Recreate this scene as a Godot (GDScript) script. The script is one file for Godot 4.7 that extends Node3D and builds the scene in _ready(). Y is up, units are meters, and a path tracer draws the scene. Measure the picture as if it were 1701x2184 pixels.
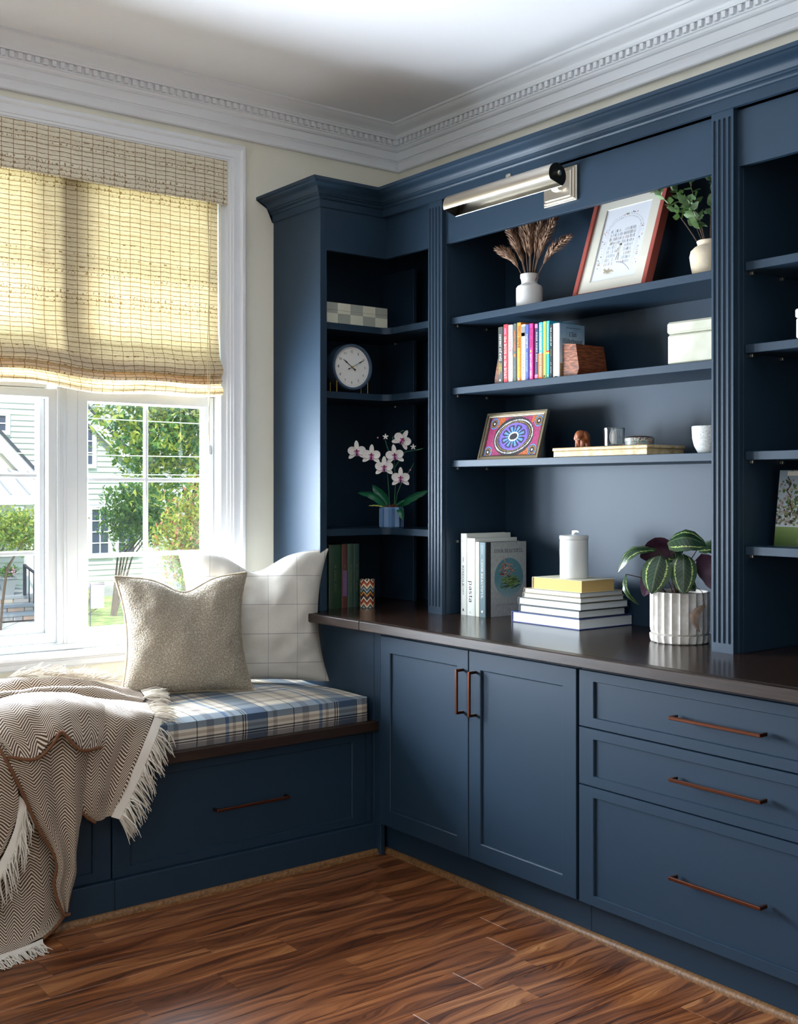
extends Node3D
# A window-seat corner: navy built-in bookcases, walnut counter, plaid bench cushion, daylight from a bay of casement windows.
# World: camera stands at x = 0, z = 0; the bookcase wall lies towards +x, the window wall towards -z.

const XW := 3.35      # bookcase wall
const ZW := -4.35     # window wall
const CE := 3.135     # ceiling
const EYE := 1.425
const CT := 0.914     # counter top
const XD := 2.635     # faces of the base doors
const XP := 2.975     # faces of the pilasters

var M := {}
var used := {}
var cache := {}
var rng := RandomNumberGenerator.new()


class Mb:
	var v := PackedVector3Array()
	var t := PackedVector2Array()

	func tri(a: Vector3, b: Vector3, c: Vector3, ua := Vector2.ZERO, ub := Vector2.ZERO, uc := Vector2.ZERO) -> void:
		v.append(a); v.append(c); v.append(b)
		t.append(ua); t.append(uc); t.append(ub)

	func quad(a: Vector3, b: Vector3, c: Vector3, d: Vector3, ua := Vector2.ZERO, ub := Vector2.ZERO, uc := Vector2.ZERO, ud := Vector2.ZERO) -> void:
		tri(a, b, c, ua, ub, uc)
		tri(a, c, d, ua, uc, ud)

	func box(lo: Vector3, hi: Vector3, ch := 0.0) -> void:
		var c := (lo + hi) * 0.5
		var h := (hi - lo) * 0.5
		ch = minf(ch, minf(h.x, minf(h.y, h.z)) * 0.9)
		for ax in 3:
			var b1 := (ax + 1) % 3
			var b2 := (ax + 2) % 3
			for s in [-1.0, 1.0]:
				var p := []
				for k in [[-1, -1], [1, -1], [1, 1], [-1, 1]]:
					var q := Vector3.ZERO
					q[ax] = s * h[ax]
					q[b1] = k[0] * (h[b1] - ch)
					q[b2] = k[1] * (h[b2] - ch)
					p.append(c + q)
				if s > 0:
					quad(p[0], p[1], p[2], p[3])
				else:
					quad(p[3], p[2], p[1], p[0])
		if ch <= 0.0:
			return
		for ax in 3:
			var b1 := (ax + 1) % 3
			var b2 := (ax + 2) % 3
			for k in [[-1.0, -1.0], [1.0, -1.0], [1.0, 1.0], [-1.0, 1.0]]:
				var p := []
				for e in [[-1.0, 0], [1.0, 0], [1.0, 1], [-1.0, 1]]:
					var q := Vector3.ZERO
					q[ax] = e[0] * (h[ax] - ch)
					q[b1] = k[0] * (h[b1] - (ch if e[1] == 1 else 0.0))
					q[b2] = k[1] * (h[b2] - (ch if e[1] == 0 else 0.0))
					p.append(c + q)
				if k[0] * k[1] > 0:
					quad(p[3], p[2], p[1], p[0])
				else:
					quad(p[0], p[1], p[2], p[3])
		for sx in [-1.0, 1.0]:
			for sy in [-1.0, 1.0]:
				for sz in [-1.0, 1.0]:
					var a := c + Vector3(sx * h.x, sy * (h.y - ch), sz * (h.z - ch))
					var b := c + Vector3(sx * (h.x - ch), sy * h.y, sz * (h.z - ch))
					var d := c + Vector3(sx * (h.x - ch), sy * (h.y - ch), sz * h.z)
					if sx * sy * sz > 0:
						tri(a, b, d)
					else:
						tri(a, d, b)

	# surfaces between successive rings of points; us and vs run round the ring and along the path
	func loft(rings: Array, closed := false, cap := false, us := [], vs := []) -> void:
		var n: int = rings[0].size()
		for i in rings.size() - 1:
			var va: float = vs[i] if vs else float(i) / (rings.size() - 1)
			var vb: float = vs[i + 1] if vs else float(i + 1) / (rings.size() - 1)
			for j in (n if closed else n - 1):
				var k := (j + 1) % n
				var ua: float = us[j] if us else float(j) / n
				var ub: float = us[j + 1] if us else float(j + 1) / n
				quad(rings[i][j], rings[i][k], rings[i + 1][k], rings[i + 1][j], Vector2(ua, va), Vector2(ub, va), Vector2(ub, vb), Vector2(ua, vb))
		if cap:
			for e in [0, rings.size() - 1]:
				var r: Array = rings[e]
				var c := Vector3.ZERO
				for p in r:
					c += p
				c /= n
				for j in n:
					if e == 0:
						tri(c, r[(j + 1) % n], r[j])
					else:
						tri(c, r[j], r[(j + 1) % n])

	# a turned shape round the y axis: profile of Vector2(radius, height), from the bottom up
	func lathe(profile: Array, seg := 32, at := Vector3.ZERO) -> void:
		var rings := []
		var vs := []
		var run := 0.0
		for i in profile.size():
			if i:
				run += profile[i].distance_to(profile[i - 1])
			vs.append(run)
			var ring := []
			for k in seg:
				var a := TAU * k / seg
				ring.append(at + Vector3(cos(a) * profile[i].x, profile[i].y, -sin(a) * profile[i].x))
			rings.append(ring)
		loft(rings, true, false, [], vs)

	func tube(path: Array, radii, seg := 8, cap := true) -> void:
		var rings := []
		var up := Vector3(0.13, 0.97, 0.21).normalized()
		for i in path.size():
			var d: Vector3 = (path[mini(i + 1, path.size() - 1)] - path[maxi(i - 1, 0)]).normalized()
			if absf(d.dot(up)) > 0.95:
				up = Vector3(0.9, 0.1, 0.42).normalized()
			var s := d.cross(up).normalized()
			up = s.cross(d).normalized()
			var r: float = radii if radii is float else radii[i]
			var ring := []
			for k in seg:
				var a := TAU * k / seg
				ring.append(path[i] + (s * cos(a) + up * sin(a)) * r)
			rings.append(ring)
		loft(rings, true, cap)

	# a flat outline (in x and y) given thickness along z, outline counter-clockwise
	func slab(outline: Array, z0: float, z1: float) -> void:
		var pv := PackedVector2Array(outline)
		var ix := Geometry2D.triangulate_polygon(pv)
		for i in range(0, ix.size(), 3):
			var a := pv[ix[i]]
			var b := pv[ix[i + 1]]
			var c := pv[ix[i + 2]]
			if (b - a).cross(c - a) < 0:
				var q := b
				b = c
				c = q
			tri(Vector3(a.x, a.y, z1), Vector3(b.x, b.y, z1), Vector3(c.x, c.y, z1), a, b, c)
			tri(Vector3(a.x, a.y, z0), Vector3(c.x, c.y, z0), Vector3(b.x, b.y, z0), a, c, b)
		var n := pv.size()
		for i in n:
			var a := pv[i]
			var b := pv[(i + 1) % n]
			quad(Vector3(a.x, a.y, z0), Vector3(b.x, b.y, z0), Vector3(b.x, b.y, z1), Vector3(a.x, a.y, z1), a, b, b, a)

	func move(x: Transform3D, from := 0) -> void:
		for i in range(from, v.size()):
			v[i] = x * v[i]

	# smooth over edges blunter than ang degrees, sharp over the others
	func mesh(ang := 0.0) -> ArrayMesh:
		var nf := v.size() / 3
		var fn := PackedVector3Array()
		fn.resize(nf)
		for f in nf:
			fn[f] = (v[f * 3 + 2] - v[f * 3]).cross(v[f * 3 + 1] - v[f * 3])
		var nn := PackedVector3Array()
		nn.resize(v.size())
		if ang <= 0.0:
			for i in v.size():
				nn[i] = fn[i / 3].normalized()
		else:
			var lim := cos(deg_to_rad(ang))
			var at := {}
			var unit := PackedVector3Array()
			unit.resize(nf)
			for f in nf:
				unit[f] = fn[f].normalized()
			for i in v.size():
				var key := Vector3i((v[i] * 20000.0).round())
				if at.has(key):
					at[key].append(i / 3)
				else:
					at[key] = [i / 3]
			for i in v.size():
				var own := unit[i / 3]
				var s := Vector3.ZERO
				for f in at[Vector3i((v[i] * 20000.0).round())]:
					if own.dot(unit[f]) > lim:
						s += fn[f]
				nn[i] = s.normalized() if s.length_squared() > 0 else own
		var arr := []
		arr.resize(Mesh.ARRAY_MAX)
		arr[Mesh.ARRAY_VERTEX] = v
		arr[Mesh.ARRAY_NORMAL] = nn
		arr[Mesh.ARRAY_TEX_UV] = t
		var m := ArrayMesh.new()
		m.add_surface_from_arrays(Mesh.PRIMITIVE_TRIANGLES, arr)
		return m


# ---------------------------------------------------------------- naming and placing
func numbered(called: String) -> String:
	if not used.has(called):
		used[called] = 0
		return called
	used[called] += 1
	return "%s_%03d" % [called, used[called]]


func tag(o: Node, label: String, category: String, group := "", kind := "") -> Node:
	o.set_meta("label", label)
	o.set_meta("category", category)
	if group:
		o.set_meta("group", group)
	if kind:
		o.set_meta("kind", kind)
	return o


func thing(called: String, label: String, category: String, at := Vector3.ZERO, group := "", turn := 0.0) -> Node3D:
	var o := Node3D.new()
	o.name = numbered(called)
	add_child(o)
	o.position = at
	o.rotation.y = turn
	tag(o, label, category, group)
	return o


func part(called: String, mesh: Mesh, mat: Material, parent: Node, at := Vector3.ZERO, basis := Basis.IDENTITY) -> MeshInstance3D:
	var o := MeshInstance3D.new()
	o.name = called if parent != self else numbered(called)
	o.mesh = mesh
	if mat:
		o.material_override = mat
	parent.add_child(o, true)
	o.transform = Transform3D(basis, at)
	return o


func struct(called: String, mesh: Mesh, mat: Material, at := Vector3.ZERO) -> MeshInstance3D:
	var o := part(called, mesh, mat, self, at)
	o.set_meta("kind", "structure")
	return o


func room(called: String) -> Node3D:
	var o := Node3D.new()
	o.name = numbered(called)
	add_child(o)
	o.set_meta("kind", "structure")
	return o


# a bevelled box from corner to corner, in the parent's own axes; equal boxes share a mesh
func bx(called: String, mat: Material, parent: Node, lo: Vector3, hi: Vector3, ch := 0.0015) -> MeshInstance3D:
	var s := hi - lo
	var key := "%.4f %.4f %.4f %.4f" % [s.x, s.y, s.z, ch]
	if not cache.has(key):
		var b := Mb.new()
		b.box(s * -0.5, s * 0.5, ch)
		cache[key] = b.mesh()
	return part(called, cache[key], mat, parent, (lo + hi) * 0.5)


func text(parent: Node, words: String, mat: Material, at: Vector3, basis: Basis, length: float, tall: float, serif := false, called := "lettering") -> MeshInstance3D:
	var m := TextMesh.new()
	var f := SystemFont.new()
	f.font_names = PackedStringArray(["Droid Serif" if serif else "Droid Sans"])
	m.font = f
	m.font_size = 24
	m.pixel_size = 0.001
	m.depth = 0.0004
	m.curve_step = 2.0
	m.text = words
	var box := m.get_aabb()
	var sx := length / maxf(box.size.x, 0.001)
	var sy := tall / maxf(box.size.y, 0.001)
	var o := part(called, m, mat, parent, at, Basis(basis.x * sx, basis.y * sy, basis.z))
	return o


# ---------------------------------------------------------------- materials and computed pictures
func mk(called: String, r: float, g: float, b: float, rough := 0.6, more := {}) -> StandardMaterial3D:
	var m := StandardMaterial3D.new()
	m.resource_name = called
	m.albedo_color = Color(r / 255.0, g / 255.0, b / 255.0)
	m.roughness = rough
	for k in more:
		m.set(k, more[k])
	M[called] = m
	return m


func noise(freq: float, octaves := 3, sd := 1, kind := FastNoiseLite.TYPE_SIMPLEX_SMOOTH) -> FastNoiseLite:
	var n := FastNoiseLite.new()
	n.noise_type = kind
	n.seed = sd
	n.frequency = freq
	n.fractal_octaves = octaves
	return n


func picture(w: int, h: int, f: Callable) -> ImageTexture:
	var d := PackedByteArray()
	d.resize(w * h * 3)
	var i := 0
	for y in h:
		for x in w:
			var c: Color = f.call(x, y)
			d[i] = clampi(int(c.r * 255.0), 0, 255)
			d[i + 1] = clampi(int(c.g * 255.0), 0, 255)
			d[i + 2] = clampi(int(c.b * 255.0), 0, 255)
			i += 3
	return ImageTexture.create_from_image(Image.create_from_data(w, h, false, Image.FORMAT_RGB8, d))


func grain(freq: float, octaves: int, sd: int, size := 256) -> NoiseTexture2D:
	var t := NoiseTexture2D.new()
	t.width = size
	t.height = size
	t.seamless = true
	t.noise = noise(freq, octaves, sd)
	return t


# the same noise as a colour between two tones
func mottled(freq: float, octaves: int, sd: int, a: Color, b: Color, size := 256, mid := 0.5) -> NoiseTexture2D:
	var t := grain(freq, octaves, sd, size)
	var g := Gradient.new()
	g.set_color(0, a)
	g.set_color(1, b)
	g.set_offset(0, mid - 0.3)
	g.set_offset(1, mid + 0.3)
	t.color_ramp = g
	return t


func rgb(r: float, g: float, b: float) -> Color:
	return Color(r / 255.0, g / 255.0, b / 255.0)


func tri_map(m: StandardMaterial3D, scale: float, world := false) -> void:
	m.uv1_triplanar = true
	m.uv1_world_triplanar = world
	m.uv1_scale = Vector3.ONE * scale


func _ready() -> void:
	rng.seed = 7
	# ---- camera: level, the lens shifted a little downwards
	var f := 2433.0
	var cam := Camera3D.new()
	cam.name = "camera"
	add_child(cam)
	cam.position = Vector3(0, EYE, 0)
	cam.rotation.y = -deg_to_rad(37.637)
	cam.near = 0.05
	cam.far = 200.0
	cam.set_frustum(0.05 * 2184.0 / f, Vector2(0, -0.05 * (1092.0 - 1043.1) / f), 0.05, 200.0)
	cam.current = true
	# ---- sky, sun on the houses across the street, daylight in the seen window and an unseen one, exposure
	var env := Environment.new()
	env.background_mode = Environment.BG_SKY
	env.sky = Sky.new()
	var sky := ProceduralSkyMaterial.new()
	sky.sky_top_color = rgb(190, 212, 238)
	sky.sky_horizon_color = rgb(232, 239, 246)
	sky.ground_bottom_color = rgb(120, 122, 110)
	sky.ground_horizon_color = rgb(200, 204, 200)
	sky.sky_energy_multiplier = 1.35
	sky.ground_energy_multiplier = 0.5
	env.sky.sky_material = sky
	env.tonemap_mode = Environment.TONE_MAPPER_LINEAR
	env.tonemap_exposure = 1.25
	env.sdfgi_enabled = true
	env.ssao_enabled = true
	env.ssil_enabled = true
	var we := WorldEnvironment.new()
	we.name = "environment"
	we.environment = env
	add_child(we)
	var sun := DirectionalLight3D.new()
	sun.name = "sun"
	sun.light_color = Color(1.0, 0.97, 0.9)
	sun.light_energy = 1.0
	sun.light_angular_distance = 0.6
	sun.shadow_enabled = true
	add_child(sun)
	sun.look_at_from_position(Vector3.ZERO, Vector3(0.45, -0.95, -0.7))
	window_light("window_daylight", Vector3(1.3, 1.2, -4.74), Vector2(2.4, 0.9), PI, 52.0)
	window_light("window_daylight_upper", Vector3(1.335, 2.34, -4.56), Vector2(2.1, 0.94), PI, 0.7)
	window_light("unseen_side_daylight", Vector3(-2.45, 1.75, -0.6), Vector2(1.5, 1.6), -PI / 2, 2.6)  # unseen source out of view, placed to light bookcase fronts and ceiling softly
	materials()
	shell()
	windows()
	outdoors()
	built_ins()
	bench()
	shelf_things()
	counter_things()
	corner_things()
	soft_things()


func window_light(called: String, at: Vector3, size: Vector2, turn: float, energy: float) -> void:
	var a := AreaLight3D.new()
	a.name = called
	a.area_size = size
	a.light_color = Color(0.9, 0.95, 1.0)
	a.light_energy = energy
	a.area_range = 30.0
	a.shadow_enabled = true
	add_child(a)
	a.position = at
	a.rotation.y = turn


func materials() -> void:
	mk("navy", 30, 49, 66, 0.48, {"metallic_specular": 0.38})
	mk("trim_white", 232, 233, 236, 0.42)
	mk("wall_cream", 233, 228, 212, 0.9)
	mk("ceiling_white", 240, 240, 243, 0.9)
	mk("vinyl", 226, 229, 230, 0.35)
	mk("black", 16, 16, 18, 0.5)
	mk("ink", 30, 30, 32, 0.8)
	mk("ink_white", 235, 233, 226, 0.8)
	mk("copper", 116, 70, 52, 0.34, {"metallic": 1.0})
	mk("nickel", 205, 198, 186, 0.3, {"metallic": 1.0})
	mk("nickel_dark", 60, 58, 54, 0.4, {"metallic": 1.0})
	mk("glass", 255, 255, 255, 0.0, {"transparency": BaseMaterial3D.TRANSPARENCY_ALPHA})
	M.glass.albedo_color = Color(1, 1, 1, 0.04)
	mk("paper", 232, 229, 220, 0.85)
	# walnut-look floor boards
	var n1 := noise(1.0, 2, 11)
	var n2 := noise(1.0, 3, 12)
	var n3 := noise(1.0, 2, 13)
	var ramp := Gradient.new()
	ramp.offsets = PackedFloat32Array([0.0, 0.2, 0.42, 0.64, 0.84, 1.0])
	ramp.colors = PackedColorArray([rgb(58, 30, 18), rgb(88, 49, 28), rgb(120, 71, 41), rgb(142, 88, 52), rgb(162, 106, 65), rgb(184, 130, 84)])
	var wood := picture(2048, 512, func(x, y):
		var a: float = x / 2048.0 * 1.3
		var b: float = y / 512.0 * 0.56
		var w := n1.get_noise_2d(a * 1.7, b * 8.0) * 0.035
		var r := n2.get_noise_2d(a * 0.8 + 5.0, (b + w) * 24.0)
		var s := n3.get_noise_2d(a * 2.6, (b + w) * 150.0)
		var g := n3.get_noise_2d(a * 14.0 + 9.0, b * 900.0)
		var k := 0.53 + r * 0.62 + s * 0.34 + g * 0.1
		var vein := 1.0 - smoothstep(0.0, 0.035, absf(n1.get_noise_2d(a * 0.7 + 40.0, (b + w) * 20.0)))
		return ramp.sample(clampf(k - vein * 0.32, 0.0, 1.0)))
	var tints := [[255, 255, 255], [240, 232, 224], [228, 216, 204], [250, 242, 230]]
	for i in 4:
		mk("board_%d" % i, tints[i][0], tints[i][1], tints[i][2], 0.3, {"albedo_texture": wood})
	# dark stained counter
	var cn := noise(1.0, 3, 21)
	var cwood := picture(1024, 256, func(x, y):
		var a: float = x / 1024.0 * 2.0
		var b: float = y / 256.0 * 0.5
		var r := cn.get_noise_2d(a * 2.0, b * 90.0) * 0.5 + cn.get_noise_2d(a * 9.0 + 7.0, b * 420.0) * 0.5
		return rgb(32, 22, 17).lerp(rgb(58, 41, 32), clampf(0.5 + r, 0.0, 1.0)))
	mk("counter_top", 255, 255, 255, 0.2, {"albedo_texture": cwood})
	mk("counter_edge", 255, 255, 255, 0.36, {"albedo_texture": cwood})
	# light oak quarter round
	mk("oak", 255, 255, 255, 0.5)
	M.oak.albedo_texture = picture(512, 64, func(x, y):
		var r := n2.get_noise_2d(x * 0.02, y * 0.35) * 0.6 + n3.get_noise_2d(x * 0.06, y * 1.4) * 0.5
		return rgb(84, 54, 30).lerp(rgb(158, 114, 68), clampf(0.5 + r, 0.0, 1.0)))
	tri_map(M.oak, 4.0, true)


func shell() -> void:
	# ---- floor: boards laid along x
	var fl := room("floor")
	bx("subfloor", mk("subfloor", 70, 52, 40, 0.9), fl, Vector3(-2.36, -0.16, ZW - 0.16), Vector3(XW + 0.16, -0.019, 2.2), 0.0)
	var wide := 0.1385
	var given := {-5: 1.907, -4: 1.625, -2: 2.438, -1: 2.178, 0: 1.92, -7: 2.46, -8: 1.348, -6: 1.18, -3: 1.31}
	var row := -14
	while true:
		var z0 := -2.43 + row * wide
		var z1 := z0 + wide
		if z0 > 2.05:
			break
		z0 = maxf(z0, ZW)
		z1 = minf(z1, 2.05)
		if z1 - z0 > 0.01:
			var start: float = given[row] if given.has(row) else fposmod(row * 0.437, 1.22)
			start -= ceilf((start + 2.2) / 1.22) * 1.22
			while start < XW:
				var x0 := maxf(start, -2.2)
				var x1 := minf(start + 1.22, XW)
				if x1 - x0 > 0.02:
					board(fl, x0, x1, z0, z1)
				start += 1.22
		row += 1
	# ---- walls and ceiling, with thickness
	var wl := Mb.new()
	wl.box(Vector3(2.42, 0, ZW - 0.16), Vector3(XW + 0.16, CE, ZW))
	wl.box(Vector3(-2.36, 0, ZW - 0.16), Vector3(0.25, CE, ZW))
	wl.box(Vector3(0.25, 0, ZW - 0.16), Vector3(2.42, 0.79, ZW))
	wl.box(Vector3(0.25, 2.835, ZW - 0.16), Vector3(2.42, CE, ZW))
	struct("wall_left", wl.mesh(), M.wall_cream)
	bx("wall_right", M.wall_cream, self, Vector3(XW, 0, ZW), Vector3(XW + 0.16, CE, 2.2), 0.0).set_meta("kind", "structure")
	bx("wall_back", M.wall_cream, self, Vector3(-2.36, 0, 2.05), Vector3(XW, CE, 2.2), 0.0).set_meta("kind", "structure")
	var ws := Mb.new()
	ws.box(Vector3(-2.36, 0, ZW), Vector3(-2.2, CE, -1.35))
	ws.box(Vector3(-2.36, 0, 0.15), Vector3(-2.2, CE, 2.05))
	ws.box(Vector3(-2.36, 0, -1.35), Vector3(-2.2, 0.95, 0.15))
	ws.box(Vector3(-2.36, 2.55, -1.35), Vector3(-2.2, CE, 0.15))
	struct("wall_side", ws.mesh(), M.wall_cream)
	bx("ceiling", M.ceiling_white, self, Vector3(-2.36, CE, ZW - 0.16), Vector3(XW + 0.16, CE + 0.16, 2.2), 0.0).set_meta("kind", "structure")
	# ---- crown moulding with dentils: (projection, height)
	var prof := [[0.0, 2.942], [0.018, 2.942], [0.021, 2.947], [0.018, 2.954], [0.014, 2.966], [0.016, 2.98], [0.022, 2.988], [0.022, 2.991], [0.027, 2.992], [0.027, 3.03], [0.036, 3.032], [0.042, 3.038], [0.044, 3.046], [0.05, 3.047], [0.05, 3.052], [0.046, 3.053], [0.046, 3.078], [0.06, 3.079], [0.062, 3.086], [0.066, 3.09], [0.068, 3.096], [0.078, 3.104], [0.094, 3.109], [0.108, 3.116], [0.115, 3.124], [0.124, 3.125], [0.124, CE]]
	var a := []
	var b := []
	var c := []
	var d := []
	for q in prof:
		a.append(Vector3(-2.2, q[1], ZW + q[0]))
		b.append(Vector3(XW - q[0], q[1], ZW + q[0]))
		c.append(Vector3(XW - q[0], q[1], 2.05))
	var mb := Mb.new()
	mb.loft([a, b])
	var t1 := struct("trim_1", mb.mesh(28.0), M.trim_white)
	mb = Mb.new()
	mb.loft([b, c])
	var t2 := struct("trim_2", mb.mesh(28.0), M.trim_white)
	for k in 62:
		var x := XW - 0.066 - 0.033 * k
		bx("dentil", M.trim_white, t1, Vector3(x - 0.0085, 3.054, ZW + 0.045), Vector3(x + 0.0085, 3.0765, ZW + 0.06), 0.0008)
	for k in 80:
		var z := ZW + 0.066 + 0.033 * k
		bx("dentil", M.trim_white, t2, Vector3(XW - 0.06, 3.054, z - 0.0085), Vector3(XW - 0.045, 3.0765, z + 0.0085), 0.0008)
	# ---- oak quarter round along bench and cabinets
	var arc := []
	for k in 7:
		var an := PI * 0.5 * k / 6.0
		arc.append(Vector2(0.017 * cos(an), 0.02 * sin(an)))
	a = []
	b = []
	c = []
	for q in arc:
		a.append(Vector3(0.2, q.y, -3.59 + q.x))
		b.append(Vector3(2.7 - q.x, q.y, -3.59 + q.x))
		c.append(Vector3(2.7 - q.x, q.y, -0.7))
	mb = Mb.new()
	mb.loft([a, b])
	struct("trim_3", mb.mesh(40.0), M.oak)
	mb = Mb.new()
	mb.loft([b, c])
	struct("trim_4", mb.mesh(40.0), M.oak)


func board(fl: Node3D, x0: float, x1: float, z0: float, z1: float) -> void:
	var g := 0.0004
	var e := 0.0016
	var p := [Vector3(x0 + g, 0, z0 + g), Vector3(x1 - g, 0, z0 + g), Vector3(x1 - g, 0, z1 - g), Vector3(x0 + g, 0, z1 - g)]
	var i := [Vector3(x0 + e, 0, z0 + e), Vector3(x1 - e, 0, z0 + e), Vector3(x1 - e, 0, z1 - e), Vector3(x0 + e, 0, z1 - e)]
	var o := Vector2(rng.randf(), rng.randf())
	var mb := Mb.new()
	var uv := func(q: Vector3) -> Vector2: return o + Vector2((q.x - x0) / 1.3, (q.z - z0) / 0.56)
	mb.quad(i[3], i[2], i[1], i[0], uv.call(i[3]), uv.call(i[2]), uv.call(i[1]), uv.call(i[0]))
	for k in 4:
		var l := (k + 1) % 4
		var pa: Vector3 = p[k] + Vector3.DOWN * 0.001
		var pb: Vector3 = p[l] + Vector3.DOWN * 0.001
		mb.quad(pa, i[k], i[l], pb, uv.call(pa), uv.call(i[k]), uv.call(i[l]), uv.call(pb))
		var qa := Vector3(pa.x, -0.018, pa.z)
		var qb := Vector3(pb.x, -0.018, pb.z)
		mb.quad(qa, pa, pb, qb, uv.call(pa), uv.call(pa), uv.call(pb), uv.call(pb))
	part("plank", mb.mesh(), M["board_%d" % (rng.randi() % 4)], fl)


# ---------------------------------------------------------------- window with three casements and fixed lights above
func windows() -> void:
	var w := room("window_1")
	var v: StandardMaterial3D = M.vinyl
	# jamb liners, head, sill board
	bx("jamb", v, w, Vector3(2.388, 0.8, -4.5), Vector3(2.42, 2.835, ZW), 0.001)
	bx("jamb", v, w, Vector3(0.25, 0.8, -4.5), Vector3(0.285, 2.835, ZW), 0.001)
	bx("head_jamb", v, w, Vector3(0.285, 2.803, -4.5), Vector3(2.388, 2.835, ZW), 0.001)
	bx("frame_sill", v, w, Vector3(0.285, 0.79, -4.5), Vector3(2.388, 0.81, ZW - 0.03), 0.002)
	# casing: mitred round the head, profile of (offset from the opening, thickness)
	var prof := [[-0.006, 0.0], [-0.006, 0.01], [0.006, 0.012], [0.008, 0.016], [0.018, 0.016], [0.02, 0.02], [0.026, 0.021], [0.028, 0.017], [0.052, 0.02], [0.055, 0.026], [0.06, 0.03], [0.072, 0.03], [0.075, 0.026], [0.075, 0.0]]
	var r0 := []
	var r1 := []
	var r2 := []
	var r3 := []
	for q in prof:
		r0.append(Vector3(2.42 + q[0], 0.792, ZW + q[1]))
		r1.append(Vector3(2.42 + q[0], 2.835 + q[0], ZW + q[1]))
		r2.append(Vector3(0.25 - q[0], 2.835 + q[0], ZW + q[1]))
		r3.append(Vector3(0.25 - q[0], 0.792, ZW + q[1]))
	var mb := Mb.new()
	mb.loft([r0, r1, r2, r3])
	part("casing", mb.mesh(30.0), M.trim_white, w)
	# stool and apron
	mb = Mb.new()
	var st := [[-0.09, 0.79], [0.055, 0.79], [0.064, 0.786], [0.067, 0.779], [0.064, 0.772], [0.055, 0.768], [0.03, 0.767], [0.026, 0.758], [0.018, 0.754], [0.018, 0.735], [0.014, 0.729], [0.006, 0.727], [0.0, 0.727]]
	var l := []
	var rr := []
	for q in st:
		l.append(Vector3(0.16, q[1], ZW + q[0]))
		rr.append(Vector3(2.51, q[1], ZW + q[0]))
	mb.loft([l, rr])
	var lid := []
	for q in st:
		lid.append(Vector2(ZW + q[0], q[1]))
	for e in [0.16, 2.51]:
		for k in range(1, st.size() - 1):
			mb.tri(Vector3(e, st[0][1], ZW + st[0][0]), Vector3(e, st[k][1], ZW + st[k][0]), Vector3(e, st[k + 1][1], ZW + st[k + 1][0]))
	part("stool", mb.mesh(30.0), M.trim_white, w)
	for k in 3:
		var x0 := 1.772 - 0.742 * k
		var x1 := x0 + 0.615
		if k < 2:
			# mullion post between two units, with fine beads
			var m0 := x0 - 0.127
			bx("mullion", v, w, Vector3(m0 + 0.04, 0.81, -4.5), Vector3(x0 - 0.002, 2.803, -4.405), 0.001)
			bx("mullion_bead", v, w, Vector3(m0 + 0.068, 0.81, -4.406), Vector3(m0 + 0.074, 2.803, -4.4), 0.001)
			bx("mullion_bead", v, w, Vector3(m0 + 0.082, 0.81, -4.406), Vector3(m0 + 0.086, 2.803, -4.402), 0.001)
			bx("mullion_bead", v, w, Vector3(m0 + 0.04, 0.81, -4.406), Vector3(m0 + 0.052, 2.803, -4.396), 0.001)
		sash(w, x0, x1, 0.815, 1.822, 0 if k != 1 else 1, 3)
		bx("transom_bar", v, w, Vector3(x0, 1.824, -4.5), Vector3(x1, 1.88, -4.405), 0.002)
		sash(w, x0, x1, 1.882, 2.8, 0, 3)
	# ---- unseen window out of view, facing the bookcases, placed to light their fronts
	var w2 := room("window_2")
	var turn := Basis(Vector3(0, 0, -1), Vector3(0, 1, 0), Vector3(1, 0, 0))
	for k in 2:
		var o := Node3D.new()
		o.name = "casement"
		w2.add_child(o, true)
		o.transform = Transform3D(turn, Vector3(-2.2, 0, 0))
		var f := frame_ring("sash", v, o, -0.15 + 0.75 * k, 0.6 + 0.75 * k, 0.95, 2.55, 0.06, -0.12, -0.05)
		var mb2 := Mb.new()
		mb2.quad(Vector3(-0.1 + 0.75 * k, 1.0, -0.09), Vector3(0.55 + 0.75 * k, 1.0, -0.09), Vector3(0.55 + 0.75 * k, 2.5, -0.09), Vector3(-0.1 + 0.75 * k, 2.5, -0.09))
		part("pane", mb2.mesh(), M.glass, o)
	var cas := frame_ring("casing", M.trim_white, w2, -0.225, 1.425, 0.875, 2.625, 0.08, 0.0, 0.02)
	cas.transform = Transform3D(turn, Vector3(-2.2, 0, 0))
	# ---- woven wood shade
	shade()


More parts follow.
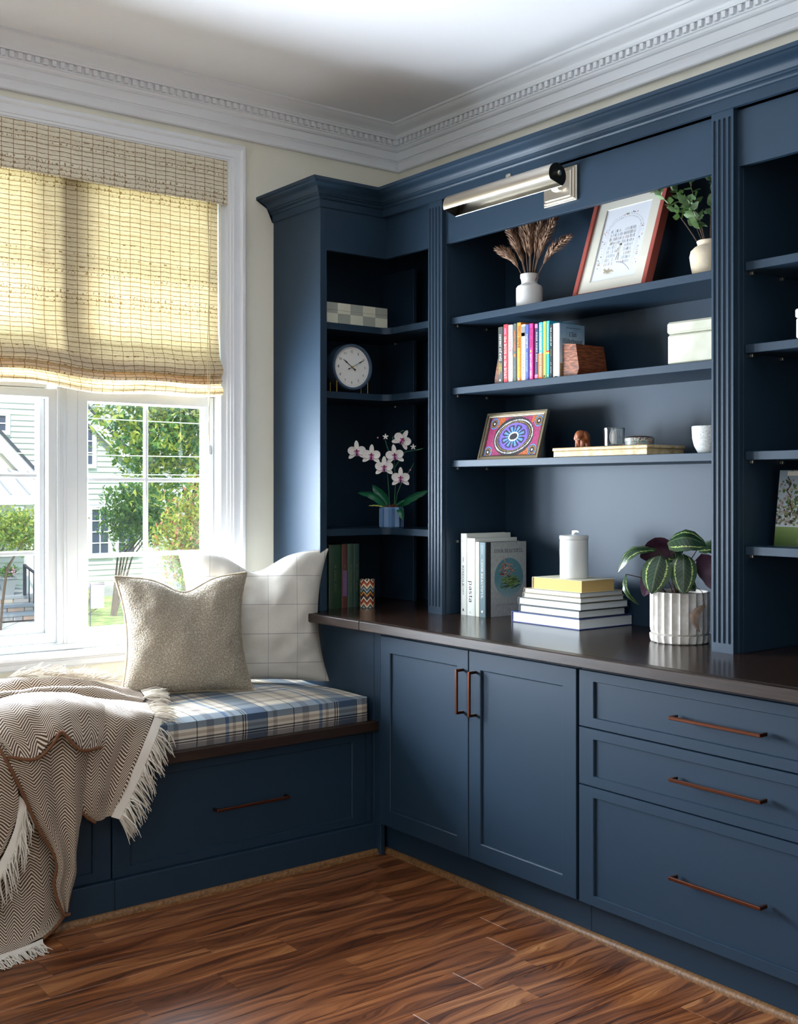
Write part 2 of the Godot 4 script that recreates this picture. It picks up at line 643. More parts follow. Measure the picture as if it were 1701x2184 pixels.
func sash(w: Node3D, x0: float, x1: float, y0: float, y1: float, deep: int, rows: int) -> void:
	var v: StandardMaterial3D = M.vinyl
	var zf := -4.41
	var zg := -4.435
	if deep:
		# fixed light: an outer frame and a second, deeper step
		frame_ring("sash_frame", v, w, x0, x1 + 0.042, y0, y1, 0.04, -4.47, -4.405)
		x0 += 0.04
		x1 += 0.002
		y0 += 0.03
		y1 -= 0.012
		zf = -4.43
		zg = -4.45
		frame_ring("sash", v, w, x0, x1, y0, y1, 0.027, zg - 0.015, zf)
		x0 += 0.027
		x1 -= 0.027
		y0 += 0.022
		y1 -= 0.027
	else:
		frame_ring("sash", v, w, x0, x1, y0, y1, 0.048, zg - 0.015, zf)
		x0 += 0.048
		x1 -= 0.048
		y0 += 0.028
		y1 -= 0.048
	var xm := (x0 + x1) * 0.5
	var ys := []
	for r in rows + 1:
		ys.append(lerpf(y0, y1, float(r) / rows))
	bx("muntin", v, w, Vector3(xm - 0.009, y0, zg - 0.008), Vector3(xm + 0.009, y1, zg + 0.009), 0.004)
	for r in range(1, rows):
		for s in 2:
			bx("muntin", v, w, Vector3(x0 if s == 0 else xm + 0.009, ys[r] - 0.009, zg - 0.007), Vector3(xm - 0.009 if s == 0 else x1, ys[r] + 0.009, zg + 0.008), 0.004)
	for r in rows:
		for s in 2:
			var mb := Mb.new()
			var a := Vector3((x0 if s == 0 else xm + 0.009) - 0.002, ys[r] + (0.009 if r else 0.0) - 0.002, zg)
			var b := Vector3((xm - 0.009 if s == 0 else x1) + 0.002, ys[r + 1] - (0.009 if r < rows - 1 else 0.0) + 0.002, zg)
			mb.quad(a, Vector3(b.x, a.y, zg), b, Vector3(a.x, b.y, zg))
			part("pane", mb.mesh(), M.glass, w)


# four mitred bars round an opening, as one frame
func frame_ring(called: String, m: Material, par: Node, x0: float, x1: float, y0: float, y1: float, wide: float, z0: float, z1: float, ch := 0.003, step := 0.0, tall := 0.0) -> MeshInstance3D:
	var ky := tall / wide if tall > 0.0 else 1.0
	var mb := Mb.new()
	var prof := [[0.0, z0], [0.0, z1 - ch], [ch, z1], [wide - ch * 2.0, z1], [wide, z1 - ch * 2.0], [wide, z0]]
	if step > 0.0:
		prof = [[0.0, z0], [0.0, z1 - ch], [ch, z1], [wide * 0.45, z1], [wide * 0.5, z1 - step], [wide * 0.7, z1 - step], [wide * 0.75, z1 - step * 0.4], [wide * 0.9, z1 - step * 0.6], [wide, z1 - step * 1.6], [wide, z0]]
	var rings := []
	for k in 5:
		var r := []
		for q in prof:
			var i: float = q[0]
			var c: Vector2 = [Vector2(x0 + i, y0 + i * ky), Vector2(x1 - i, y0 + i * ky), Vector2(x1 - i, y1 - i * ky), Vector2(x0 + i, y1 - i * ky)][k % 4]
			r.append(Vector3(c.x, c.y, q[1]))
		rings.append(r)
	mb.loft(rings)
	return part(called, mb.mesh(), m, par)


func shade() -> void:
	# reeds in an uneven row of tones, tied by upright stitches
	var n := noise(1.0, 3, 31)
	var reeds := PackedFloat32Array()
	var r := RandomNumberGenerator.new()
	r.seed = 5
	for k in 128:
		reeds.append(r.randf())
	var weave := picture(1024, 1024, func(x, y):
		# 0.45 m square: 64 reeds, a stitch every 0.045 m
		# reeds lie in bundles of three or so with a darker gap between
		var yy: float = y + n.get_noise_2d(x * 0.004, 3.0) * 5.0
		var row: int = posmod(int(yy / 14.2222), 72)
		var at: float = fposmod(yy / 14.2222, 1.0)
		var tone := reeds[row % 64] * 0.6 + n.get_noise_2d(x * 0.012, row * 9.0) * 0.4 + n.get_noise_2d(x * 0.15, row * 21.0 + at * 2.0) * 0.2
		var c := rgb(198, 182, 150).lerp(rgb(242, 234, 214), clampf(0.5 + tone * 0.6, 0.0, 1.0))
		if at < 0.16:
			c = c.lerp(rgb(138, 108, 66), 0.35)
		if row % 3 == 0 and at < 0.42 + 0.2 * n.get_noise_2d(x * 0.02, row * 4.0):
			c = c.lerp(rgb(112, 84, 46), 0.78)
		if reeds[row % 64 + 64] > 0.9 and n.get_noise_2d(x * 0.03 + 60.0, row * 5.0) > 0.28:
			c = c.lerp(rgb(110, 80, 48), 0.6)
		var st: float = fposmod(x + n.get_noise_2d(row * 3.0, 0.0) * 3.0, 102.4)
		if st < 5.0:
			c = c.lerp(rgb(122, 90, 48), 0.8)
		return c)
	mk("woven_wood", 255, 255, 255, 0.8, {"albedo_texture": weave, "backlight_enabled": true, "backlight": Color(1.0, 0.93, 0.78)})
	M.woven_wood.uv1_scale = Vector3(1.0 / 0.45, 1.0 / 0.45, 1)
	mk("woven_valance", 255, 255, 255, 0.8, {"albedo_texture": weave})
	M.woven_valance.uv1_scale = Vector3(1.0 / 0.45, 1.0 / 0.45, 1)
	mk("cord", 222, 208, 168, 0.8)
	var s := thing("woven_shade", "natural woven wood roman shade half lowered over the window", "window shade", Vector3(1.335, 1.83, -4.34))
	var off := -s.position
	var x0 := 0.3
	var x1 := 2.383
	# sheet: main drop, then folds gathered at the bottom (height, z)
	var drop := [[2.8, -4.372], [2.6, -4.372], [2.3, -4.37], [2.1, -4.366], [2.02, -4.356], [1.965, -4.335], [1.93, -4.322], [1.915, -4.326], [1.918, -4.342], [1.955, -4.352], [1.96, -4.357], [1.925, -4.345], [1.895, -4.318], [1.882, -4.323], [1.885, -4.342], [1.925, -4.358], [1.9, -4.36], [1.868, -4.33], [1.852, -4.322], [1.836, -4.33], [1.83, -4.345]]
	var curve := Curve3D.new()
	for k in drop.size():
		var p := Vector3(0, drop[k][0], drop[k][1])
		var a := Vector3(0, drop[maxi(k - 1, 0)][0], drop[maxi(k - 1, 0)][1])
		var b := Vector3(0, drop[mini(k + 1, drop.size() - 1)][0], drop[mini(k + 1, drop.size() - 1)][1])
		var lim := minf(p.distance_to(a), p.distance_to(b))
		var dir := (b - a).normalized() * lim * 0.33
		curve.add_point(p, -dir, dir)
	var total := curve.get_baked_length()
	var steps := int(total / 0.0072)
	var rings := []
	var vs := []
	var us := []
	for j in 49:
		us.append(lerpf(x0, x1, j / 48.0))
	for i in steps + 1:
		var q := curve.sample_baked(total * i / steps)
		var ring := []
		for j in 49:
			var x: float = us[j]
			var low := smoothstep(2.1, 1.9, q.y)
			var sag := low * (0.012 * sin(x * 5.0 + 1.0) + 0.006 * sin(x * 13.0)) - low * 0.008
			var ridge := 0.0014 * (1.0 if i % 2 else -1.0)
			ring.append(Vector3(x, q.y + sag, q.z + ridge + low * 0.008 * sin(x * 7.0 + q.y * 60.0)) + off)
		rings.append(ring)
		vs.append(total * i / steps)
	var mb := Mb.new()
	mb.loft(rings, false, false, us, vs)
	part("drop", mb.mesh(50.0), M.woven_wood, s)
	# valance, a second layer in front at the top, with raised reeds
	rings = []
	vs = []
	us = []
	for j in 41:
		us.append(lerpf(0.29, 2.404, j / 40.0))
	var rows := 60
	for i in rows + 1:
		var y := lerpf(2.832, 2.64, float(i) / rows)
		var ring := []
		for j in 41:
			var x: float = us[j]
			var ridge := 0.0022 * absf(sin((2.832 - y) / 0.0193 * PI))
			ring.append(Vector3(x, y + 0.002 * sin(x * 9.0) * float(i) / rows, -4.325 + ridge + 0.003 * sin(x * 4.0) * float(i) / rows) + off)
		rings.append(ring)
		vs.append(float(i) / rows * 0.196)
	mb = Mb.new()
	mb.loft(rings, false, false, us, vs)
	var back := []
	part("valance", mb.mesh(50.0), M.woven_valance, s)
	bx("head_rail", M.woven_valance, s, Vector3(0.3, 2.79, -4.385) + off, Vector3(2.39, 2.825, -4.345) + off)
	# pull cord with an acorn tassel, the free end running on down
	var cx := 2.305
	mb = Mb.new()
	for e in [-1.0, 1.0]:
		var path := []
		for k in 13:
			var u := k / 12.0
			path.append(Vector3(cx + e * 0.006 * (1.0 - u) + 0.004 * sin(u * 9.0 + e), lerpf(2.66, 1.61, u), -4.302 + 0.004 * sin(u * 5.0)) + off)
		mb.tube(path, 0.0017, 6)
	part("pull_cord", mb.mesh(40.0), M.cord, s)
	mb = Mb.new()
	mb.lathe([Vector2(0.0, -0.022), Vector2(0.009, -0.021), Vector2(0.0118, -0.01), Vector2(0.0115, 0.004), Vector2(0.008, 0.016), Vector2(0.003, 0.019), Vector2(0.0, 0.019)], 16)
	mb.move(Transform3D(Basis.IDENTITY, Vector3(cx + 0.002, 1.592, -4.3) + off))
	part("tassel", mb.mesh(40.0), M.trim_white, s)
	mb = Mb.new()
	for k in 5:
		var e := (k - 2) * 0.003
		mb.tube([Vector3(cx + 0.002 + e * 0.4, 1.572, -4.3) + off, Vector3(cx + 0.002 + e, 1.556 - absf(e), -4.3 + e) + off], 0.0009, 4)
	mb.tube([Vector3(cx + 0.002, 1.573, -4.3) + off, Vector3(cx - 0.004, 1.4, -4.303) + off, Vector3(cx - 0.016, 1.1, -4.305) + off, Vector3(cx - 0.02, 0.95, -4.306) + off], 0.0011, 5)
	part("cord_end", mb.mesh(), M.trim_white, s)


const FACE := Basis(Vector3(0, 0, 1), Vector3(0, 1, 0), Vector3(-1, 0, 0))   # a front turned towards -x: its own x runs along world z
const FLAT := Basis(Vector3(1, 0, 0), Vector3(0, 0, 1), Vector3(0, -1, 0))   # an outline in (x, z), thickness downwards


# a shaker front (door or drawer): mitred frame, recessed panel
func front(called: String, par: Node, at: Vector3, basis: Basis, x0: float, x1: float, y0: float, y1: float, wx: float, wy: float) -> MeshInstance3D:
	var d := frame_ring(called, M.navy, par, x0, x1, y0, y1, wx, -0.02, 0.0, 0.0015, 0.0, wy)
	d.transform = Transform3D(basis, at)
	bx("panel", M.navy, d, Vector3(x0 + wx - 0.004, y0 + wy - 0.004, -0.019), Vector3(x1 - wx + 0.004, y1 - wy + 0.004, -0.0085), 0.0)
	return d


# square bar pull standing off a front, along its own x or y
func pull(par: Node, c: Vector2, length: float, upright: bool) -> void:
	var key := "pull %.3f %s" % [length, upright]
	if not cache.has(key):
		var mb := Mb.new()
		var h := length * 0.5
		mb.box(Vector3(-h, -0.005, 0.026), Vector3(h, 0.005, 0.035), 0.0016)
		mb.box(Vector3(-h, -0.005, 0.0), Vector3(-h + 0.009, 0.005, 0.03), 0.001)
		mb.box(Vector3(h - 0.009, -0.005, 0.0), Vector3(h, 0.005, 0.03), 0.001)
		if upright:
			mb.move(Transform3D(Basis(Vector3(0, 1, 0), Vector3(-1, 0, 0), Vector3(0, 0, 1)), Vector3.ZERO))
		cache[key] = mb.mesh()
	part("handle", cache[key], M.copper, par, Vector3(c.x, c.y, 0.0))


func built_ins() -> void:
	var N: StandardMaterial3D = M.navy
	# ---- base cabinet with two doors beside the bench
	var c := thing("base_cabinet", "navy two-door base cabinet under the counter next to the window bench", "cabinet", Vector3(3.0, 0, -3.0))
	var o := -c.position
	bx("body", N, c, Vector3(2.656, 0.132, -3.56) + o, Vector3(3.34, 0.878, -2.5) + o)
	bx("filler", N, c, Vector3(2.656, 0.0, -3.604) + o, Vector3(2.676, 0.878, -3.561) + o)
	bx("end_panel", N, c, Vector3(2.656, 0.0, -4.35) + o, Vector3(2.676, 0.878, -3.6055) + o)
	bx("toe_kick", N, c, Vector3(2.7, 0.0, -3.59) + o, Vector3(2.72, 0.131, -2.5) + o)
	var d := front("door", c, Vector3(XD, 0, 0) + o, FACE, -3.534, -3.0205, 0.132, 0.859, 0.0625, 0.064)
	pull(d, Vector2(-3.0475, 0.7135), 0.158, true)
	d = front("door", c, Vector3(XD, 0, 0) + o, FACE, -3.0165, -2.504, 0.132, 0.859, 0.0625, 0.064)
	pull(d, Vector2(-2.9803, 0.7135), 0.158, true)
	# ---- drawer cabinet
	c = thing("drawer_cabinet", "navy base cabinet with three drawers and copper bar pulls under the counter", "cabinet", Vector3(3.0, 0, -1.95))
	o = -c.position
	bx("body", N, c, Vector3(2.656, 0.132, -2.499) + o, Vector3(3.34, 0.878, -1.425) + o)
	bx("toe_kick", N, c, Vector3(2.7, 0.0, -2.499) + o, Vector3(2.72, 0.131, -1.425) + o)
	for q in [[0.684, 0.859, 0.771], [0.503, 0.68, 0.594], [0.132, 0.499, 0.312]]:
		d = front("drawer", c, Vector3(XD, 0, 0) + o, FACE, -2.4923, -1.43, q[0], q[1], 0.0625, 0.032)
		pull(d, Vector2(-1.961, q[2]), 0.305, false)
	# ---- the run goes on past the picture's edge
	c = thing("base_cabinet", "navy two-door base cabinet to the right of the three-drawer cabinet", "cabinet", Vector3(3.0, 0, -1.0))
	o = -c.position
	bx("body", N, c, Vector3(2.656, 0.132, -1.424) + o, Vector3(3.34, 0.878, -0.7) + o)
	bx("toe_kick", N, c, Vector3(2.7, 0.0, -1.424) + o, Vector3(2.72, 0.131, -0.7) + o)
	d = front("door", c, Vector3(XD, 0, 0) + o, FACE, -1.418, -1.064, 0.132, 0.859, 0.0625, 0.064)
	pull(d, Vector2(-1.091, 0.7135), 0.158, true)
	d = front("door", c, Vector3(XD, 0, 0) + o, FACE, -1.06, -0.706, 0.132, 0.859, 0.0625, 0.064)
	pull(d, Vector2(-1.033, 0.7135), 0.158, true)
	# ---- counter: veneered slab with a nosing in two lengths
	c = thing("countertop", "long dark walnut countertop on the navy base cabinets", "countertop", Vector3(3.0, 0.879, -2.5))
	o = -c.position
	grained("slab", M.counter_top, c, Vector3(2.603, 0.88, -4.348) + o, Vector3(3.348, CT, -0.69) + o, 0.0005)
	grained("nosing", M.counter_edge, c, Vector3(2.565, 0.879, -4.348) + o, Vector3(2.6028, CT, -3.581) + o, 0.003)
	grained("nosing", M.counter_edge, c, Vector3(2.565, 0.879, -3.5802) + o, Vector3(2.6028, CT, -0.69) + o, 0.003)
	# ---- corner bookcase, L-shaped
	c = thing("corner_bookcase", "navy L-shaped corner bookcase standing on the counter beside the window wall", "bookcase", Vector3(3.0, CT, -4.1))
	o = -c.position
	bx("side_panel", N, c, Vector3(2.65, CT, -4.349) + o, Vector3(2.684, 2.615, -3.975) + o, 0.0015)
	bx("back_panel", N, c, Vector3(2.684, CT, -4.348) + o, Vector3(3.33, 2.6, -4.33) + o, 0.0)
	bx("back_panel", N, c, Vector3(3.33, CT, -4.33) + o, Vector3(3.348, 2.6, -3.662) + o, 0.0)
	bx("corner_panel", N, c, Vector3(3.226, CT, -4.33) + o, Vector3(3.244, 2.43, -4.075) + o, 0.001)
	bx("frieze", N, c, Vector3(2.684, 2.428, -3.995) + o, Vector3(3.012, 2.615, -3.975) + o, 0.001)
	bx("frieze", N, c, Vector3(2.995, 2.428, -3.975) + o, Vector3(3.012, 2.615, -3.662) + o, 0.001)
	bx("top_panel", N, c, Vector3(2.685, 2.6, -4.329) + o, Vector3(3.329, 2.616, -3.996) + o, 0.0)
	bx("top_panel", N, c, Vector3(3.0125, 2.6, -3.9955) + o, Vector3(3.329, 2.616, -3.662) + o, 0.0)
	for y in [2.131, 1.839, 1.254]:
		var ol := [Vector2(2.685, -4.329), Vector2(3.329, -4.329), Vector2(3.329, -3.663), Vector2(3.02, -3.663), Vector2(3.02, -3.96)]
		for k in range(1, 6):
			var a := PI * 0.5 * k / 6.0
			ol.append(Vector2(2.98 + 0.04 * cos(a), -3.96 - 0.04 * sin(a)))
		ol.append(Vector2(2.98, -4.0))
		ol.append(Vector2(2.685, -4.0))
		var mb := Mb.new()
		mb.slab(ol, -y, -y + 0.028)
		part("shelf", mb.mesh(25.0), N, c, o, FLAT)
		bx("shelf_pin", M.nickel, c, Vector3(3.216, y - 0.037, -4.21) + o, Vector3(3.2255, y - 0.0285, -4.2) + o, 0.001)
	holes(c, o, FACE, Vector3(3.2258, 0, -4.205), [2.06, 2.1, 2.17, 2.21, 2.25, 1.77, 1.73, 1.69, 1.6, 1.56, 1.52, 1.48])
	# ---- centre bookcase
	c = thing("bookcase", "wide navy centre bookcase between two fluted pilasters", "bookcase", Vector3(3.15, CT, -2.9))
	o = -c.position
	bx("back_panel", N, c, Vector3(3.325, CT, -3.569) + o, Vector3(3.348, 2.6, -2.25) + o, 0.0)
	bx("side_panel", N, c, Vector3(3.016, CT, -3.655) + o, Vector3(3.348, 2.6, -3.569) + o, 0.001)
	bx("side_panel", N, c, Vector3(3.016, CT, -2.25) + o, Vector3(3.348, 2.6, -2.157) + o, 0.001)
	bx("stile", N, c, Vector3(2.995, CT, -3.66) + o, Vector3(3.0158, 2.615, -3.567) + o, 0.001)
	bx("stile", N, c, Vector3(2.995, CT, -2.25) + o, Vector3(3.0158, 2.615, -2.157) + o, 0.001)
	bx("frieze", N, c, Vector3(2.995, 2.425, -3.567) + o, Vector3(3.015, 2.615, -2.25) + o, 0.001)
	bx("top_panel", N, c, Vector3(2.995, 2.6, -3.66) + o, Vector3(3.348, 2.616, -2.157) + o, 0.0)
	pilaster(c, o, -3.6618, -3.5716)
	pilaster(c, o, -2.2471, -2.164)
	for y in [2.125, 1.838, 1.542]:
		bx("shelf", N, c, Vector3(3.02, y - 0.027, -3.5655) + o, Vector3(3.3245, y, -2.2515) + o, 0.0012)
		for x in [3.05, 3.21]:
			bx("shelf_pin", M.nickel, c, Vector3(x - 0.005, y - 0.037, -3.568) + o, Vector3(x + 0.005, y - 0.0275, -3.556) + o, 0.001)
	bx("shelf_pin", M.nickel, c, Vector3(3.045, 1.205, -3.568) + o, Vector3(3.055, 1.215, -3.556) + o, 0.001)
	holes(c, o, FACE, Vector3(3.3248, 0, -2.865), [1.78, 1.745, 1.71, 1.675, 1.64, 1.605, 1.49, 1.455, 1.42, 1.385, 1.35, 1.315, 1.28, 2.06, 2.025, 1.99, 1.955])
	# ---- right bookcase, mostly past the picture's edge
	c = thing("bookcase", "navy bookcase to the right of the second fluted pilaster", "bookcase", Vector3(3.15, CT, -1.6))
	o = -c.position
	bx("back_panel", N, c, Vector3(3.325, CT, -2.157) + o, Vector3(3.348, 2.6, -0.8) + o, 0.0)
	bx("side_panel", N, c, Vector3(3.016, CT, -0.8) + o, Vector3(3.348, 2.6, -0.71) + o, 0.001)
	bx("stile", N, c, Vector3(2.995, CT, -0.8) + o, Vector3(3.0158, 2.615, -0.71) + o, 0.001)
	bx("frieze", N, c, Vector3(2.995, 2.425, -2.157) + o, Vector3(3.015, 2.615, -0.8) + o, 0.001)
	bx("top_panel", N, c, Vector3(2.995, 2.6, -2.157) + o, Vector3(3.348, 2.616, -0.71) + o, 0.0)
	pilaster(c, o, -0.795, -0.712)
	for y in [2.131, 1.874, 1.542, 1.247]:
		bx("shelf", N, c, Vector3(3.02, y - 0.027, -2.153) + o, Vector3(3.3245, y, -0.802) + o, 0.0012)
		for x in [3.05, 3.21]:
			bx("shelf_pin", M.nickel, c, Vector3(x - 0.005, y - 0.037, -2.156) + o, Vector3(x + 0.005, y - 0.0275, -2.144) + o, 0.001)
	# ---- cornice running round all three: (projection, height)
	c = thing("cornice", "navy crown cornice along the top of the bookcases", "cornice", Vector3(2.975, 2.6, -3.0))
	o = -c.position
	var prof := [[-0.01, 2.605], [0.006, 2.605], [0.006, 2.637], [0.012, 2.639], [0.016, 2.644], [0.016, 2.65], [0.023, 2.652], [0.024, 2.657], [0.029, 2.659], [0.032, 2.664], [0.036, 2.672], [0.044, 2.679], [0.058, 2.684], [0.07, 2.688], [0.077, 2.693], [0.088, 2.6935], [0.088, 2.706], [-0.01, 2.706]]
	var r := [[], [], [], []]
	for q in prof:
		var p: float = q[0]
		r[0].append(Vector3(2.65 - p, q[1], -4.349) + o)
		r[1].append(Vector3(2.65 - p, q[1], -3.975 + p) + o)
		r[2].append(Vector3(2.975 - p, q[1], -3.975 + p) + o)
		r[3].append(Vector3(2.975 - p, q[1], -0.7) + o)
	var mb := Mb.new()
	mb.loft(r, true, true)
	part("moulding", mb.mesh(32.0), N, c)
	mb = Mb.new()
	mb.box(Vector3(2.66, 2.617, -4.349) + o, Vector3(3.34, 2.704, -3.985) + o)
	mb.box(Vector3(2.985, 2.617, -3.985) + o, Vector3(3.34, 2.704, -0.7) + o)
	part("core", mb.mesh(), N, c)


func grained(called: String, mat: Material, par: Node, lo: Vector3, hi: Vector3, ch: float, along_x := false) -> MeshInstance3D:
	var mb := Mb.new()
	mb.box(lo, hi, ch)
	for i in mb.v.size():
		var p := mb.v[i]
		mb.t[i] = Vector2(p.x * 0.5, (p.z + p.y) * 2.0) if along_x else Vector2(p.z * 0.5, (p.x + p.y) * 2.0)
	return part(called, mb.mesh(), mat, par)


# bored holes for shelf pins: little dark sockets in a panel
func holes(par: Node, o: Vector3, basis: Basis, at: Vector3, ys: Array) -> void:
	var mb := Mb.new()
	for y in ys:
		var c := Vector3(at.x, y, at.z) + o
		for k in 8:
			var a := TAU * k / 8.0
			var b := TAU * (k + 1) / 8.0
			mb.tri(c, c + basis * Vector3(cos(a), sin(a), 0) * 0.003, c + basis * Vector3(cos(b), sin(b), 0) * 0.003)
	var p := part("pin_holes", mb.mesh(), M.black, par)
	p.set_meta("kind", "stuff")


func pilaster(par: Node, o: Vector3, z0: float, z1: float) -> void:
	var w := z1 - z0
	var fw := w * 0.065
	var dp := 0.0055
	var mids := [0.165, 0.385, 0.605, 0.835]
	var rows := [[CT, 0.0], [0.9425, 0.0]]
	for k in range(1, 6):
		rows.append([0.9425 + fw * (1.0 - cos(PI * 0.5 * k / 5.0)), sin(PI * 0.5 * k / 5.0)])
	for k in range(5, 0, -1):
		rows.append([2.583 - fw * (1.0 - cos(PI * 0.5 * k / 5.0)), sin(PI * 0.5 * k / 5.0)])
	rows.append([2.583, 0.0])
	rows.append([2.609, 0.0])
	var rings := []
	for q in rows:
		var y: float = q[0]
		var e: float = q[1]
		var ring := [Vector3(2.995, y, z0), Vector3(XP + 0.001, y, z0), Vector3(XP, y, z0 + 0.001)]
		for m in mids:
			var zc: float = z0 + w * m
			for k in 9:
				var a := PI * (1.0 - k / 8.0)
				ring.append(Vector3(XP + dp * e * sin(a), y, zc + fw * maxf(e, 0.02) * cos(a)))
		ring.append(Vector3(XP, y, z1 - 0.001))
		ring.append(Vector3(XP + 0.001, y, z1))
		ring.append(Vector3(2.995, y, z1))
		for k in ring.size():
			ring[k] += o
		rings.append(ring)
	var mb := Mb.new()
	mb.loft(rings, true, true)
	part("pilaster", mb.mesh(35.0), M.navy, par)


func bench() -> void:
	var b := thing("window_bench", "navy built-in window bench with drawers and dark wood seat board", "bench", Vector3(1.6, 0, -4.0))
	var o := -b.position
	bx("body", M.navy, b, Vector3(0.45, 0.1, -4.349) + o, Vector3(2.654, 0.481, -3.631) + o, 0.001)
	bx("base_board", M.navy, b, Vector3(0.45, 0.0, -3.63) + o, Vector3(1.5735, 0.118, -3.59) + o, 0.002)
	bx("base_board", M.navy, b, Vector3(1.5745, 0.0, -3.63) + o, Vector3(2.699, 0.118, -3.59) + o, 0.002)
	grained("seat_board", M.counter_edge, b, Vector3(0.43, 0.482, -4.349) + o, Vector3(2.655, 0.52, -3.572) + o, 0.002, true)
	bx("end_stile", M.navy, b, Vector3(2.622, 0.119, -3.63) + o, Vector3(2.655, 0.481, -3.616) + o, 0.001)
	for q in [[1.574, 2.619], [0.522, 1.568]]:
		var d := front("drawer", b, Vector3(0, 0, -3.61) + o, Basis.IDENTITY, q[0], q[1], 0.12, 0.474, 0.065, 0.032)
		pull(d, Vector2((q[0] + q[1]) * 0.5 + 0.005, 0.289), 0.305, false)


# leaves of a crown: many small blades through an ellipsoid, as one mass
func crown(par: Node, called: String, mats: Array, c: Vector3, r: Vector3, count: int, size: float, sd: int) -> void:
	var rn := RandomNumberGenerator.new()
	rn.seed = sd
	if not cache.has("leaf"):
		var mb := Mb.new()
		mb.quad(Vector3(0, 0, 0), Vector3(0.3, 0.5, 0.08), Vector3(0, 1, -0.1), Vector3(-0.3, 0.5, 0.08))
		cache.leaf = mb.mesh()
	for k in mats.size():
		var mm := MultiMesh.new()
		mm.transform_format = MultiMesh.TRANSFORM_3D
		mm.mesh = cache.leaf
		mm.instance_count = count / mats.size()
		for i in mm.instance_count:
			var d := Vector3(rn.randfn(), rn.randfn(), rn.randfn()).normalized()
			var lump := 0.72 + 0.28 * sin(d.x * 7.0 + sd) * cos(d.y * 6.0 + d.z * 5.0)
			var p := c + d * r * pow(rn.randf(), 0.34) * lump
			var b := Basis.from_euler(Vector3(rn.randf_range(-1.6, 1.6), rn.randf() * TAU, rn.randf_range(-1.0, 1.0))).scaled(Vector3.ONE * size * rn.randf_range(0.6, 1.3))
			mm.set_instance_transform(i, Transform3D(b, p))
		var o := MultiMeshInstance3D.new()
		o.name = called
		o.multimesh = mm
		o.material_override = mats[k]
		o.set_meta("kind", "stuff")
		par.add_child(o, true)


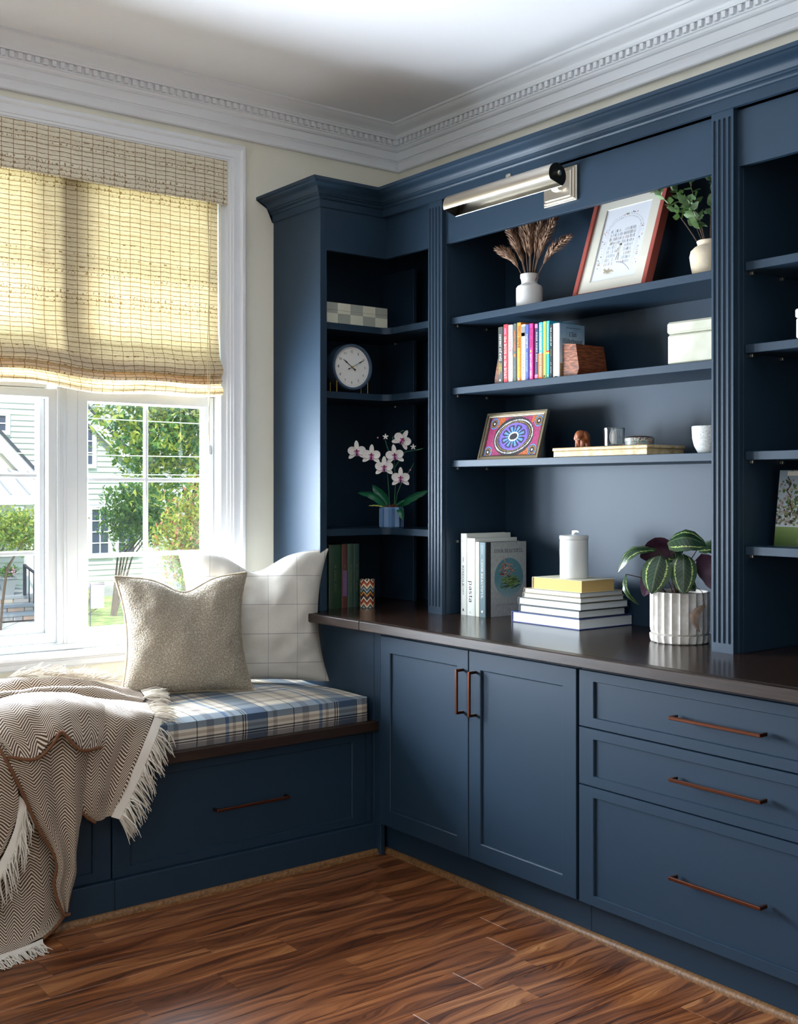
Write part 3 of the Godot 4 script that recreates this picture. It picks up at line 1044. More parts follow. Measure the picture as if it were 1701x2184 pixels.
func outdoors() -> void:
	var G := -0.95
	mk("siding", 205, 212, 212, 0.8)
	mk("siding_cream", 222, 216, 198, 0.8)
	mk("white_paint", 240, 242, 244, 0.6)
	mk("roof_dark", 70, 76, 88, 0.7)
	mk("roof_metal", 196, 202, 214, 0.45)
	mk("window_dark", 70, 84, 108, 0.15)
	mk("lawn_green", 255, 255, 255, 0.95, {"albedo_texture": mottled(0.03, 4, 41, rgb(104, 142, 62), rgb(176, 196, 112))})
	tri_map(M.lawn_green, 0.35, true)
	mk("concrete", 206, 204, 198, 0.9)
	mk("slate", 150, 158, 166, 0.8)
	for k in 4:
		mk("stone_%d" % k, [186, 204, 176, 160][k], [178, 176, 172, 160][k], [168, 158, 174, 162][k], 0.9)
	mk("iron", 34, 38, 56, 0.5)
	mk("bark", 92, 78, 66, 0.9)
	mk("leaf_green", 92, 132, 70, 0.7, {"backlight_enabled": true, "backlight": Color(0.5, 0.6, 0.25)})
	mk("leaf_deep", 58, 98, 66, 0.7, {"backlight_enabled": true, "backlight": Color(0.35, 0.5, 0.25)})
	mk("leaf_yellow", 172, 184, 92, 0.7, {"backlight_enabled": true, "backlight": Color(0.7, 0.7, 0.3)})
	mk("leaf_red", 190, 128, 96, 0.7)
	mk("flower_pink", 214, 168, 196, 0.7)
	var gr := room("ground")
	bx("lawn", M.lawn_green, gr, Vector3(-40, G - 0.3, -70), Vector3(60, G, -6.5), 0.0)
	bx("walkway", M.concrete, gr, Vector3(5.2, G, -20.4), Vector3(7.55, G + 0.02, -18.6), 0.005)
	bx("kerb", M.slate, gr, Vector3(4.6, G, -18.55), Vector3(7.6, G + 0.06, -18.3), 0.005)
	# ---- house across the street
	var h := thing("house", "pale grey clapboard house with white-trimmed windows seen through the window", "house", Vector3(9, G, -25))
	var o := -h.position
	bx("body", M.siding, h, Vector3(1.0, G, -31) + o, Vector3(17, 5.6, -24.03) + o, 0.0)
	bx("foundation", M.slate, h, Vector3(1.0, G, -24.03) + o, Vector3(17, -0.72, -23.98) + o, 0.0)
	var mb := Mb.new()
	mb.loft([[Vector3(0, 0, 0), Vector3(0, 0, 0.028), Vector3(0, 0.004, 0.03), Vector3(0, 0.124, 0.008), Vector3(0, 0.124, 0)], [Vector3(16, 0, 0), Vector3(16, 0, 0.028), Vector3(16, 0.004, 0.03), Vector3(16, 0.124, 0.008), Vector3(16, 0.124, 0)]])
	var clap := mb.mesh()
	for k in 52:
		part("siding_board", clap, M.siding, h, Vector3(1.0, -0.72 + 0.12 * k, -24.03) + o)
	bx("corner_board", M.white_paint, h, Vector3(8.83, -0.7, -24.0) + o, Vector3(8.98, 5.5, -23.95) + o, 0.002)
	# main roof: two slopes, ridge along x
	mb = Mb.new()
	mb.slab([Vector2(-23.3, 5.4), Vector2(-23.3, 5.6), Vector2(-27.5, 8.4), Vector2(-31.7, 5.6), Vector2(-31.7, 5.4)], 0.4, 17.6)
	mb.move(Transform3D(Basis(Vector3(0, 0, 1), Vector3(0, 1, 0), Vector3(-1, 0, 0)), Vector3(18, 0, 0) + o))
	part("roof", mb.mesh(), M.roof_dark, h)
	for q in [[7.45, 8.17, 2.56, 3.05, 2, 1], [9.2, 10.07, 1.88, 3.08, 2, 2], [9.88, 10.44, -0.1, 1.06, 2, 2], [10.5, 11.06, -0.1, 1.06, 2, 2], [11.6, 12.3, 1.88, 3.08, 2, 2]]:
		house_window(h, o, q[0], q[1], q[2], q[3], q[4], q[5])
	rake(h, o, Vector2(9.0, 3.98), Vector2(10.9, 2.15), -23.9)
	# porch gable over the entrance
	mb = Mb.new()
	mb.slab([Vector2(2.2, 1.62), Vector2(8.0, 1.62), Vector2(5.1, 4.7)], -24.0, -22.05)
	mb.move(Transform3D(Basis.IDENTITY, o))
	part("porch_gable", mb.mesh(), M.siding_cream, h)
	rake(h, o, Vector2(5.1, 4.82), Vector2(8.14, 1.58), -22.0)
	rake(h, o, Vector2(5.1, 4.82), Vector2(2.06, 1.58), -22.0)
	# standing-seam porch roof, eave and gutter
	mb = Mb.new()
	mb.slab([Vector2(-22.05, 1.74), Vector2(-20.85, 1.26), Vector2(-20.85, 1.31), Vector2(-22.05, 1.8)], 2.2, 8.32)
	mb.move(Transform3D(Basis(Vector3(0, 0, 1), Vector3(0, 1, 0), Vector3(-1, 0, 0)), Vector3(10.52, 0, 0) + o))
	part("porch_roof", mb.mesh(), M.roof_metal, h)
	for k in 18:
		var x := 2.3 + 0.345 * k
		mb = Mb.new()
		mb.tube([Vector3(x, 1.815, -22.04) + o, Vector3(x, 1.325, -20.86) + o], 0.018, 4)
		part("roof_seam", mb.mesh(), M.slate, h)
	bx("gutter", M.white_paint, h, Vector3(2.1, 1.13, -20.9) + o, Vector3(8.4, 1.28, -20.75) + o, 0.01)
	bx("porch_wall", M.siding_cream, h, Vector3(2.2, -0.5, -23.4) + o, Vector3(7.56, 1.15, -23.3) + o, 0.0)
	mb = Mb.new()
	mb.loft([[Vector3(0, 0, 0), Vector3(0, 0, 0.022), Vector3(0, 0.124, 0.006), Vector3(0, 0.124, 0)], [Vector3(5.3, 0, 0), Vector3(5.3, 0, 0.022), Vector3(5.3, 0.124, 0.006), Vector3(5.3, 0.124, 0)]])
	var clap2 := mb.mesh()
	for k in 13:
		part("siding_board", clap2, M.siding_cream, h, Vector3(2.2, -0.45 + 0.12 * k, -23.3) + o)
	for x in [7.5, 5.3, 3.0]:
		bx("porch_column", M.white_paint, h, Vector3(x - 0.07, -0.52, -21.05) + o, Vector3(x + 0.07, 1.14, -20.91) + o, 0.01)
	bx("porch_floor", M.slate, h, Vector3(2.2, -0.58, -23.4) + o, Vector3(7.8, -0.52, -20.75) + o, 0.005)
	# entrance steps with stone risers
	for k in 3:
		var y := -0.58 - 0.125 * k
		var z := -20.75 + 0.32 * k
		if k:
			bx("tread", M.slate, h, Vector3(5.0, y - 0.0, z - 0.34) + o, Vector3(7.6, y + 0.05, z + 0.02) + o, 0.005)
		var x := 5.0
		var e := 0
		while x < 7.58:
			var w := minf([0.22, 0.31, 0.17, 0.26][(e + k) % 4], 7.6 - x)
			bx("riser_stone", M["stone_%d" % ((e * 3 + k) % 4)], h, Vector3(x, y - 0.074, z - 0.3) + o, Vector3(x + w - 0.012, y - 0.001, z) + o, 0.008)
			x += w
			e += 1
	# ---- railing, planter, flag
	var r := thing("stair_railing", "dark iron stair railing beside the stone steps of the house", "railing", Vector3(7.5, G, -20.6))
	o = -r.position
	for q in [[7.33, -20.72, 0.05, -0.52], [7.6, -20.1, -0.3, G]]:
		bx("post", M.iron, r, Vector3(q[0] - 0.025, q[3], q[1] - 0.025) + o, Vector3(q[0] + 0.025, q[2], q[1] + 0.025) + o, 0.002)
	mb = Mb.new()
	mb.tube([Vector3(7.33, 0.03, -20.72) + o, Vector3(7.6, -0.32, -20.1) + o], 0.025, 6)
	part("top_rail", mb.mesh(), M.iron, r)
	for k in range(1, 6):
		var u := k / 6.0
		var p := Vector3(lerpf(7.33, 7.6, u), lerpf(0.03, -0.32, u), lerpf(-20.72, -20.1, u)) + o
		bx("baluster", M.iron, r, p + Vector3(-0.008, -0.62, -0.008), p + Vector3(0.008, 0, 0.008), 0.001)
	var pl := thing("planter", "tapered grey planter with pale flowers on the porch across the street", "planter", Vector3(7.12, -0.52, -21.0))
	mb = Mb.new()
	var pr := []
	for q in [[0.075, 0.0], [0.12, 0.3], [0.135, 0.3], [0.135, 0.33], [0.11, 0.33], [0.1, 0.28]]:
		pr.append([Vector3(-q[0], q[1], -q[0]), Vector3(q[0], q[1], -q[0]), Vector3(q[0], q[1], q[0]), Vector3(-q[0], q[1], q[0])])
	mb.loft(pr, true, true)
	part("pot", mb.mesh(), M.slate, pl)
	crown(pl, "leaves", [M.leaf_deep, M.leaf_green], Vector3(0, 0.42, 0), Vector3(0.22, 0.16, 0.22), 240, 0.07, 3)
	crown(pl, "flowers", [M.flower_pink], Vector3(0.04, 0.4, 0.05), Vector3(0.18, 0.12, 0.18), 60, 0.05, 4)
	mk("flag_violet", 190, 176, 222, 0.8)
	mk("flag_white", 236, 234, 242, 0.8)
	for k in 2:
		var fx := thing("garden_flag", ["small violet and white garden flag on the lawn in front", "small violet garden flag on the lawn, the one behind"][k], "flag", Vector3([6.74, 6.86][k], G, [-16.0, -16.3][k]))
		mb = Mb.new()
		mb.tube([Vector3(-0.11, 0, 0), Vector3(-0.11, 0.97, 0), Vector3(0.11, 0.97, 0)], 0.006, 5)
		part("pole", mb.mesh(), M.iron, fx)
		bx("cloth", M.flag_violet, fx, Vector3(-0.1, 0.62, -0.002), Vector3(0.1, 0.96, 0.002), 0.0)
		if k == 0:
			bx("band", M.flag_white, fx, Vector3(-0.1, 0.86, 0.0022), Vector3(0.1, 0.96, 0.0032), 0.0)
			bx("band", M.flag_white, fx, Vector3(-0.1, 0.62, 0.0022), Vector3(0.1, 0.67, 0.0032), 0.0)
			mb = Mb.new()
			var ring := []
			for j in 17:
				ring.append(Vector3(0.06 * cos(TAU * j / 16.0), 0.765 + 0.045 * sin(TAU * j / 16.0), 0.004))
			mb.tube(ring, 0.008, 5, false)
			part("emblem", mb.mesh(), M.flag_white, fx)
	# ---- trees and shrubs between the houses
	tree("tree", "tall green leafy tree in front of the clapboard house", Vector3(8.9, G, -17.6), 1.2, Vector3(-0.1, 3.5, 0), Vector3(1.75, 2.0, 1.5), 9000, 0.115, [M.leaf_green, M.leaf_deep, M.leaf_yellow], 21)
	tree("shrub", "broad yellow-green shrub with reddish tips below the tall tree", Vector3(8.1, G, -15.4), 0.3, Vector3(0.05, 1.6, 0), Vector3(1.0, 1.05, 0.8), 7000, 0.075, [M.leaf_yellow, M.leaf_green, M.leaf_yellow, M.leaf_yellow, M.leaf_red], 22)
	tree("shrub", "dark green shrub climbing in front of the lower house windows", Vector3(8.75, G, -20.2), 0.3, Vector3(0.55, 1.9, 0), Vector3(0.95, 0.85, 0.6), 4200, 0.085, [M.leaf_deep, M.leaf_green], 23)
	tree("shrub", "pale yellow-green shrub beside the porch steps", Vector3(6.35, G, -19.2), 0.4, Vector3(0.35, 1.65, 0), Vector3(0.75, 0.5, 0.5), 3200, 0.075, [M.leaf_yellow, M.leaf_green], 24)
	tree("shrub", "low grassy plant at the foot of the porch railing", Vector3(7.85, G, -19.6), 0.02, Vector3(0.05, 0.18, 0), Vector3(0.2, 0.24, 0.2), 420, 0.12, [M.leaf_green, M.leaf_yellow], 25)
	tree("shrub", "small round green bush behind the garden flags", Vector3(8.3, G, -20.6), 0.02, Vector3(0, 0.25, 0), Vector3(0.5, 0.3, 0.4), 900, 0.1, [M.leaf_green, M.leaf_yellow], 26)
	# ---- overhead lines
	for k in 3:
		var c := thing("power_line", ["topmost thin pale cable crossing the window view", "middle thin pale cable crossing the window view", "lowest thin pale cable crossing the window view"][k], "cable", Vector3(6, [2.26, 1.83, 1.6][k], -13))
		mb = Mb.new()
		var path := []
		for j in 21:
			path.append(Vector3(lerpf(-9, 9, j / 20.0), 0.02 * pow(j - 10.0, 2) * 0.1 - 0.01 * (j - 10) * (1 if k == 0 else 0), 0))
		mb.tube(path, 0.007, 5)
		part("wire", mb.mesh(40.0), M.white_paint, c)


func tree(called: String, label: String, at: Vector3, stem: float, c: Vector3, r: Vector3, count: int, size: float, mats: Array, sd: int) -> void:
	var t := thing(called, label, called, at)
	var rn := RandomNumberGenerator.new()
	rn.seed = sd
	var mb := Mb.new()
	for k in 5:
		var d := Vector3(rn.randf_range(-1, 1), 0, rn.randf_range(-1, 1))
		var top := c + d * r * 0.7
		mb.tube([Vector3(d.x * 0.1, -0.02, d.z * 0.1), Vector3(d.x * 0.2, stem, d.z * 0.2), Vector3(d.x * 0.45, lerpf(stem, top.y, 0.5), d.z * 0.45), top], [0.028 * r.x, 0.024 * r.x, 0.018 * r.x, 0.008 * r.x], 6)
	part("branches", mb.mesh(50.0), M.bark, t)
	crown(t, "foliage", mats, c, r, count, size, sd)


func house_window(h: Node3D, o: Vector3, x0: float, x1: float, y0: float, y1: float, cols: int, rows: int) -> void:
	var f := frame_ring("window", M.white_paint, h, x0, x1, y0, y1, 0.09, -24.03, -23.95, 0.004)
	f.position = o
	bx("back", M.window_dark, f, Vector3(x0 + 0.05, y0 + 0.05, -24.02), Vector3(x1 - 0.05, y1 - 0.05, -23.995), 0.0)
	var a := Vector2(x0 + 0.09, y0 + 0.09)
	var b := Vector2(x1 - 0.09, y1 - 0.09)
	for k in range(1, cols):
		var x := lerpf(a.x, b.x, float(k) / cols)
		bx("bar", M.white_paint, f, Vector3(x - 0.012, a.y, -23.995), Vector3(x + 0.012, b.y, -23.975), 0.0)
	for k in range(1, rows * 2):
		var y := lerpf(a.y, b.y, float(k) / (rows * 2))
		bx("bar", M.white_paint, f, Vector3(a.x, y - 0.012, -23.995), Vector3(b.x, y + 0.012, -23.974), 0.0)


# white sloping rake board with a dark shingle edge on top
func rake(h: Node3D, o: Vector3, a: Vector2, b: Vector2, z: float) -> void:
	var d := (b - a).normalized()
	var n := Vector2(-d.y, d.x)
	if n.y < 0:
		n = -n
	var mb := Mb.new()
	mb.slab([a - n * 0.22, b - n * 0.22, b, a], z, z + 0.06)
	mb.move(Transform3D(Basis.IDENTITY, o))
	part("rake_board", mb.mesh(), M.white_paint, h)
	mb = Mb.new()
	mb.slab([a, b + d * 0.1, b + d * 0.1 + n * 0.05, a + n * 0.05], z - 0.6, z + 0.1)
	mb.move(Transform3D(Basis.IDENTITY, o))
	part("roof_edge", mb.mesh(), M.roof_dark, h)


const SPINE := Basis(Vector3(0, -1, 0), Vector3(0, 0, 1), Vector3(-1, 0, 0))   # lettering that reads down a spine facing -x
const LEVEL := Basis(Vector3(0, 0, 1), Vector3(0, 1, 0), Vector3(-1, 0, 0))    # level lettering on a face towards -x


# upright book, spine towards -x: base at (x, y, middle of z); hard covers stand proud of the pages
func book(label: String, x: float, y: float, z0: float, z1: float, tall: float, deep: float, cover: Material, hard := false, group := "") -> Node3D:
	var b := thing("book", label, "book", Vector3(x, y, (z0 + z1) * 0.5), group)
	var h := (z1 - z0) * 0.5 - 0.0003
	var t := 0.0026 if hard else 0.0008
	var e := 0.003 if hard else 0.0
	var mb := Mb.new()
	var ring := []
	for yy in [0.0, tall]:
		var r := []
		for q in [[deep, -h], [0.004, -h], [0.0015, -h * 0.86], [0.0, -h * 0.4], [0.0, h * 0.4], [0.0015, h * 0.86], [0.004, h], [deep, h], [deep, h - t], [0.004 + t, h - t], [t + 0.001, h * 0.4], [t + 0.001, -h * 0.4], [0.004 + t, -h + t], [deep, -h + t]]:
			r.append(Vector3(q[0], yy, q[1]))
		ring.append(r)
	mb.loft(ring, true)
	for k in 2:
		var r: Array = ring[k]
		for j in 6:
			mb.quad(r[j], r[j + 1], r[12 - j], r[13 - j])
	part("cover", mb.mesh(30.0), cover, b)
	bx("pages", M.paper, b, Vector3(0.004 + t, e, -h + t), Vector3(deep - e * 1.3, tall - e, h - t), 0.0)
	return b


# a closed block of colour printed on a spine
func band(b: Node3D, mat: Material, y0: float, y1: float, half: float, called := "spine_print") -> void:
	bx(called, mat, b, Vector3(-0.0006, y0, -half), Vector3(0.0002, y1, half), 0.0)


func shelf_things() -> void:
	var S1 := 2.125
	var S2 := 1.838
	var S3 := 1.542
	# ================= top shelf
	mk("stoneware_white", 214, 212, 210, 0.75, {"heightmap_enabled": true, "heightmap_texture": grain(0.08, 3, 51), "heightmap_scale": 0.06})
	tri_map(M.stoneware_white, 9.0)
	var v := thing("bottle_vase", "white stoneware bottle vase holding dried pampas on the top shelf", "vase", Vector3(3.12, S1, -3.213))
	var mb := Mb.new()
	mb.lathe([Vector2(0, 0), Vector2(0.048, 0), Vector2(0.052, 0.004), Vector2(0.052, 0.083), Vector2(0.046, 0.092), Vector2(0.033, 0.098), Vector2(0.031, 0.104), Vector2(0.033, 0.118), Vector2(0.036, 0.122), Vector2(0.036, 0.136), Vector2(0.034, 0.138), Vector2(0.031, 0.137), Vector2(0.029, 0.12), Vector2(0.028, 0.05), Vector2(0, 0.05)], 40)
	part("body", mb.mesh(40.0), M.stoneware_white, v)
	mk("pampas", 176, 146, 124, 0.95, {"backlight_enabled": true, "backlight": Color(0.4, 0.3, 0.22)})
	mk("pampas_dark", 118, 92, 76, 0.95)
	var tips := [[-0.17, 0.2, 0.0], [-0.1, 0.29, -0.03], [-0.05, 0.33, 0.0], [0.0, 0.31, 0.02], [0.03, 0.27, -0.03], [0.08, 0.31, 0.0], [0.11, 0.285, 0.03], [0.14, 0.24, -0.02], [0.19, 0.185, 0.01], [-0.12, 0.235, 0.03], [0.06, 0.245, 0.04]]
	for k in tips.size():
		var q: Array = tips[k]
		plume(v.position + Vector3(0, 0.06, 0), Vector3(q[2], q[1], q[0]), k)
	# framed print leaning on the back panel
	print_library(Vector3(3.085, S1, -2.785))
	# small beige vase with leafy stems
	mk("clay_beige", 206, 190, 164, 0.85, {"heightmap_enabled": true, "heightmap_texture": grain(0.06, 3, 52), "heightmap_scale": 0.05})
	tri_map(M.clay_beige, 8.0)
	v = thing("jug_vase", "round beige clay vase with leafy stems at the end of the top shelf", "vase", Vector3(3.12, S1, -2.362))
	mb = Mb.new()
	mb.lathe([Vector2(0, 0), Vector2(0.05, 0), Vector2(0.055, 0.004), Vector2(0.062, 0.04), Vector2(0.066, 0.07), Vector2(0.062, 0.088), Vector2(0.05, 0.1), Vector2(0.04, 0.105), Vector2(0.04, 0.112), Vector2(0.043, 0.118), Vector2(0.042, 0.121), Vector2(0.036, 0.12), Vector2(0.034, 0.104), Vector2(0.05, 0.08), Vector2(0.04, 0.03), Vector2(0, 0.03)], 40)
	part("body", mb.mesh(40.0), M.clay_beige, v)
	leafy_stems(v.position + Vector3(0, 0.05, 0))
	# ================= second shelf: paperbacks between wooden bookends
	paperbacks(S2)
	mk("walnut", 255, 255, 255, 0.4)
	var wn := noise(1.0, 3, 61)
	M.walnut.albedo_texture = picture(256, 256, func(x, y):
		var r := wn.get_noise_2d(x * 0.012, y * 0.07) + 0.4 * wn.get_noise_2d(x * 0.05, y * 0.5)
		return rgb(84, 40, 24).lerp(rgb(158, 92, 58), clampf(0.5 + r, 0.0, 1.0)))
	tri_map(M.walnut, 6.0)
	var e := thing("bookend", "chunky walnut bookend on the right of the paperbacks", "bookend", Vector3(3.06, S2, -2.94))
	facet(e, M.walnut, [Vector2(-0.035, 0), Vector2(0.035, 0), Vector2(0.046, 0.03), Vector2(0.03, 0.118), Vector2(-0.03, 0.125), Vector2(-0.035, 0.12)], 0.0, 0.15)
	e = thing("bookend", "walnut bookend peeking out left of the paperbacks", "bookend", Vector3(3.07, S2, -3.3365))
	facet(e, M.walnut, [Vector2(-0.022, 0), Vector2(0.02, 0), Vector2(0.02, 0.12), Vector2(0.015, 0.125), Vector2(-0.004, 0.1), Vector2(-0.022, 0.025)], 0.0, 0.12)
	# square lidded stone box
	mk("soapstone", 255, 255, 255, 0.55, {"albedo_texture": mottled(0.012, 3, 53, rgb(178, 178, 158), rgb(206, 204, 188))})
	tri_map(M.soapstone, 2.0)
	var b := thing("lidded_box", "square grey-beige stone box with a lid on the second shelf", "box", Vector3(3.125, S2, -2.38), "", 0.06)
	bx("body", M.soapstone, b, Vector3(-0.09, 0, -0.092), Vector3(0.09, 0.1, 0.092), 0.006)
	bx("lid", M.soapstone, b, Vector3(-0.092, 0.1018, -0.094), Vector3(0.092, 0.142, 0.094), 0.007)
	# ================= third shelf
	dot_painting(Vector3(3.075, S3, -3.3))
	mk("travertine", 255, 255, 255, 0.6, {"albedo_texture": mottled(0.02, 4, 54, rgb(176, 148, 104), rgb(214, 194, 156)), "heightmap_enabled": true, "heightmap_texture": grain(0.1, 4, 55), "heightmap_scale": 0.08})
	tri_map(M.travertine, 5.0)
	b = thing("travertine_box", "long low travertine box carrying trinkets on the third shelf", "box", Vector3(3.13, S3, -2.775))
	bx("body", M.travertine, b, Vector3(-0.098, 0, -0.222), Vector3(0.098, 0.022, 0.222), 0.002)
	bx("lid", M.travertine, b, Vector3(-0.101, 0.0225, -0.226), Vector3(0.101, 0.0345, 0.226), 0.003)
	var T := S3 + 0.0345
	elephant(Vector3(3.1, T, -2.915))
	# scented candle in a glass
	mk("clear_glass", 255, 255, 255, 0.02, {"refraction_enabled": true, "refraction_scale": 0.05})
	M.clear_glass.albedo_color = Color(0.97, 0.99, 1.0, 0.0)
	mk("wax", 226, 222, 210, 0.6)
	mk("label_paper", 214, 214, 212, 0.8)
	var g := thing("candle_glass", "clear candle glass with an oval white label on the travertine box", "candle", Vector3(3.1, T, -2.763))
	mb = Mb.new()
	mb.lathe([Vector2(0, 0), Vector2(0.034, 0), Vector2(0.0365, 0.003), Vector2(0.039, 0.066), Vector2(0.0375, 0.067), Vector2(0.035, 0.009), Vector2(0, 0.008)], 40)
	part("glass", mb.mesh(35.0), M.clear_glass, g)
	mb = Mb.new()
	var out := []
	for s in [0.0006, 0.0012]:
		pass
	var yaw := deg_to_rad(142.0)
	for k in 24:
		var a := TAU * k / 24.0
		var p := Vector2(cos(a) * 0.013, 0.033 + sin(a) * 0.024)
		out.append(p)
	for k in 24:
		var pa: Vector2 = out[k]
		var pb: Vector2 = out[(k + 1) % 24]
		mb.tri(wrap_on(0.0, 0.033, yaw), wrap_on(pa.x, pa.y, yaw), wrap_on(pb.x, pb.y, yaw))
	part("label", mb.mesh(), M.label_paper, g)
	mb = Mb.new()
	for rr in [[0.0112, 0.0212, 0.0005], [0.0085, 0.017, 0.0004]]:
		var path := []
		for k in 25:
			var a := TAU * k / 24.0
			path.append(wrap_on(cos(a) * rr[0], 0.033 + sin(a) * rr[1], yaw) * Vector3(1.004, 1, 1.004))
		mb.tube(path, rr[2], 4, false)
	part("label_print", mb.mesh(), M.ink, g)
	# little round painted box
	mk("painted_box", 255, 255, 255, 0.35)
	var pn := noise(0.11, 2, 57)
	M.painted_box.albedo_texture = picture(256, 64, func(x, y):
		var q := pn.get_noise_2d(x, y * 1.6)
		var q2 := pn.get_noise_2d(x * 1.2 + 300.0, y * 1.6)
		if y < 6 or y > 58 or (y > 30 and y < 34):
			return rgb(60, 40, 36)
		if q > 0.22:
			return rgb(60, 150, 150)
		if q2 > 0.25:
			return rgb(160, 52, 44)
		return rgb(214, 206, 192) if q > -0.15 else rgb(86, 72, 64))
	b = thing("trinket_box", "small round painted trinket box on the travertine box", "box", Vector3(3.11, T, -2.653))
	mb = Mb.new()
	mb.lathe([Vector2(0.047, 0), Vector2(0.05, 0.002), Vector2(0.05, 0.013)], 40)
	wrap_uv(mb, 0.013, 0.5)
	part("body", mb.mesh(40.0), M.painted_box, b)
	mb = Mb.new()
	mb.lathe([Vector2(0.051, 0.0135), Vector2(0.051, 0.026), Vector2(0.046, 0.031), Vector2(0.03, 0.034), Vector2(0, 0.035)], 40)
	wrap_uv(mb, 0.035, 0.0)
	part("lid", mb.mesh(40.0), M.painted_box, b)
	# speckled stone cup
	mk("terrazzo", 255, 255, 255, 0.6, {"albedo_texture": mottled(0.09, 4, 58, rgb(164, 164, 160), rgb(218, 220, 218))})
	tri_map(M.terrazzo, 6.0)
	v = thing("stone_cup", "speckled pale grey stone cup half hidden by the pilaster", "cup", Vector3(3.1, S3, -2.345))
	mb = Mb.new()
	mb.lathe([Vector2(0, 0), Vector2(0.034, 0), Vector2(0.04, 0.003), Vector2(0.052, 0.025), Vector2(0.058, 0.05), Vector2(0.06, 0.088), Vector2(0.058, 0.09), Vector2(0.055, 0.088), Vector2(0.052, 0.05), Vector2(0.03, 0.012), Vector2(0, 0.01)], 40)
	part("cup", mb.mesh(40.0), M.terrazzo, v)
	# ================= right bookcase
	landscape(Vector3(3.12, 1.247, -1.97))
	mk("ivory", 220, 216, 202, 0.5)
	b = thing("lidded_box", "ivory box at the right edge of the picture, on the right bookcase", "box", Vector3(3.11, 1.874, -1.87))
	bx("body", M.ivory, b, Vector3(-0.1, 0, -0.1), Vector3(0.1, 0.06, 0.1), 0.004)
	bx("lid", M.ivory, b, Vector3(-0.102, 0.061, -0.102), Vector3(0.102, 0.088, 0.102), 0.004)
	picture_light()


# a point on the side of the candle glass, x round and y up
func wrap_on(x: float, y: float, yaw: float) -> Vector3:
	var r := lerpf(0.0369, 0.0392, y / 0.066)
	var a := yaw + x / r
	return Vector3(cos(a) * r, y, sin(a) * r)


func wrap_uv(mb: Mb, top: float, v0: float) -> void:
	for i in mb.v.size():
		var p := mb.v[i]
		mb.t[i] = Vector2(fposmod(mb.t[i].x, 1.001), v0 + (1.0 - p.y / top) * 0.5)


# a faceted wooden block: outline in (z, y), thickness towards +x
func facet(par: Node3D, mat: Material, ol: Array, x0: float, x1: float) -> void:
	var mb := Mb.new()
	mb.slab(ol, -x1, -x0)
	mb.move(Transform3D(Basis(Vector3(0, 0, 1), Vector3(0, 1, 0), Vector3(-1, 0, 0)), Vector3.ZERO))
	part("block", mb.mesh(), mat, par)


func plume(base: Vector3, tip: Vector3, k: int) -> void:
	var rn := RandomNumberGenerator.new()
	rn.seed = 100 + k
	var names := ["leftmost low", "upper left", "tall left", "tall middle", "short middle", "tall right", "upper right", "right", "rightmost drooping", "lower left", "inner right"]
	var t := thing("pampas_plume", "%s dried brown pampas plume in the white vase" % names[k], "dried plant", base, "dried pampas plumes")
	var bend := Vector3(0, 0.04, 0)
	var at := func(u: float) -> Vector3: return tip * u + bend * sin(u * PI)
	var mb := Mb.new()
	var path := []
	for i in 9:
		path.append(at.call(i / 8.0))
	mb.tube(path, [0.0016, 0.0016, 0.0015, 0.0014, 0.0013, 0.0012, 0.001, 0.0008, 0.0005], 5)
	part("stem", mb.mesh(), M.pampas_dark, t)
	for s in 2:
		mb = Mb.new()
		for i in 300:
			var u := 0.36 + 0.64 * rn.randf()
			var p: Vector3 = at.call(u)
			var d: Vector3 = (at.call(minf(u + 0.02, 1.02)) - p).normalized()
			var side := d.cross(Vector3(rn.randfn(), rn.randfn(), rn.randfn())).normalized()
			var spread := 0.75 * sin(clampf((u - 0.4) / 0.62, 0.0, 1.0) * PI * 0.8 + 0.4)
			var l := rn.randf_range(0.022, 0.056) * (1.25 - u * 0.55)
			var q := p + (d + side * spread).normalized() * l
			var w := side.cross(d) * rn.randf_range(0.001, 0.0024)
			var mid := p.lerp(q, 0.6) + side * 0.001
			mb.quad(p, mid - w, q, mid + w)
		part("feather", mb.mesh(), M.pampas if s == 0 else M.pampas_dark, t).set_meta("kind", "stuff")


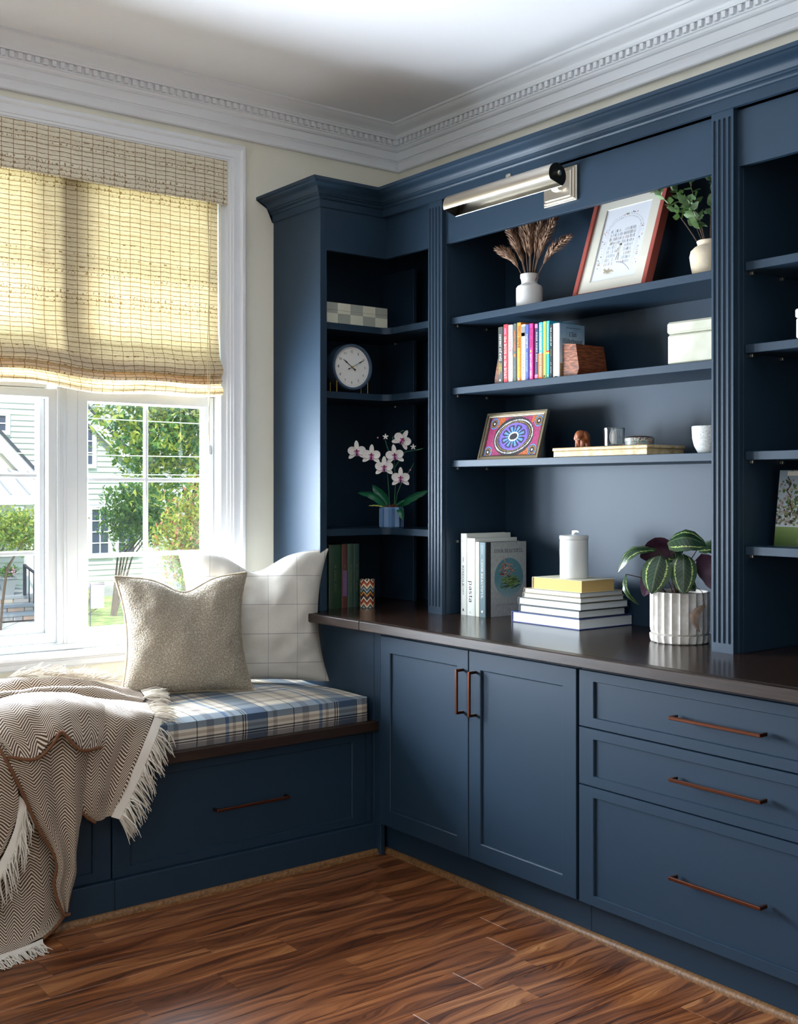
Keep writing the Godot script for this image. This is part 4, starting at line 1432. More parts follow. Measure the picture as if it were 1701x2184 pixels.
func leafy_stems(base: Vector3) -> void:
	mk("leaf_sage", 132, 158, 118, 0.55, {"backlight_enabled": true, "backlight": Color(0.3, 0.4, 0.2)})
	mk("leaf_olive", 84, 112, 72, 0.55, {"backlight_enabled": true, "backlight": Color(0.25, 0.35, 0.15)})
	mk("twig", 86, 66, 50, 0.8)
	var mb := Mb.new()
	var rings := []
	for i in 8:
		var u := i / 7.0
		var w := 0.3 * sin(pow(u, 0.85) * PI) + 0.004
		rings.append([Vector3(-w, u, 0.06 * w + 0.2 * u * u), Vector3(0, u, -0.02 + 0.2 * u * u), Vector3(w, u, 0.06 * w + 0.2 * u * u)])
	mb.loft(rings)
	var leaf := mb.mesh(60.0)
	# each: the stem's tip (x, y, z) from the vase, bow, leaves along it
	var stems := [[Vector3(-0.05, 0.31, -0.235), 0.03, 7], [Vector3(0.0, 0.275, -0.14), 0.02, 8], [Vector3(-0.03, 0.36, -0.09), 0.02, 7], [Vector3(0.04, 0.33, -0.02), 0.02, 8], [Vector3(-0.02, 0.3, 0.06), 0.02, 8], [Vector3(-0.06, 0.2, -0.05), 0.03, 8]]
	var names := ["leftmost long", "low left", "tallest", "rear upright", "right", "short bushy"]
	for k in stems.size():
		var rn := RandomNumberGenerator.new()
		rn.seed = 300 + k
		var t := thing("leafy_stem", "%s green leafy stem in the beige vase" % names[k], "branch", base, "leafy stems in the beige vase")
		var tip: Vector3 = stems[k][0]
		var path := []
		for i in 9:
			var u := i / 8.0
			path.append(tip * u + Vector3(0, stems[k][1] * sin(u * PI), 0))
		var m2 := Mb.new()
		m2.tube(path, [0.002, 0.002, 0.0019, 0.0018, 0.0016, 0.0014, 0.0012, 0.001, 0.0008], 5)
		part("twig", m2.mesh(50.0), M.twig, t)
		for i in int(stems[k][2]) * 3:
			var u: float = 0.42 + 0.58 * i / (stems[k][2] * 3.0 - 1.0)
			var p: Vector3 = tip * u + Vector3(0, stems[k][1] * sin(u * PI), 0)
			var d := tip.normalized()
			var out := Vector3(rn.randfn(), rn.randfn() * 0.5, rn.randfn()).normalized()
			var y := (d * 0.6 + out).normalized()
			var z := y.cross(Vector3(rn.randfn(), 0.6, rn.randfn())).normalized()
			var x := y.cross(z).normalized()
			var l := rn.randf_range(0.024, 0.042)
			part("leaf", leaf, M.leaf_sage if rn.randf() < 0.45 else M.leaf_olive, t, p, Basis(x, y, z).scaled(Vector3.ONE * l))


func paperbacks(y: float) -> void:
	var rows := [[-3.3146, -3.2844, 0.2223], [-3.283, -3.2571, 0.229], [-3.2563, -3.2288, 0.2241], [-3.2267, -3.207, 0.2266], [-3.2065, -3.1836, 0.2277], [-3.1828, -3.1584, 0.2177], [-3.1578, -3.1404, 0.2152], [-3.1394, -3.1171, 0.2164], [-3.1095, -3.0882, 0.213], [-3.0877, -3.0655, 0.2149], [-3.0645, -3.0472, 0.216], [-3.0467, -3.03, 0.2157], [-3.0276, -3.0154, 0.2006], [-3.0141, -2.9791, 0.2021]]
	var col := [[62, 62, 60], [204, 52, 64], [226, 222, 218], [72, 88, 84], [236, 138, 38], [232, 230, 224], [70, 88, 168], [206, 38, 128], [44, 40, 84], [70, 178, 204], [170, 190, 72], [40, 168, 190], [42, 42, 44], [222, 226, 232]]
	var lab := ["charcoal paperback with white script title, leftmost in the row", "red paperback with white capitals on the spine", "white and pink striped paperback, third from the left", "dark green paperback with small orange oval", "orange paperback with black and yellow capitals", "white paperback with a portrait at the spine's top", "royal blue paperback with pale dots", "magenta paperback with dark author name", "dark navy paperback with white title, beside the magenta one", "turquoise and orange paperback with white lettering", "lime green paperback right of the turquoise one", "teal paperback with a yellow and red band", "thin black paperback with white capitals", "white paperback with beach cover, rightmost of the row"]
	var bs := []
	for i in 14:
		mk("paperback_%d" % i, col[i][0], col[i][1], col[i][2], 0.45)
		bs.append(book(lab[i], 3.045, y, rows[i][0], rows[i][1], rows[i][2], 0.135, M["paperback_%d" % i], false, "paperbacks between the bookends"))
	mk("ink_red", 186, 44, 48, 0.7)
	mk("ink_yellow", 238, 206, 66, 0.7)
	mk("ink_orange", 236, 112, 40, 0.7)
	mk("ink_gold", 206, 176, 92, 0.6)
	mk("ink_blue", 58, 84, 150, 0.7)
	mk("ink_pink", 224, 120, 160, 0.7)
	mk("ink_grey", 130, 130, 134, 0.8)
	mk("ink_sky", 168, 196, 224, 0.8)
	var W: Material = M.ink_white
	var K: Material = M.ink
	var s := func(i: int, words: String, mat: Material, mid: float, length: float, tall: float, serif: bool, off := 0.0) -> void:
		text(bs[i], words, mat, Vector3(-0.0004, mid, off), SPINE, length, tall, serif)
	s.call(0, "career of evil", W, 0.142, 0.105, 0.014, true, 0.002)
	s.call(0, "ROBERT", M.ink_yellow, 0.062, 0.034, 0.006, false, 0.005)
	s.call(0, "GALBRAITH", M.ink_yellow, 0.06, 0.046, 0.006, false, -0.005)
	band(bs[0], W, 0.01, 0.017, 0.004)
	s.call(1, "the BOYS in the BOAT", W, 0.1, 0.165, 0.012, true)
	band(bs[1], M.ink_pink, 0.19, 0.215, 0.004)
	s.call(2, "NOVEMBER 9", M.ink_red, 0.165, 0.085, 0.013, false)
	s.call(2, "COLLEEN HOOVER", M.ink_blue, 0.06, 0.09, 0.009, false)
	for k in 6:
		band(bs[2], M.ink_pink if k % 2 else M.ink_grey, 0.108 + 0.004 * k, 0.1095 + 0.004 * k, 0.012)
	s.call(3, "SARAH PENNER", M.ink_orange, 0.16, 0.08, 0.008, false)
	marks(bs[3], M.ink_grey, 0.02, 0.085, 0.004)
	band(bs[3], M.ink_orange, 0.098, 0.108, 0.005)
	s.call(4, "EMILY OSTER", K, 0.172, 0.082, 0.012, false)
	s.call(4, "EXPECTING BETTER", M.ink_yellow, 0.072, 0.11, 0.012, false)
	band(bs[4], W, 0.007, 0.014, 0.003)
	s.call(5, "IN THE RING", K, 0.062, 0.078, 0.009, false)
	marks(bs[5], M.ink_grey, 0.11, 0.16, 0.003)
	band(bs[5], M.ink_grey, 0.172, 0.21, 0.0105)
	band(bs[5], M.ink, 0.1725, 0.186, 0.009)
	s.call(6, "FAITHFUL", W, 0.15, 0.055, 0.009, true)
	s.call(6, "ALICE HOFFMAN", M.ink_sky, 0.072, 0.075, 0.008, true)
	s.call(7, "SHARI LAPENA", K, 0.162, 0.075, 0.01, false)
	s.call(7, "NOT A HAPPY FAMILY", W, 0.055, 0.092, 0.008, false)
	band(bs[7], M.ink_yellow, 0.107, 0.115, 0.003)
	marks(bs[8], W, 0.07, 0.185, 0.004, 0.003, 0.006)
	band(bs[8], M.ink_pink, 0.196, 0.211, 0.007)
	band(bs[8], M.ink_pink, 0.006, 0.02, 0.008)
	band(bs[9], M.ink_orange, 0.002, 0.098, 0.0108)
	s.call(9, "GAIL HONEYMAN", W, 0.158, 0.095, 0.01, false)
	bx("oval", W, bs[9], Vector3(-0.001, 0.094, -0.003), Vector3(-0.0004, 0.102, 0.003), 0.0)
	text(bs[9], "Eleanor Oliphant", W, Vector3(-0.0008, 0.05, 0), SPINE, 0.08, 0.009, false)
	marks(bs[10], M.ink_gold, 0.05, 0.2, 0.003)
	band(bs[10], K, 0.008, 0.014, 0.003)
	s.call(11, "THE WHOLE-BRAIN CHILD", M.ink_yellow, 0.155, 0.1, 0.006, false)
	band(bs[11], M.ink_red, 0.099, 0.105, 0.0082)
	band(bs[11], M.ink_yellow, 0.093, 0.099, 0.0082)
	band(bs[11], M.ink_yellow, 0.008, 0.014, 0.003)
	s.call(12, "THE CURSE OF", W, 0.155, 0.07, 0.0055, false)
	marks(bs[12], W, 0.02, 0.06, 0.0018)
	marks(bs[12], M.ink_gold, 0.085, 0.112, 0.002)
	s.call(13, "Elin Hilderbrand", M.ink_pink, 0.135, 0.085, 0.012, true)
	s.call(13, "The Island", M.ink_pink, 0.045, 0.05, 0.011, true)
	band(bs[13], K, 0.003, 0.006, 0.008)
	# front cover of the last one, towards +z: sky, beach and a deck chair
	var cn := noise(0.02, 3, 65)
	mk("beach_cover", 255, 255, 255, 0.4)
	M.beach_cover.albedo_texture = picture(160, 240, func(x, y):
		var c := rgb(128, 164, 196).lerp(rgb(206, 214, 220), clampf(y / 150.0 + cn.get_noise_2d(x, y) * 0.3, 0.0, 1.0))
		if y > 175:
			c = rgb(176, 150, 112).lerp(rgb(128, 104, 76), clampf((y - 175) / 65.0 + cn.get_noise_2d(x * 3.0, y * 6.0) * 0.5, 0.0, 1.0))
		var dx: float = x - 52.0
		var dy: float = y - 205.0
		if (absf(dx * 0.8 - dy * 0.5 - 8.0) < 3.0 or absf(dx * 0.9 + dy * 0.6) < 3.0 or absf(dx - 14.0 + dy * 0.35) < 2.5) and absf(dx) < 32.0 and dy > -48.0 and dy < 25.0:
			c = rgb(52, 36, 26)
		if dx > -8.0 and dx < 16.0 and dy > -52.0 and dy < -8.0 and absf(dx - 4.0 + dy * 0.3 - 6.0) < 10.0:
			c = rgb(96, 58, 34)
		return c)
	var b: Node3D = bs[13]
	var mb := Mb.new()
	var z := 0.0175
	mb.quad(Vector3(0.004, 0, z), Vector3(0.135, 0, z), Vector3(0.135, 0.2021, z), Vector3(0.004, 0.2021, z), Vector2(0, 1), Vector2(1, 1), Vector2(1, 0), Vector2(0, 0))
	part("front_print", mb.mesh(), M.beach_cover, b)
	text(b, "NATIONAL BESTSELLER", K, Vector3(0.075, 0.187, z + 0.0002), Basis.IDENTITY, 0.075, 0.004, false)
	text(b, "Elin", K, Vector3(0.072, 0.164, z + 0.0002), Basis.IDENTITY, 0.038, 0.017, true)
	text(b, "Hilderbrand", K, Vector3(0.07, 0.138, z + 0.0002), Basis.IDENTITY, 0.105, 0.017, true)
	text(b, "The", M.ink_red, Vector3(0.038, 0.105, z + 0.0002), Basis.IDENTITY, 0.04, 0.018, true)
	text(b, "Island", M.ink_red, Vector3(0.088, 0.105, z + 0.0002), Basis.IDENTITY, 0.05, 0.018, true)


# ---------------------------------------------------------------- framed pictures; each leans back on its top edge
func leaning(called: String, label: String, at: Vector3, lean: float, turn := 0.0) -> Node3D:
	var t := thing(called, label, "picture", at)
	t.basis = Basis(Vector3.UP, turn) * FACE * Basis(Vector3(1, 0, 0), -lean)
	return t


func sheet(called: String, par: Node, mat: Material, w: float, h: float, c: Vector2, z: float) -> MeshInstance3D:
	var mb := Mb.new()
	mb.quad(Vector3(c.x - w / 2, c.y - h / 2, z), Vector3(c.x + w / 2, c.y - h / 2, z), Vector3(c.x + w / 2, c.y + h / 2, z), Vector3(c.x - w / 2, c.y + h / 2, z), Vector2(0, 1), Vector2(1, 1), Vector2(1, 0), Vector2(0, 0))
	return part(called, mb.mesh(), mat, par)


func stroke(im: Image, a: Vector2, b: Vector2, w: float, c: Color) -> void:
	var n := int(a.distance_to(b) / maxf(w * 0.4, 0.5)) + 1
	for i in n + 1:
		var p := a.lerp(b, float(i) / n)
		im.fill_rect(Rect2i(int(p.x - w * 0.5), int(p.y - w * 0.5), maxi(int(w), 1), maxi(int(w), 1)), c)


func spot(im: Image, p: Vector2, r: float, c: Color) -> void:
	for y in range(int(p.y - r), int(p.y + r) + 1):
		var h := sqrt(maxf(r * r - (y - p.y) * (y - p.y), 0.0))
		im.fill_rect(Rect2i(int(p.x - h), y, maxi(int(h * 2.0), 1), 1), c)


func print_library(at: Vector3) -> void:
	var w := 0.345
	var h := 0.425
	mk("frame_coral", 168, 78, 66, 0.7, {"heightmap_enabled": true, "heightmap_texture": grain(0.25, 2, 71), "heightmap_scale": 0.12})
	tri_map(M.frame_coral, 14.0)
	mk("mat_board", 222, 218, 204, 0.9)
	var t := leaning("framed_print", "ink drawing of a library in a coral frame leaning on the top shelf", at, deg_to_rad(19.0))
	frame_ring("frame", M.frame_coral, t, -w / 2, w / 2, 0.0, h, 0.02, -0.034, 0.0, 0.001)
	bx("backing", M.frame_coral, t, Vector3(-w / 2 + 0.004, 0.004, -0.034), Vector3(w / 2 - 0.004, h - 0.004, -0.026), 0.0)
	frame_ring("mount", M.mat_board, t, -w / 2 + 0.018, w / 2 - 0.018, 0.018, h - 0.018, 0.048, -0.012, -0.008, 0.0008)
	# the drawing: shelves of little books round an arch, loose hatching, touches of colour
	var im := Image.create(512, 700, false, Image.FORMAT_RGB8)
	im.fill(rgb(228, 230, 238))
	var rn := RandomNumberGenerator.new()
	rn.seed = 72
	var greys := [rgb(40, 42, 48), rgb(92, 96, 104), rgb(150, 156, 168)]
	var tints := [rgb(176, 92, 78), rgb(190, 160, 96), rgb(96, 128, 118), rgb(60, 62, 68), rgb(120, 126, 138)]
	for row in 9:
		for side in 2:
			var x := 130.0 + side * 130.0
			while x < 246.0 + side * 130.0:
				var bw := rn.randf_range(4, 9)
				var y := 250.0 + row * 36.0
				if rn.randf() < 0.8 and not (row > 3 and absf(x - 256.0) < 36.0):
					stroke(im, Vector2(x, y - rn.randf_range(16, 26)), Vector2(x, y), rn.randf_range(2, 5), tints[rn.randi() % 5] if rn.randf() < 0.55 else greys[rn.randi() % 3])
				x += bw
			stroke(im, Vector2(126 + side * 130.0, 254 + row * 36.0), Vector2(250 + side * 130.0, 254 + row * 36.0 + rn.randf_range(-3, 3)), 1.5, greys[2])
	for k in 60:
		var a := PI * k / 60.0
		stroke(im, Vector2(256 - cos(a) * 160, 250 - sin(a) * 120), Vector2(256 - cos(a + 0.06) * 166, 250 - sin(a + 0.06) * 126), rn.randf_range(1, 3), greys[rn.randi() % 3])
		if k % 2:
			stroke(im, Vector2(256 - cos(a) * 176, 248 - sin(a) * 136), Vector2(256 - cos(a) * rn.randf_range(178, 196), 248 - sin(a) * rn.randf_range(140, 152)), 2, greys[rn.randi() % 2])
	for x in [96, 108, 404, 418]:
		for k in 40:
			stroke(im, Vector2(x + rn.randf_range(-3, 3), 240 + k * 8.5), Vector2(x + rn.randf_range(-3, 3), 248 + k * 8.5), 1.5, greys[1 + rn.randi() % 2])
	for k in 60:
		var left := rn.randf() < 0.6
		spot(im, Vector2((70 if left else 440) + rn.randf_range(-14, 14), rn.randf_range(220, 560)), rn.randf_range(2, 6), tints[rn.randi() % 5])
	for k in 12:
		spot(im, Vector2(rn.randf_range(190, 360), rn.randf_range(92, 110)), rn.randf_range(3, 7), tints[rn.randi() % 5])
	for k in 30:
		var a := k / 30.0
		stroke(im, Vector2(250 + a * 150, 520 + a * a * 90), Vector2(256 + a * 150, 526 + a * a * 92), 5, greys[2])
		stroke(im, Vector2(130 + rn.randf_range(0, 110), 560 + rn.randf_range(0, 40)), Vector2(140 + rn.randf_range(0, 110), 590 + rn.randf_range(0, 30)), 3, rgb(150, 136, 104))
	# a reader standing on a ladder, a few strokes
	spot(im, Vector2(256, 372), 13, rgb(48, 30, 26))
	stroke(im, Vector2(252, 386), Vector2(250, 440), 20, rgb(206, 200, 186))
	stroke(im, Vector2(240, 400), Vector2(226, 430), 5, rgb(60, 48, 40))
	stroke(im, Vector2(248, 446), Vector2(240, 500), 5, rgb(40, 34, 32))
	stroke(im, Vector2(258, 446), Vector2(262, 504), 5, rgb(40, 34, 32))
	mk("library_drawing", 255, 255, 255, 0.8, {"albedo_texture": ImageTexture.create_from_image(im)})
	sheet("drawing", t, M.library_drawing, w - 0.1, h - 0.1, Vector2(0, h / 2), -0.0125)
	sheet("glazing", t, M.glass, w - 0.038, h - 0.038, Vector2(0, h / 2), -0.004)


func dot_painting(at: Vector3) -> void:
	var w := 0.345
	var h := 0.195
	h = 0.2
	mk("frame_pewter", 150, 140, 122, 0.35, {"metallic": 0.9})
	var t := leaning("framed_painting", "colourful dot painting in a thin pewter frame on the third shelf", at, deg_to_rad(17.0))
	frame_ring("frame", M.frame_pewter, t, -w / 2, w / 2, 0.0, h, 0.02, -0.016, 0.0, 0.001, 0.005)
	bx("backing", M.black, t, Vector3(-w / 2 + 0.003, 0.003, -0.018), Vector3(w / 2 - 0.003, h - 0.003, -0.013), 0.0)
	var im := Image.create(640, 340, false, Image.FORMAT_RGB8)
	im.fill(rgb(20, 20, 24))
	var rn := RandomNumberGenerator.new()
	rn.seed = 81
	var c := Vector2(325, 172)
	var wob := func(a: float, r: float) -> Vector2: return c + Vector2(cos(a) * 1.36, sin(a)) * r * (1.0 + 0.07 * cos(2.0 * a + 0.7))
	# crimson and orange ground beyond the big ring
	for y in range(0, 340, 5):
		for x in range(0, 640, 5):
			var d := (Vector2(x, y) - c) / Vector2(1.36, 1.0)
			if d.length() > 172.0:
				var orange := (x < 190 and y < 90 and x > 90) or (x > 500 and y < 60) or (x > 430 and y > 270)
				spot(im, Vector2(x + rn.randf_range(-2, 2), y + rn.randf_range(-2, 2)), rn.randf_range(1.6, 3.0), rgb(226, 108, 28) if orange else rgb(186, 36, 110))
	for y in range(0, 340, 4):
		for x in range(0, 640, 4):
			var d := (Vector2(x, y) - c) / Vector2(1.36, 1.0)
			if d.length() < 118.0:
				var petal := fposmod(d.angle() / TAU * 8.0, 1.0)
				var inner := absf(petal - 0.5) < 0.2 and d.length() < 88.0
				var line := absf(absf(petal - 0.5) - 0.27) < 0.11 and d.length() < 98.0 and d.length() > 42.0
				if d.length() > 92.0 and d.length() < 102.0 and absf(petal - 0.5) < 0.27:
					line = true
				if d.length() > 36.0 and not line:
					spot(im, Vector2(x + rn.randf_range(-1, 1), y + rn.randf_range(-1, 1)), 2.2, rgb(92, 148, 226) if inner or d.length() < 70.0 else rgb(118, 92, 204))
	for q in [[150.0, 6.5, rgb(240, 240, 236), 70], [132.0, 5.0, rgb(190, 148, 56), 58], [36.0, 7.0, rgb(240, 240, 236), 24], [118.0, 4.5, rgb(136, 104, 214), 70]]:
		for k in q[3]:
			spot(im, wob.call(TAU * k / q[3], q[0]), q[1] * rn.randf_range(0.7, 1.15), q[2])
	for p in [Vector2(62, 52), Vector2(585, 48), Vector2(52, 300), Vector2(575, 292)]:
		spot(im, p, 50, rgb(20, 20, 24))
		for k in 24:
			spot(im, p + Vector2.from_angle(TAU * k / 24.0) * 44.0, 5, rgb(104, 156, 236))
			spot(im, p + Vector2.from_angle(TAU * k / 24.0) * 30.0, 4, rgb(178, 122, 44))
		spot(im, p, 9, rgb(240, 240, 236))
	mk("dot_art", 255, 255, 255, 0.6, {"albedo_texture": ImageTexture.create_from_image(im)})
	sheet("canvas", t, M.dot_art, w - 0.036, h - 0.036, Vector2(0, h / 2), -0.011)


func landscape(at: Vector3) -> void:
	var im := Image.create(360, 320, false, Image.FORMAT_RGB8)
	var rn := RandomNumberGenerator.new()
	rn.seed = 91
	for y in 320:
		im.fill_rect(Rect2i(0, y, 360, 1), rgb(150, 170, 186).lerp(rgb(190, 200, 206), y / 200.0) if y < 240 else rgb(128, 148, 92).lerp(rgb(62, 84, 40), (y - 240) / 80.0))
	for k in 900:
		var p := Vector2(rn.randf() * 360, 40 + pow(rn.randf(), 0.7) * 190)
		spot(im, p, rn.randf_range(2, 7), [rgb(84, 104, 66), rgb(124, 138, 84), rgb(140, 128, 120), rgb(70, 74, 62), rgb(166, 158, 152)][rn.randi() % 5])
	for k in 7:
		var p := Vector2(rn.randf_range(60, 340), rn.randf_range(180, 225))
		for i in 14:
			var q := p + Vector2(rn.randf_range(-16, 16), rn.randf_range(-26, -8))
			stroke(im, p, q, rn.randf_range(2, 6), rgb(72, 52, 42))
			p = q
	for k in 60:
		spot(im, Vector2(rn.randf() * 360, rn.randf_range(205, 235)), 2, rgb(168, 196, 196))
	mk("landscape_art", 255, 255, 255, 0.25, {"albedo_texture": ImageTexture.create_from_image(im)})
	mk("canvas_edge", 140, 156, 150, 0.6)
	var t := leaning("canvas_picture", "landscape picture of mossy oaks on the right bookcase", at, deg_to_rad(8.0))
	bx("block", M.canvas_edge, t, Vector3(-0.15, 0, -0.02), Vector3(0.15, 0.24, 0.0), 0.001)
	sheet("picture_face", t, M.landscape_art, 0.298, 0.238, Vector2(0, 0.12), 0.0004)
	bx("caption_strip", M.paper, t, Vector3(-0.12, 0.222, 0.0005), Vector3(0.15, 0.236, 0.001), 0.0)


# carved wooden elephant: one smooth body from rounded volumes
func elephant(at: Vector3) -> void:
	mk("carved_wood", 150, 84, 48, 0.45, {"heightmap_enabled": true, "heightmap_texture": grain(0.05, 3, 59), "heightmap_scale": 0.08})
	tri_map(M.carved_wood, 20.0)
	var t := thing("elephant_figurine", "small carved wooden elephant on the travertine box", "figurine", at, "", deg_to_rad(12.0))
	# the trunk side faces the room (-x) and a little to the right
	var S := 0.07
	var bones := [[Vector3(0.25, 0.58, -0.08), Vector3(-0.12, 0.62, -0.02), 0.34, 0.3], [Vector3(-0.3, 0.68, 0.04), Vector3(-0.36, 0.66, 0.05), 0.24, 0.22], [Vector3(-0.48, 0.62, 0.06), Vector3(-0.56, 0.3, 0.1), 0.12, 0.085], [Vector3(-0.56, 0.3, 0.1), Vector3(-0.5, 0.06, 0.12), 0.085, 0.055],
		[Vector3(-0.2, 0.4, 0.14), Vector3(-0.2, 0.08, 0.16), 0.13, 0.12], [Vector3(-0.2, 0.4, -0.16), Vector3(-0.22, 0.08, -0.18), 0.13, 0.12], [Vector3(0.32, 0.4, 0.12), Vector3(0.34, 0.08, 0.14), 0.14, 0.12], [Vector3(0.32, 0.4, -0.2), Vector3(0.34, 0.08, -0.22), 0.14, 0.12]]
	part("body", blob(bones, 0.055, 0.09, S), M.carved_wood, t)
	var ear := [[Vector3(-0.2, 0.72, 0.26), Vector3(-0.14, 0.5, 0.32), 0.1, 0.14]]
	part("ear", blob(ear, 0.05, 0.02, S), M.carved_wood, t)
	part("ear", blob([[Vector3(-0.22, 0.72, -0.2), Vector3(-0.16, 0.5, -0.27), 0.1, 0.14]], 0.05, 0.02, S), M.carved_wood, t)
	var mb := Mb.new()
	for s in [0.14, -0.03]:
		mb.tube([Vector3(-0.46, 0.5, s) * S, Vector3(-0.6, 0.42, s + 0.01) * S, Vector3(-0.68, 0.44, s) * S], [0.0022, 0.0018, 0.0008], 6)
	part("tusks", mb.mesh(40.0), M.ivory if M.has("ivory") else M.paper, t)


# smooth union of tapered capsules, meshed as surface nets: bones of [a, b, ra, rb] in units of scale
func blob(bones: Array, cell: float, soft: float, scale: float) -> ArrayMesh:
	var lo := Vector3.ONE * 1e9
	var hi := -lo
	for b in bones:
		for k in 2:
			lo = lo.min(b[k] - Vector3.ONE * (b[2 + k] + cell * 2.0))
			hi = hi.max(b[k] + Vector3.ONE * (b[2 + k] + cell * 2.0))
	var n := Vector3i(((hi - lo) / cell).ceil()) + Vector3i.ONE
	var f := PackedFloat32Array()
	f.resize(n.x * n.y * n.z)
	var at := func(i: int, j: int, k: int) -> int: return (k * n.y + j) * n.x + i
	for k in n.z:
		for j in n.y:
			for i in n.x:
				var p := lo + Vector3(i, j, k) * cell
				var d := 1e9
				for b in bones:
					var ab: Vector3 = b[1] - b[0]
					var u := clampf((p - b[0]).dot(ab) / maxf(ab.length_squared(), 1e-6), 0.0, 1.0)
					var e := p.distance_to(b[0] + ab * u) - lerpf(b[2], b[3], u)
					var hh := maxf(soft - absf(d - e), 0.0) / soft
					d = minf(d, e) - hh * hh * soft * 0.25
				f[at.call(i, j, k)] = d
	var vert := {}
	for k in n.z - 1:
		for j in n.y - 1:
			for i in n.x - 1:
				var s := Vector3.ZERO
				var c := 0
				for e in [[0, 0, 0, 1, 0, 0], [0, 1, 0, 1, 1, 0], [0, 0, 1, 1, 0, 1], [0, 1, 1, 1, 1, 1], [0, 0, 0, 0, 1, 0], [1, 0, 0, 1, 1, 0], [0, 0, 1, 0, 1, 1], [1, 0, 1, 1, 1, 1], [0, 0, 0, 0, 0, 1], [1, 0, 0, 1, 0, 1], [0, 1, 0, 0, 1, 1], [1, 1, 0, 1, 1, 1]]:
					var a := f[at.call(i + e[0], j + e[1], k + e[2])]
					var b := f[at.call(i + e[3], j + e[4], k + e[5])]
					if (a < 0.0) != (b < 0.0):
						var u := a / (a - b)
						s += Vector3(e[0], e[1], e[2]).lerp(Vector3(e[3], e[4], e[5]), u)
						c += 1
				if c:
					vert[Vector3i(i, j, k)] = (lo + (Vector3(i, j, k) + s / c) * cell) * scale
	var mb := Mb.new()
	for q in vert.keys():
		for ax in 3:
			var d := Vector3i.ZERO
			d[ax] = 1
			var u := Vector3i.ZERO
			u[(ax + 1) % 3] = 1
			var w := Vector3i.ZERO
			w[(ax + 2) % 3] = 1
			var a := f[at.call(q.x, q.y, q.z)]
			var e: Vector3i = q + d
			var b := f[at.call(e.x, e.y, e.z)]
			if (a < 0.0) != (b < 0.0) and vert.has(q - u) and vert.has(q - w) and vert.has(q - u - w):
				if a < 0.0:
					mb.quad(vert[q - u - w], vert[q - w], vert[q], vert[q - u])
				else:
					mb.quad(vert[q - u], vert[q], vert[q - w], vert[q - u - w])
	return mb.mesh(75.0)


func picture_light() -> void:
	var t := thing("picture_light", "brushed nickel picture light mounted on the frieze above the top shelf", "lamp", Vector3(2.995, 2.52, -2.916))
	var o := -t.position
	var Nk: StandardMaterial3D = M.nickel
	# stepped back plate
	bx("back_plate", Nk, t, Vector3(2.983, 2.458, -2.998) + o, Vector3(2.9945, 2.583, -2.834) + o, 0.002)
	bx("plate_step", Nk, t, Vector3(2.976, 2.465, -2.99) + o, Vector3(2.983, 2.576, -2.842) + o, 0.002)
	bx("plate_face", Nk, t, Vector3(2.97, 2.473, -2.981) + o, Vector3(2.976, 2.568, -2.851) + o, 0.003)
	# arm, joint and tightening knob
	var mb := Mb.new()
	mb.tube([Vector3(2.972, 2.512, -2.916) + o, Vector3(2.9, 2.514, -2.916) + o, Vector3(2.83, 2.522, -2.916) + o, Vector3(2.77, 2.515, -2.916) + o, Vector3(2.735, 2.49, -2.916) + o], 0.0065, 10)
	part("arm", mb.mesh(50.0), Nk, t)
	mb = Mb.new()
	mb.tube([Vector3(2.965, 2.512, -2.93) + o, Vector3(2.965, 2.512, -2.9) + o], 0.011, 14)
	mb.tube([Vector3(2.945, 2.512, -2.916) + o, Vector3(2.945, 2.512, -2.893) + o], 0.006, 10)
	part("joint", mb.mesh(50.0), Nk, t)
	mb = Mb.new()
	mb.tube([Vector3(2.76, 2.523, -2.952) + o, Vector3(2.76, 2.523, -2.949) + o, Vector3(2.76, 2.523, -2.938) + o, Vector3(2.76, 2.523, -2.935) + o], [0.009, 0.0125, 0.0125, 0.006], 16)
	part("knob", mb.mesh(40.0), Nk, t)
	# shade: a long trough open below, with end caps
	var c := Vector2(2.7, 2.458)
	var z0 := -3.188
	var z1 := -2.65
	var rings := []
	for s in [[0.0385, 0.0], [0.0375, 0.0]]:
		pass
	var a0 := deg_to_rad(-58.0)
	var a1 := deg_to_rad(205.0)
	var outer := []
	var inner := []
	for k in 33:
		var a := lerpf(a0, a1, k / 32.0)
		outer.append(Vector2(cos(a), sin(a)) * 0.0395)
		inner.append(Vector2(cos(a), sin(a)) * 0.0383)
	inner.reverse()
	for z in [z0, z1]:
		var ring := []
		for p in outer + inner:
			ring.append(Vector3(c.x + p.x, c.y + p.y, z) + o)
		rings.append(ring)
	mb = Mb.new()
	mb.loft(rings, true)
	part("shade", mb.mesh(40.0), Nk, t)
	for z in [z0, z1]:
		mb = Mb.new()
		var ol := []
		for p in outer:
			ol.append(p * 0.99)
		mb.slab(ol, -0.0012, 0.0012)
		mb.move(Transform3D(Basis.IDENTITY, Vector3(c.x, c.y, z) + o))
		part("end_cap", mb.mesh(), M.nickel_dark, t)
		mb = Mb.new()
		var e := 1.0 if z == z1 else -1.0
		mb.tube([Vector3(c.x, c.y + 0.004, z) + o, Vector3(c.x, c.y + 0.004, z + 0.005 * e) + o, Vector3(c.x, c.y + 0.004, z + 0.011 * e) + o, Vector3(c.x, c.y + 0.004, z + 0.013 * e) + o], [0.006, 0.0085, 0.0085, 0.005], 14)
		part("end_knob", mb.mesh(40.0), Nk, t)
	mb = Mb.new()
	mb.tube([Vector3(c.x, c.y + 0.012, z0 + 0.02) + o, Vector3(c.x, c.y + 0.012, z1 - 0.02) + o], 0.011, 14)
	part("bulb", mb.mesh(40.0), mk("frosted_bulb", 225, 228, 232, 0.2), t)


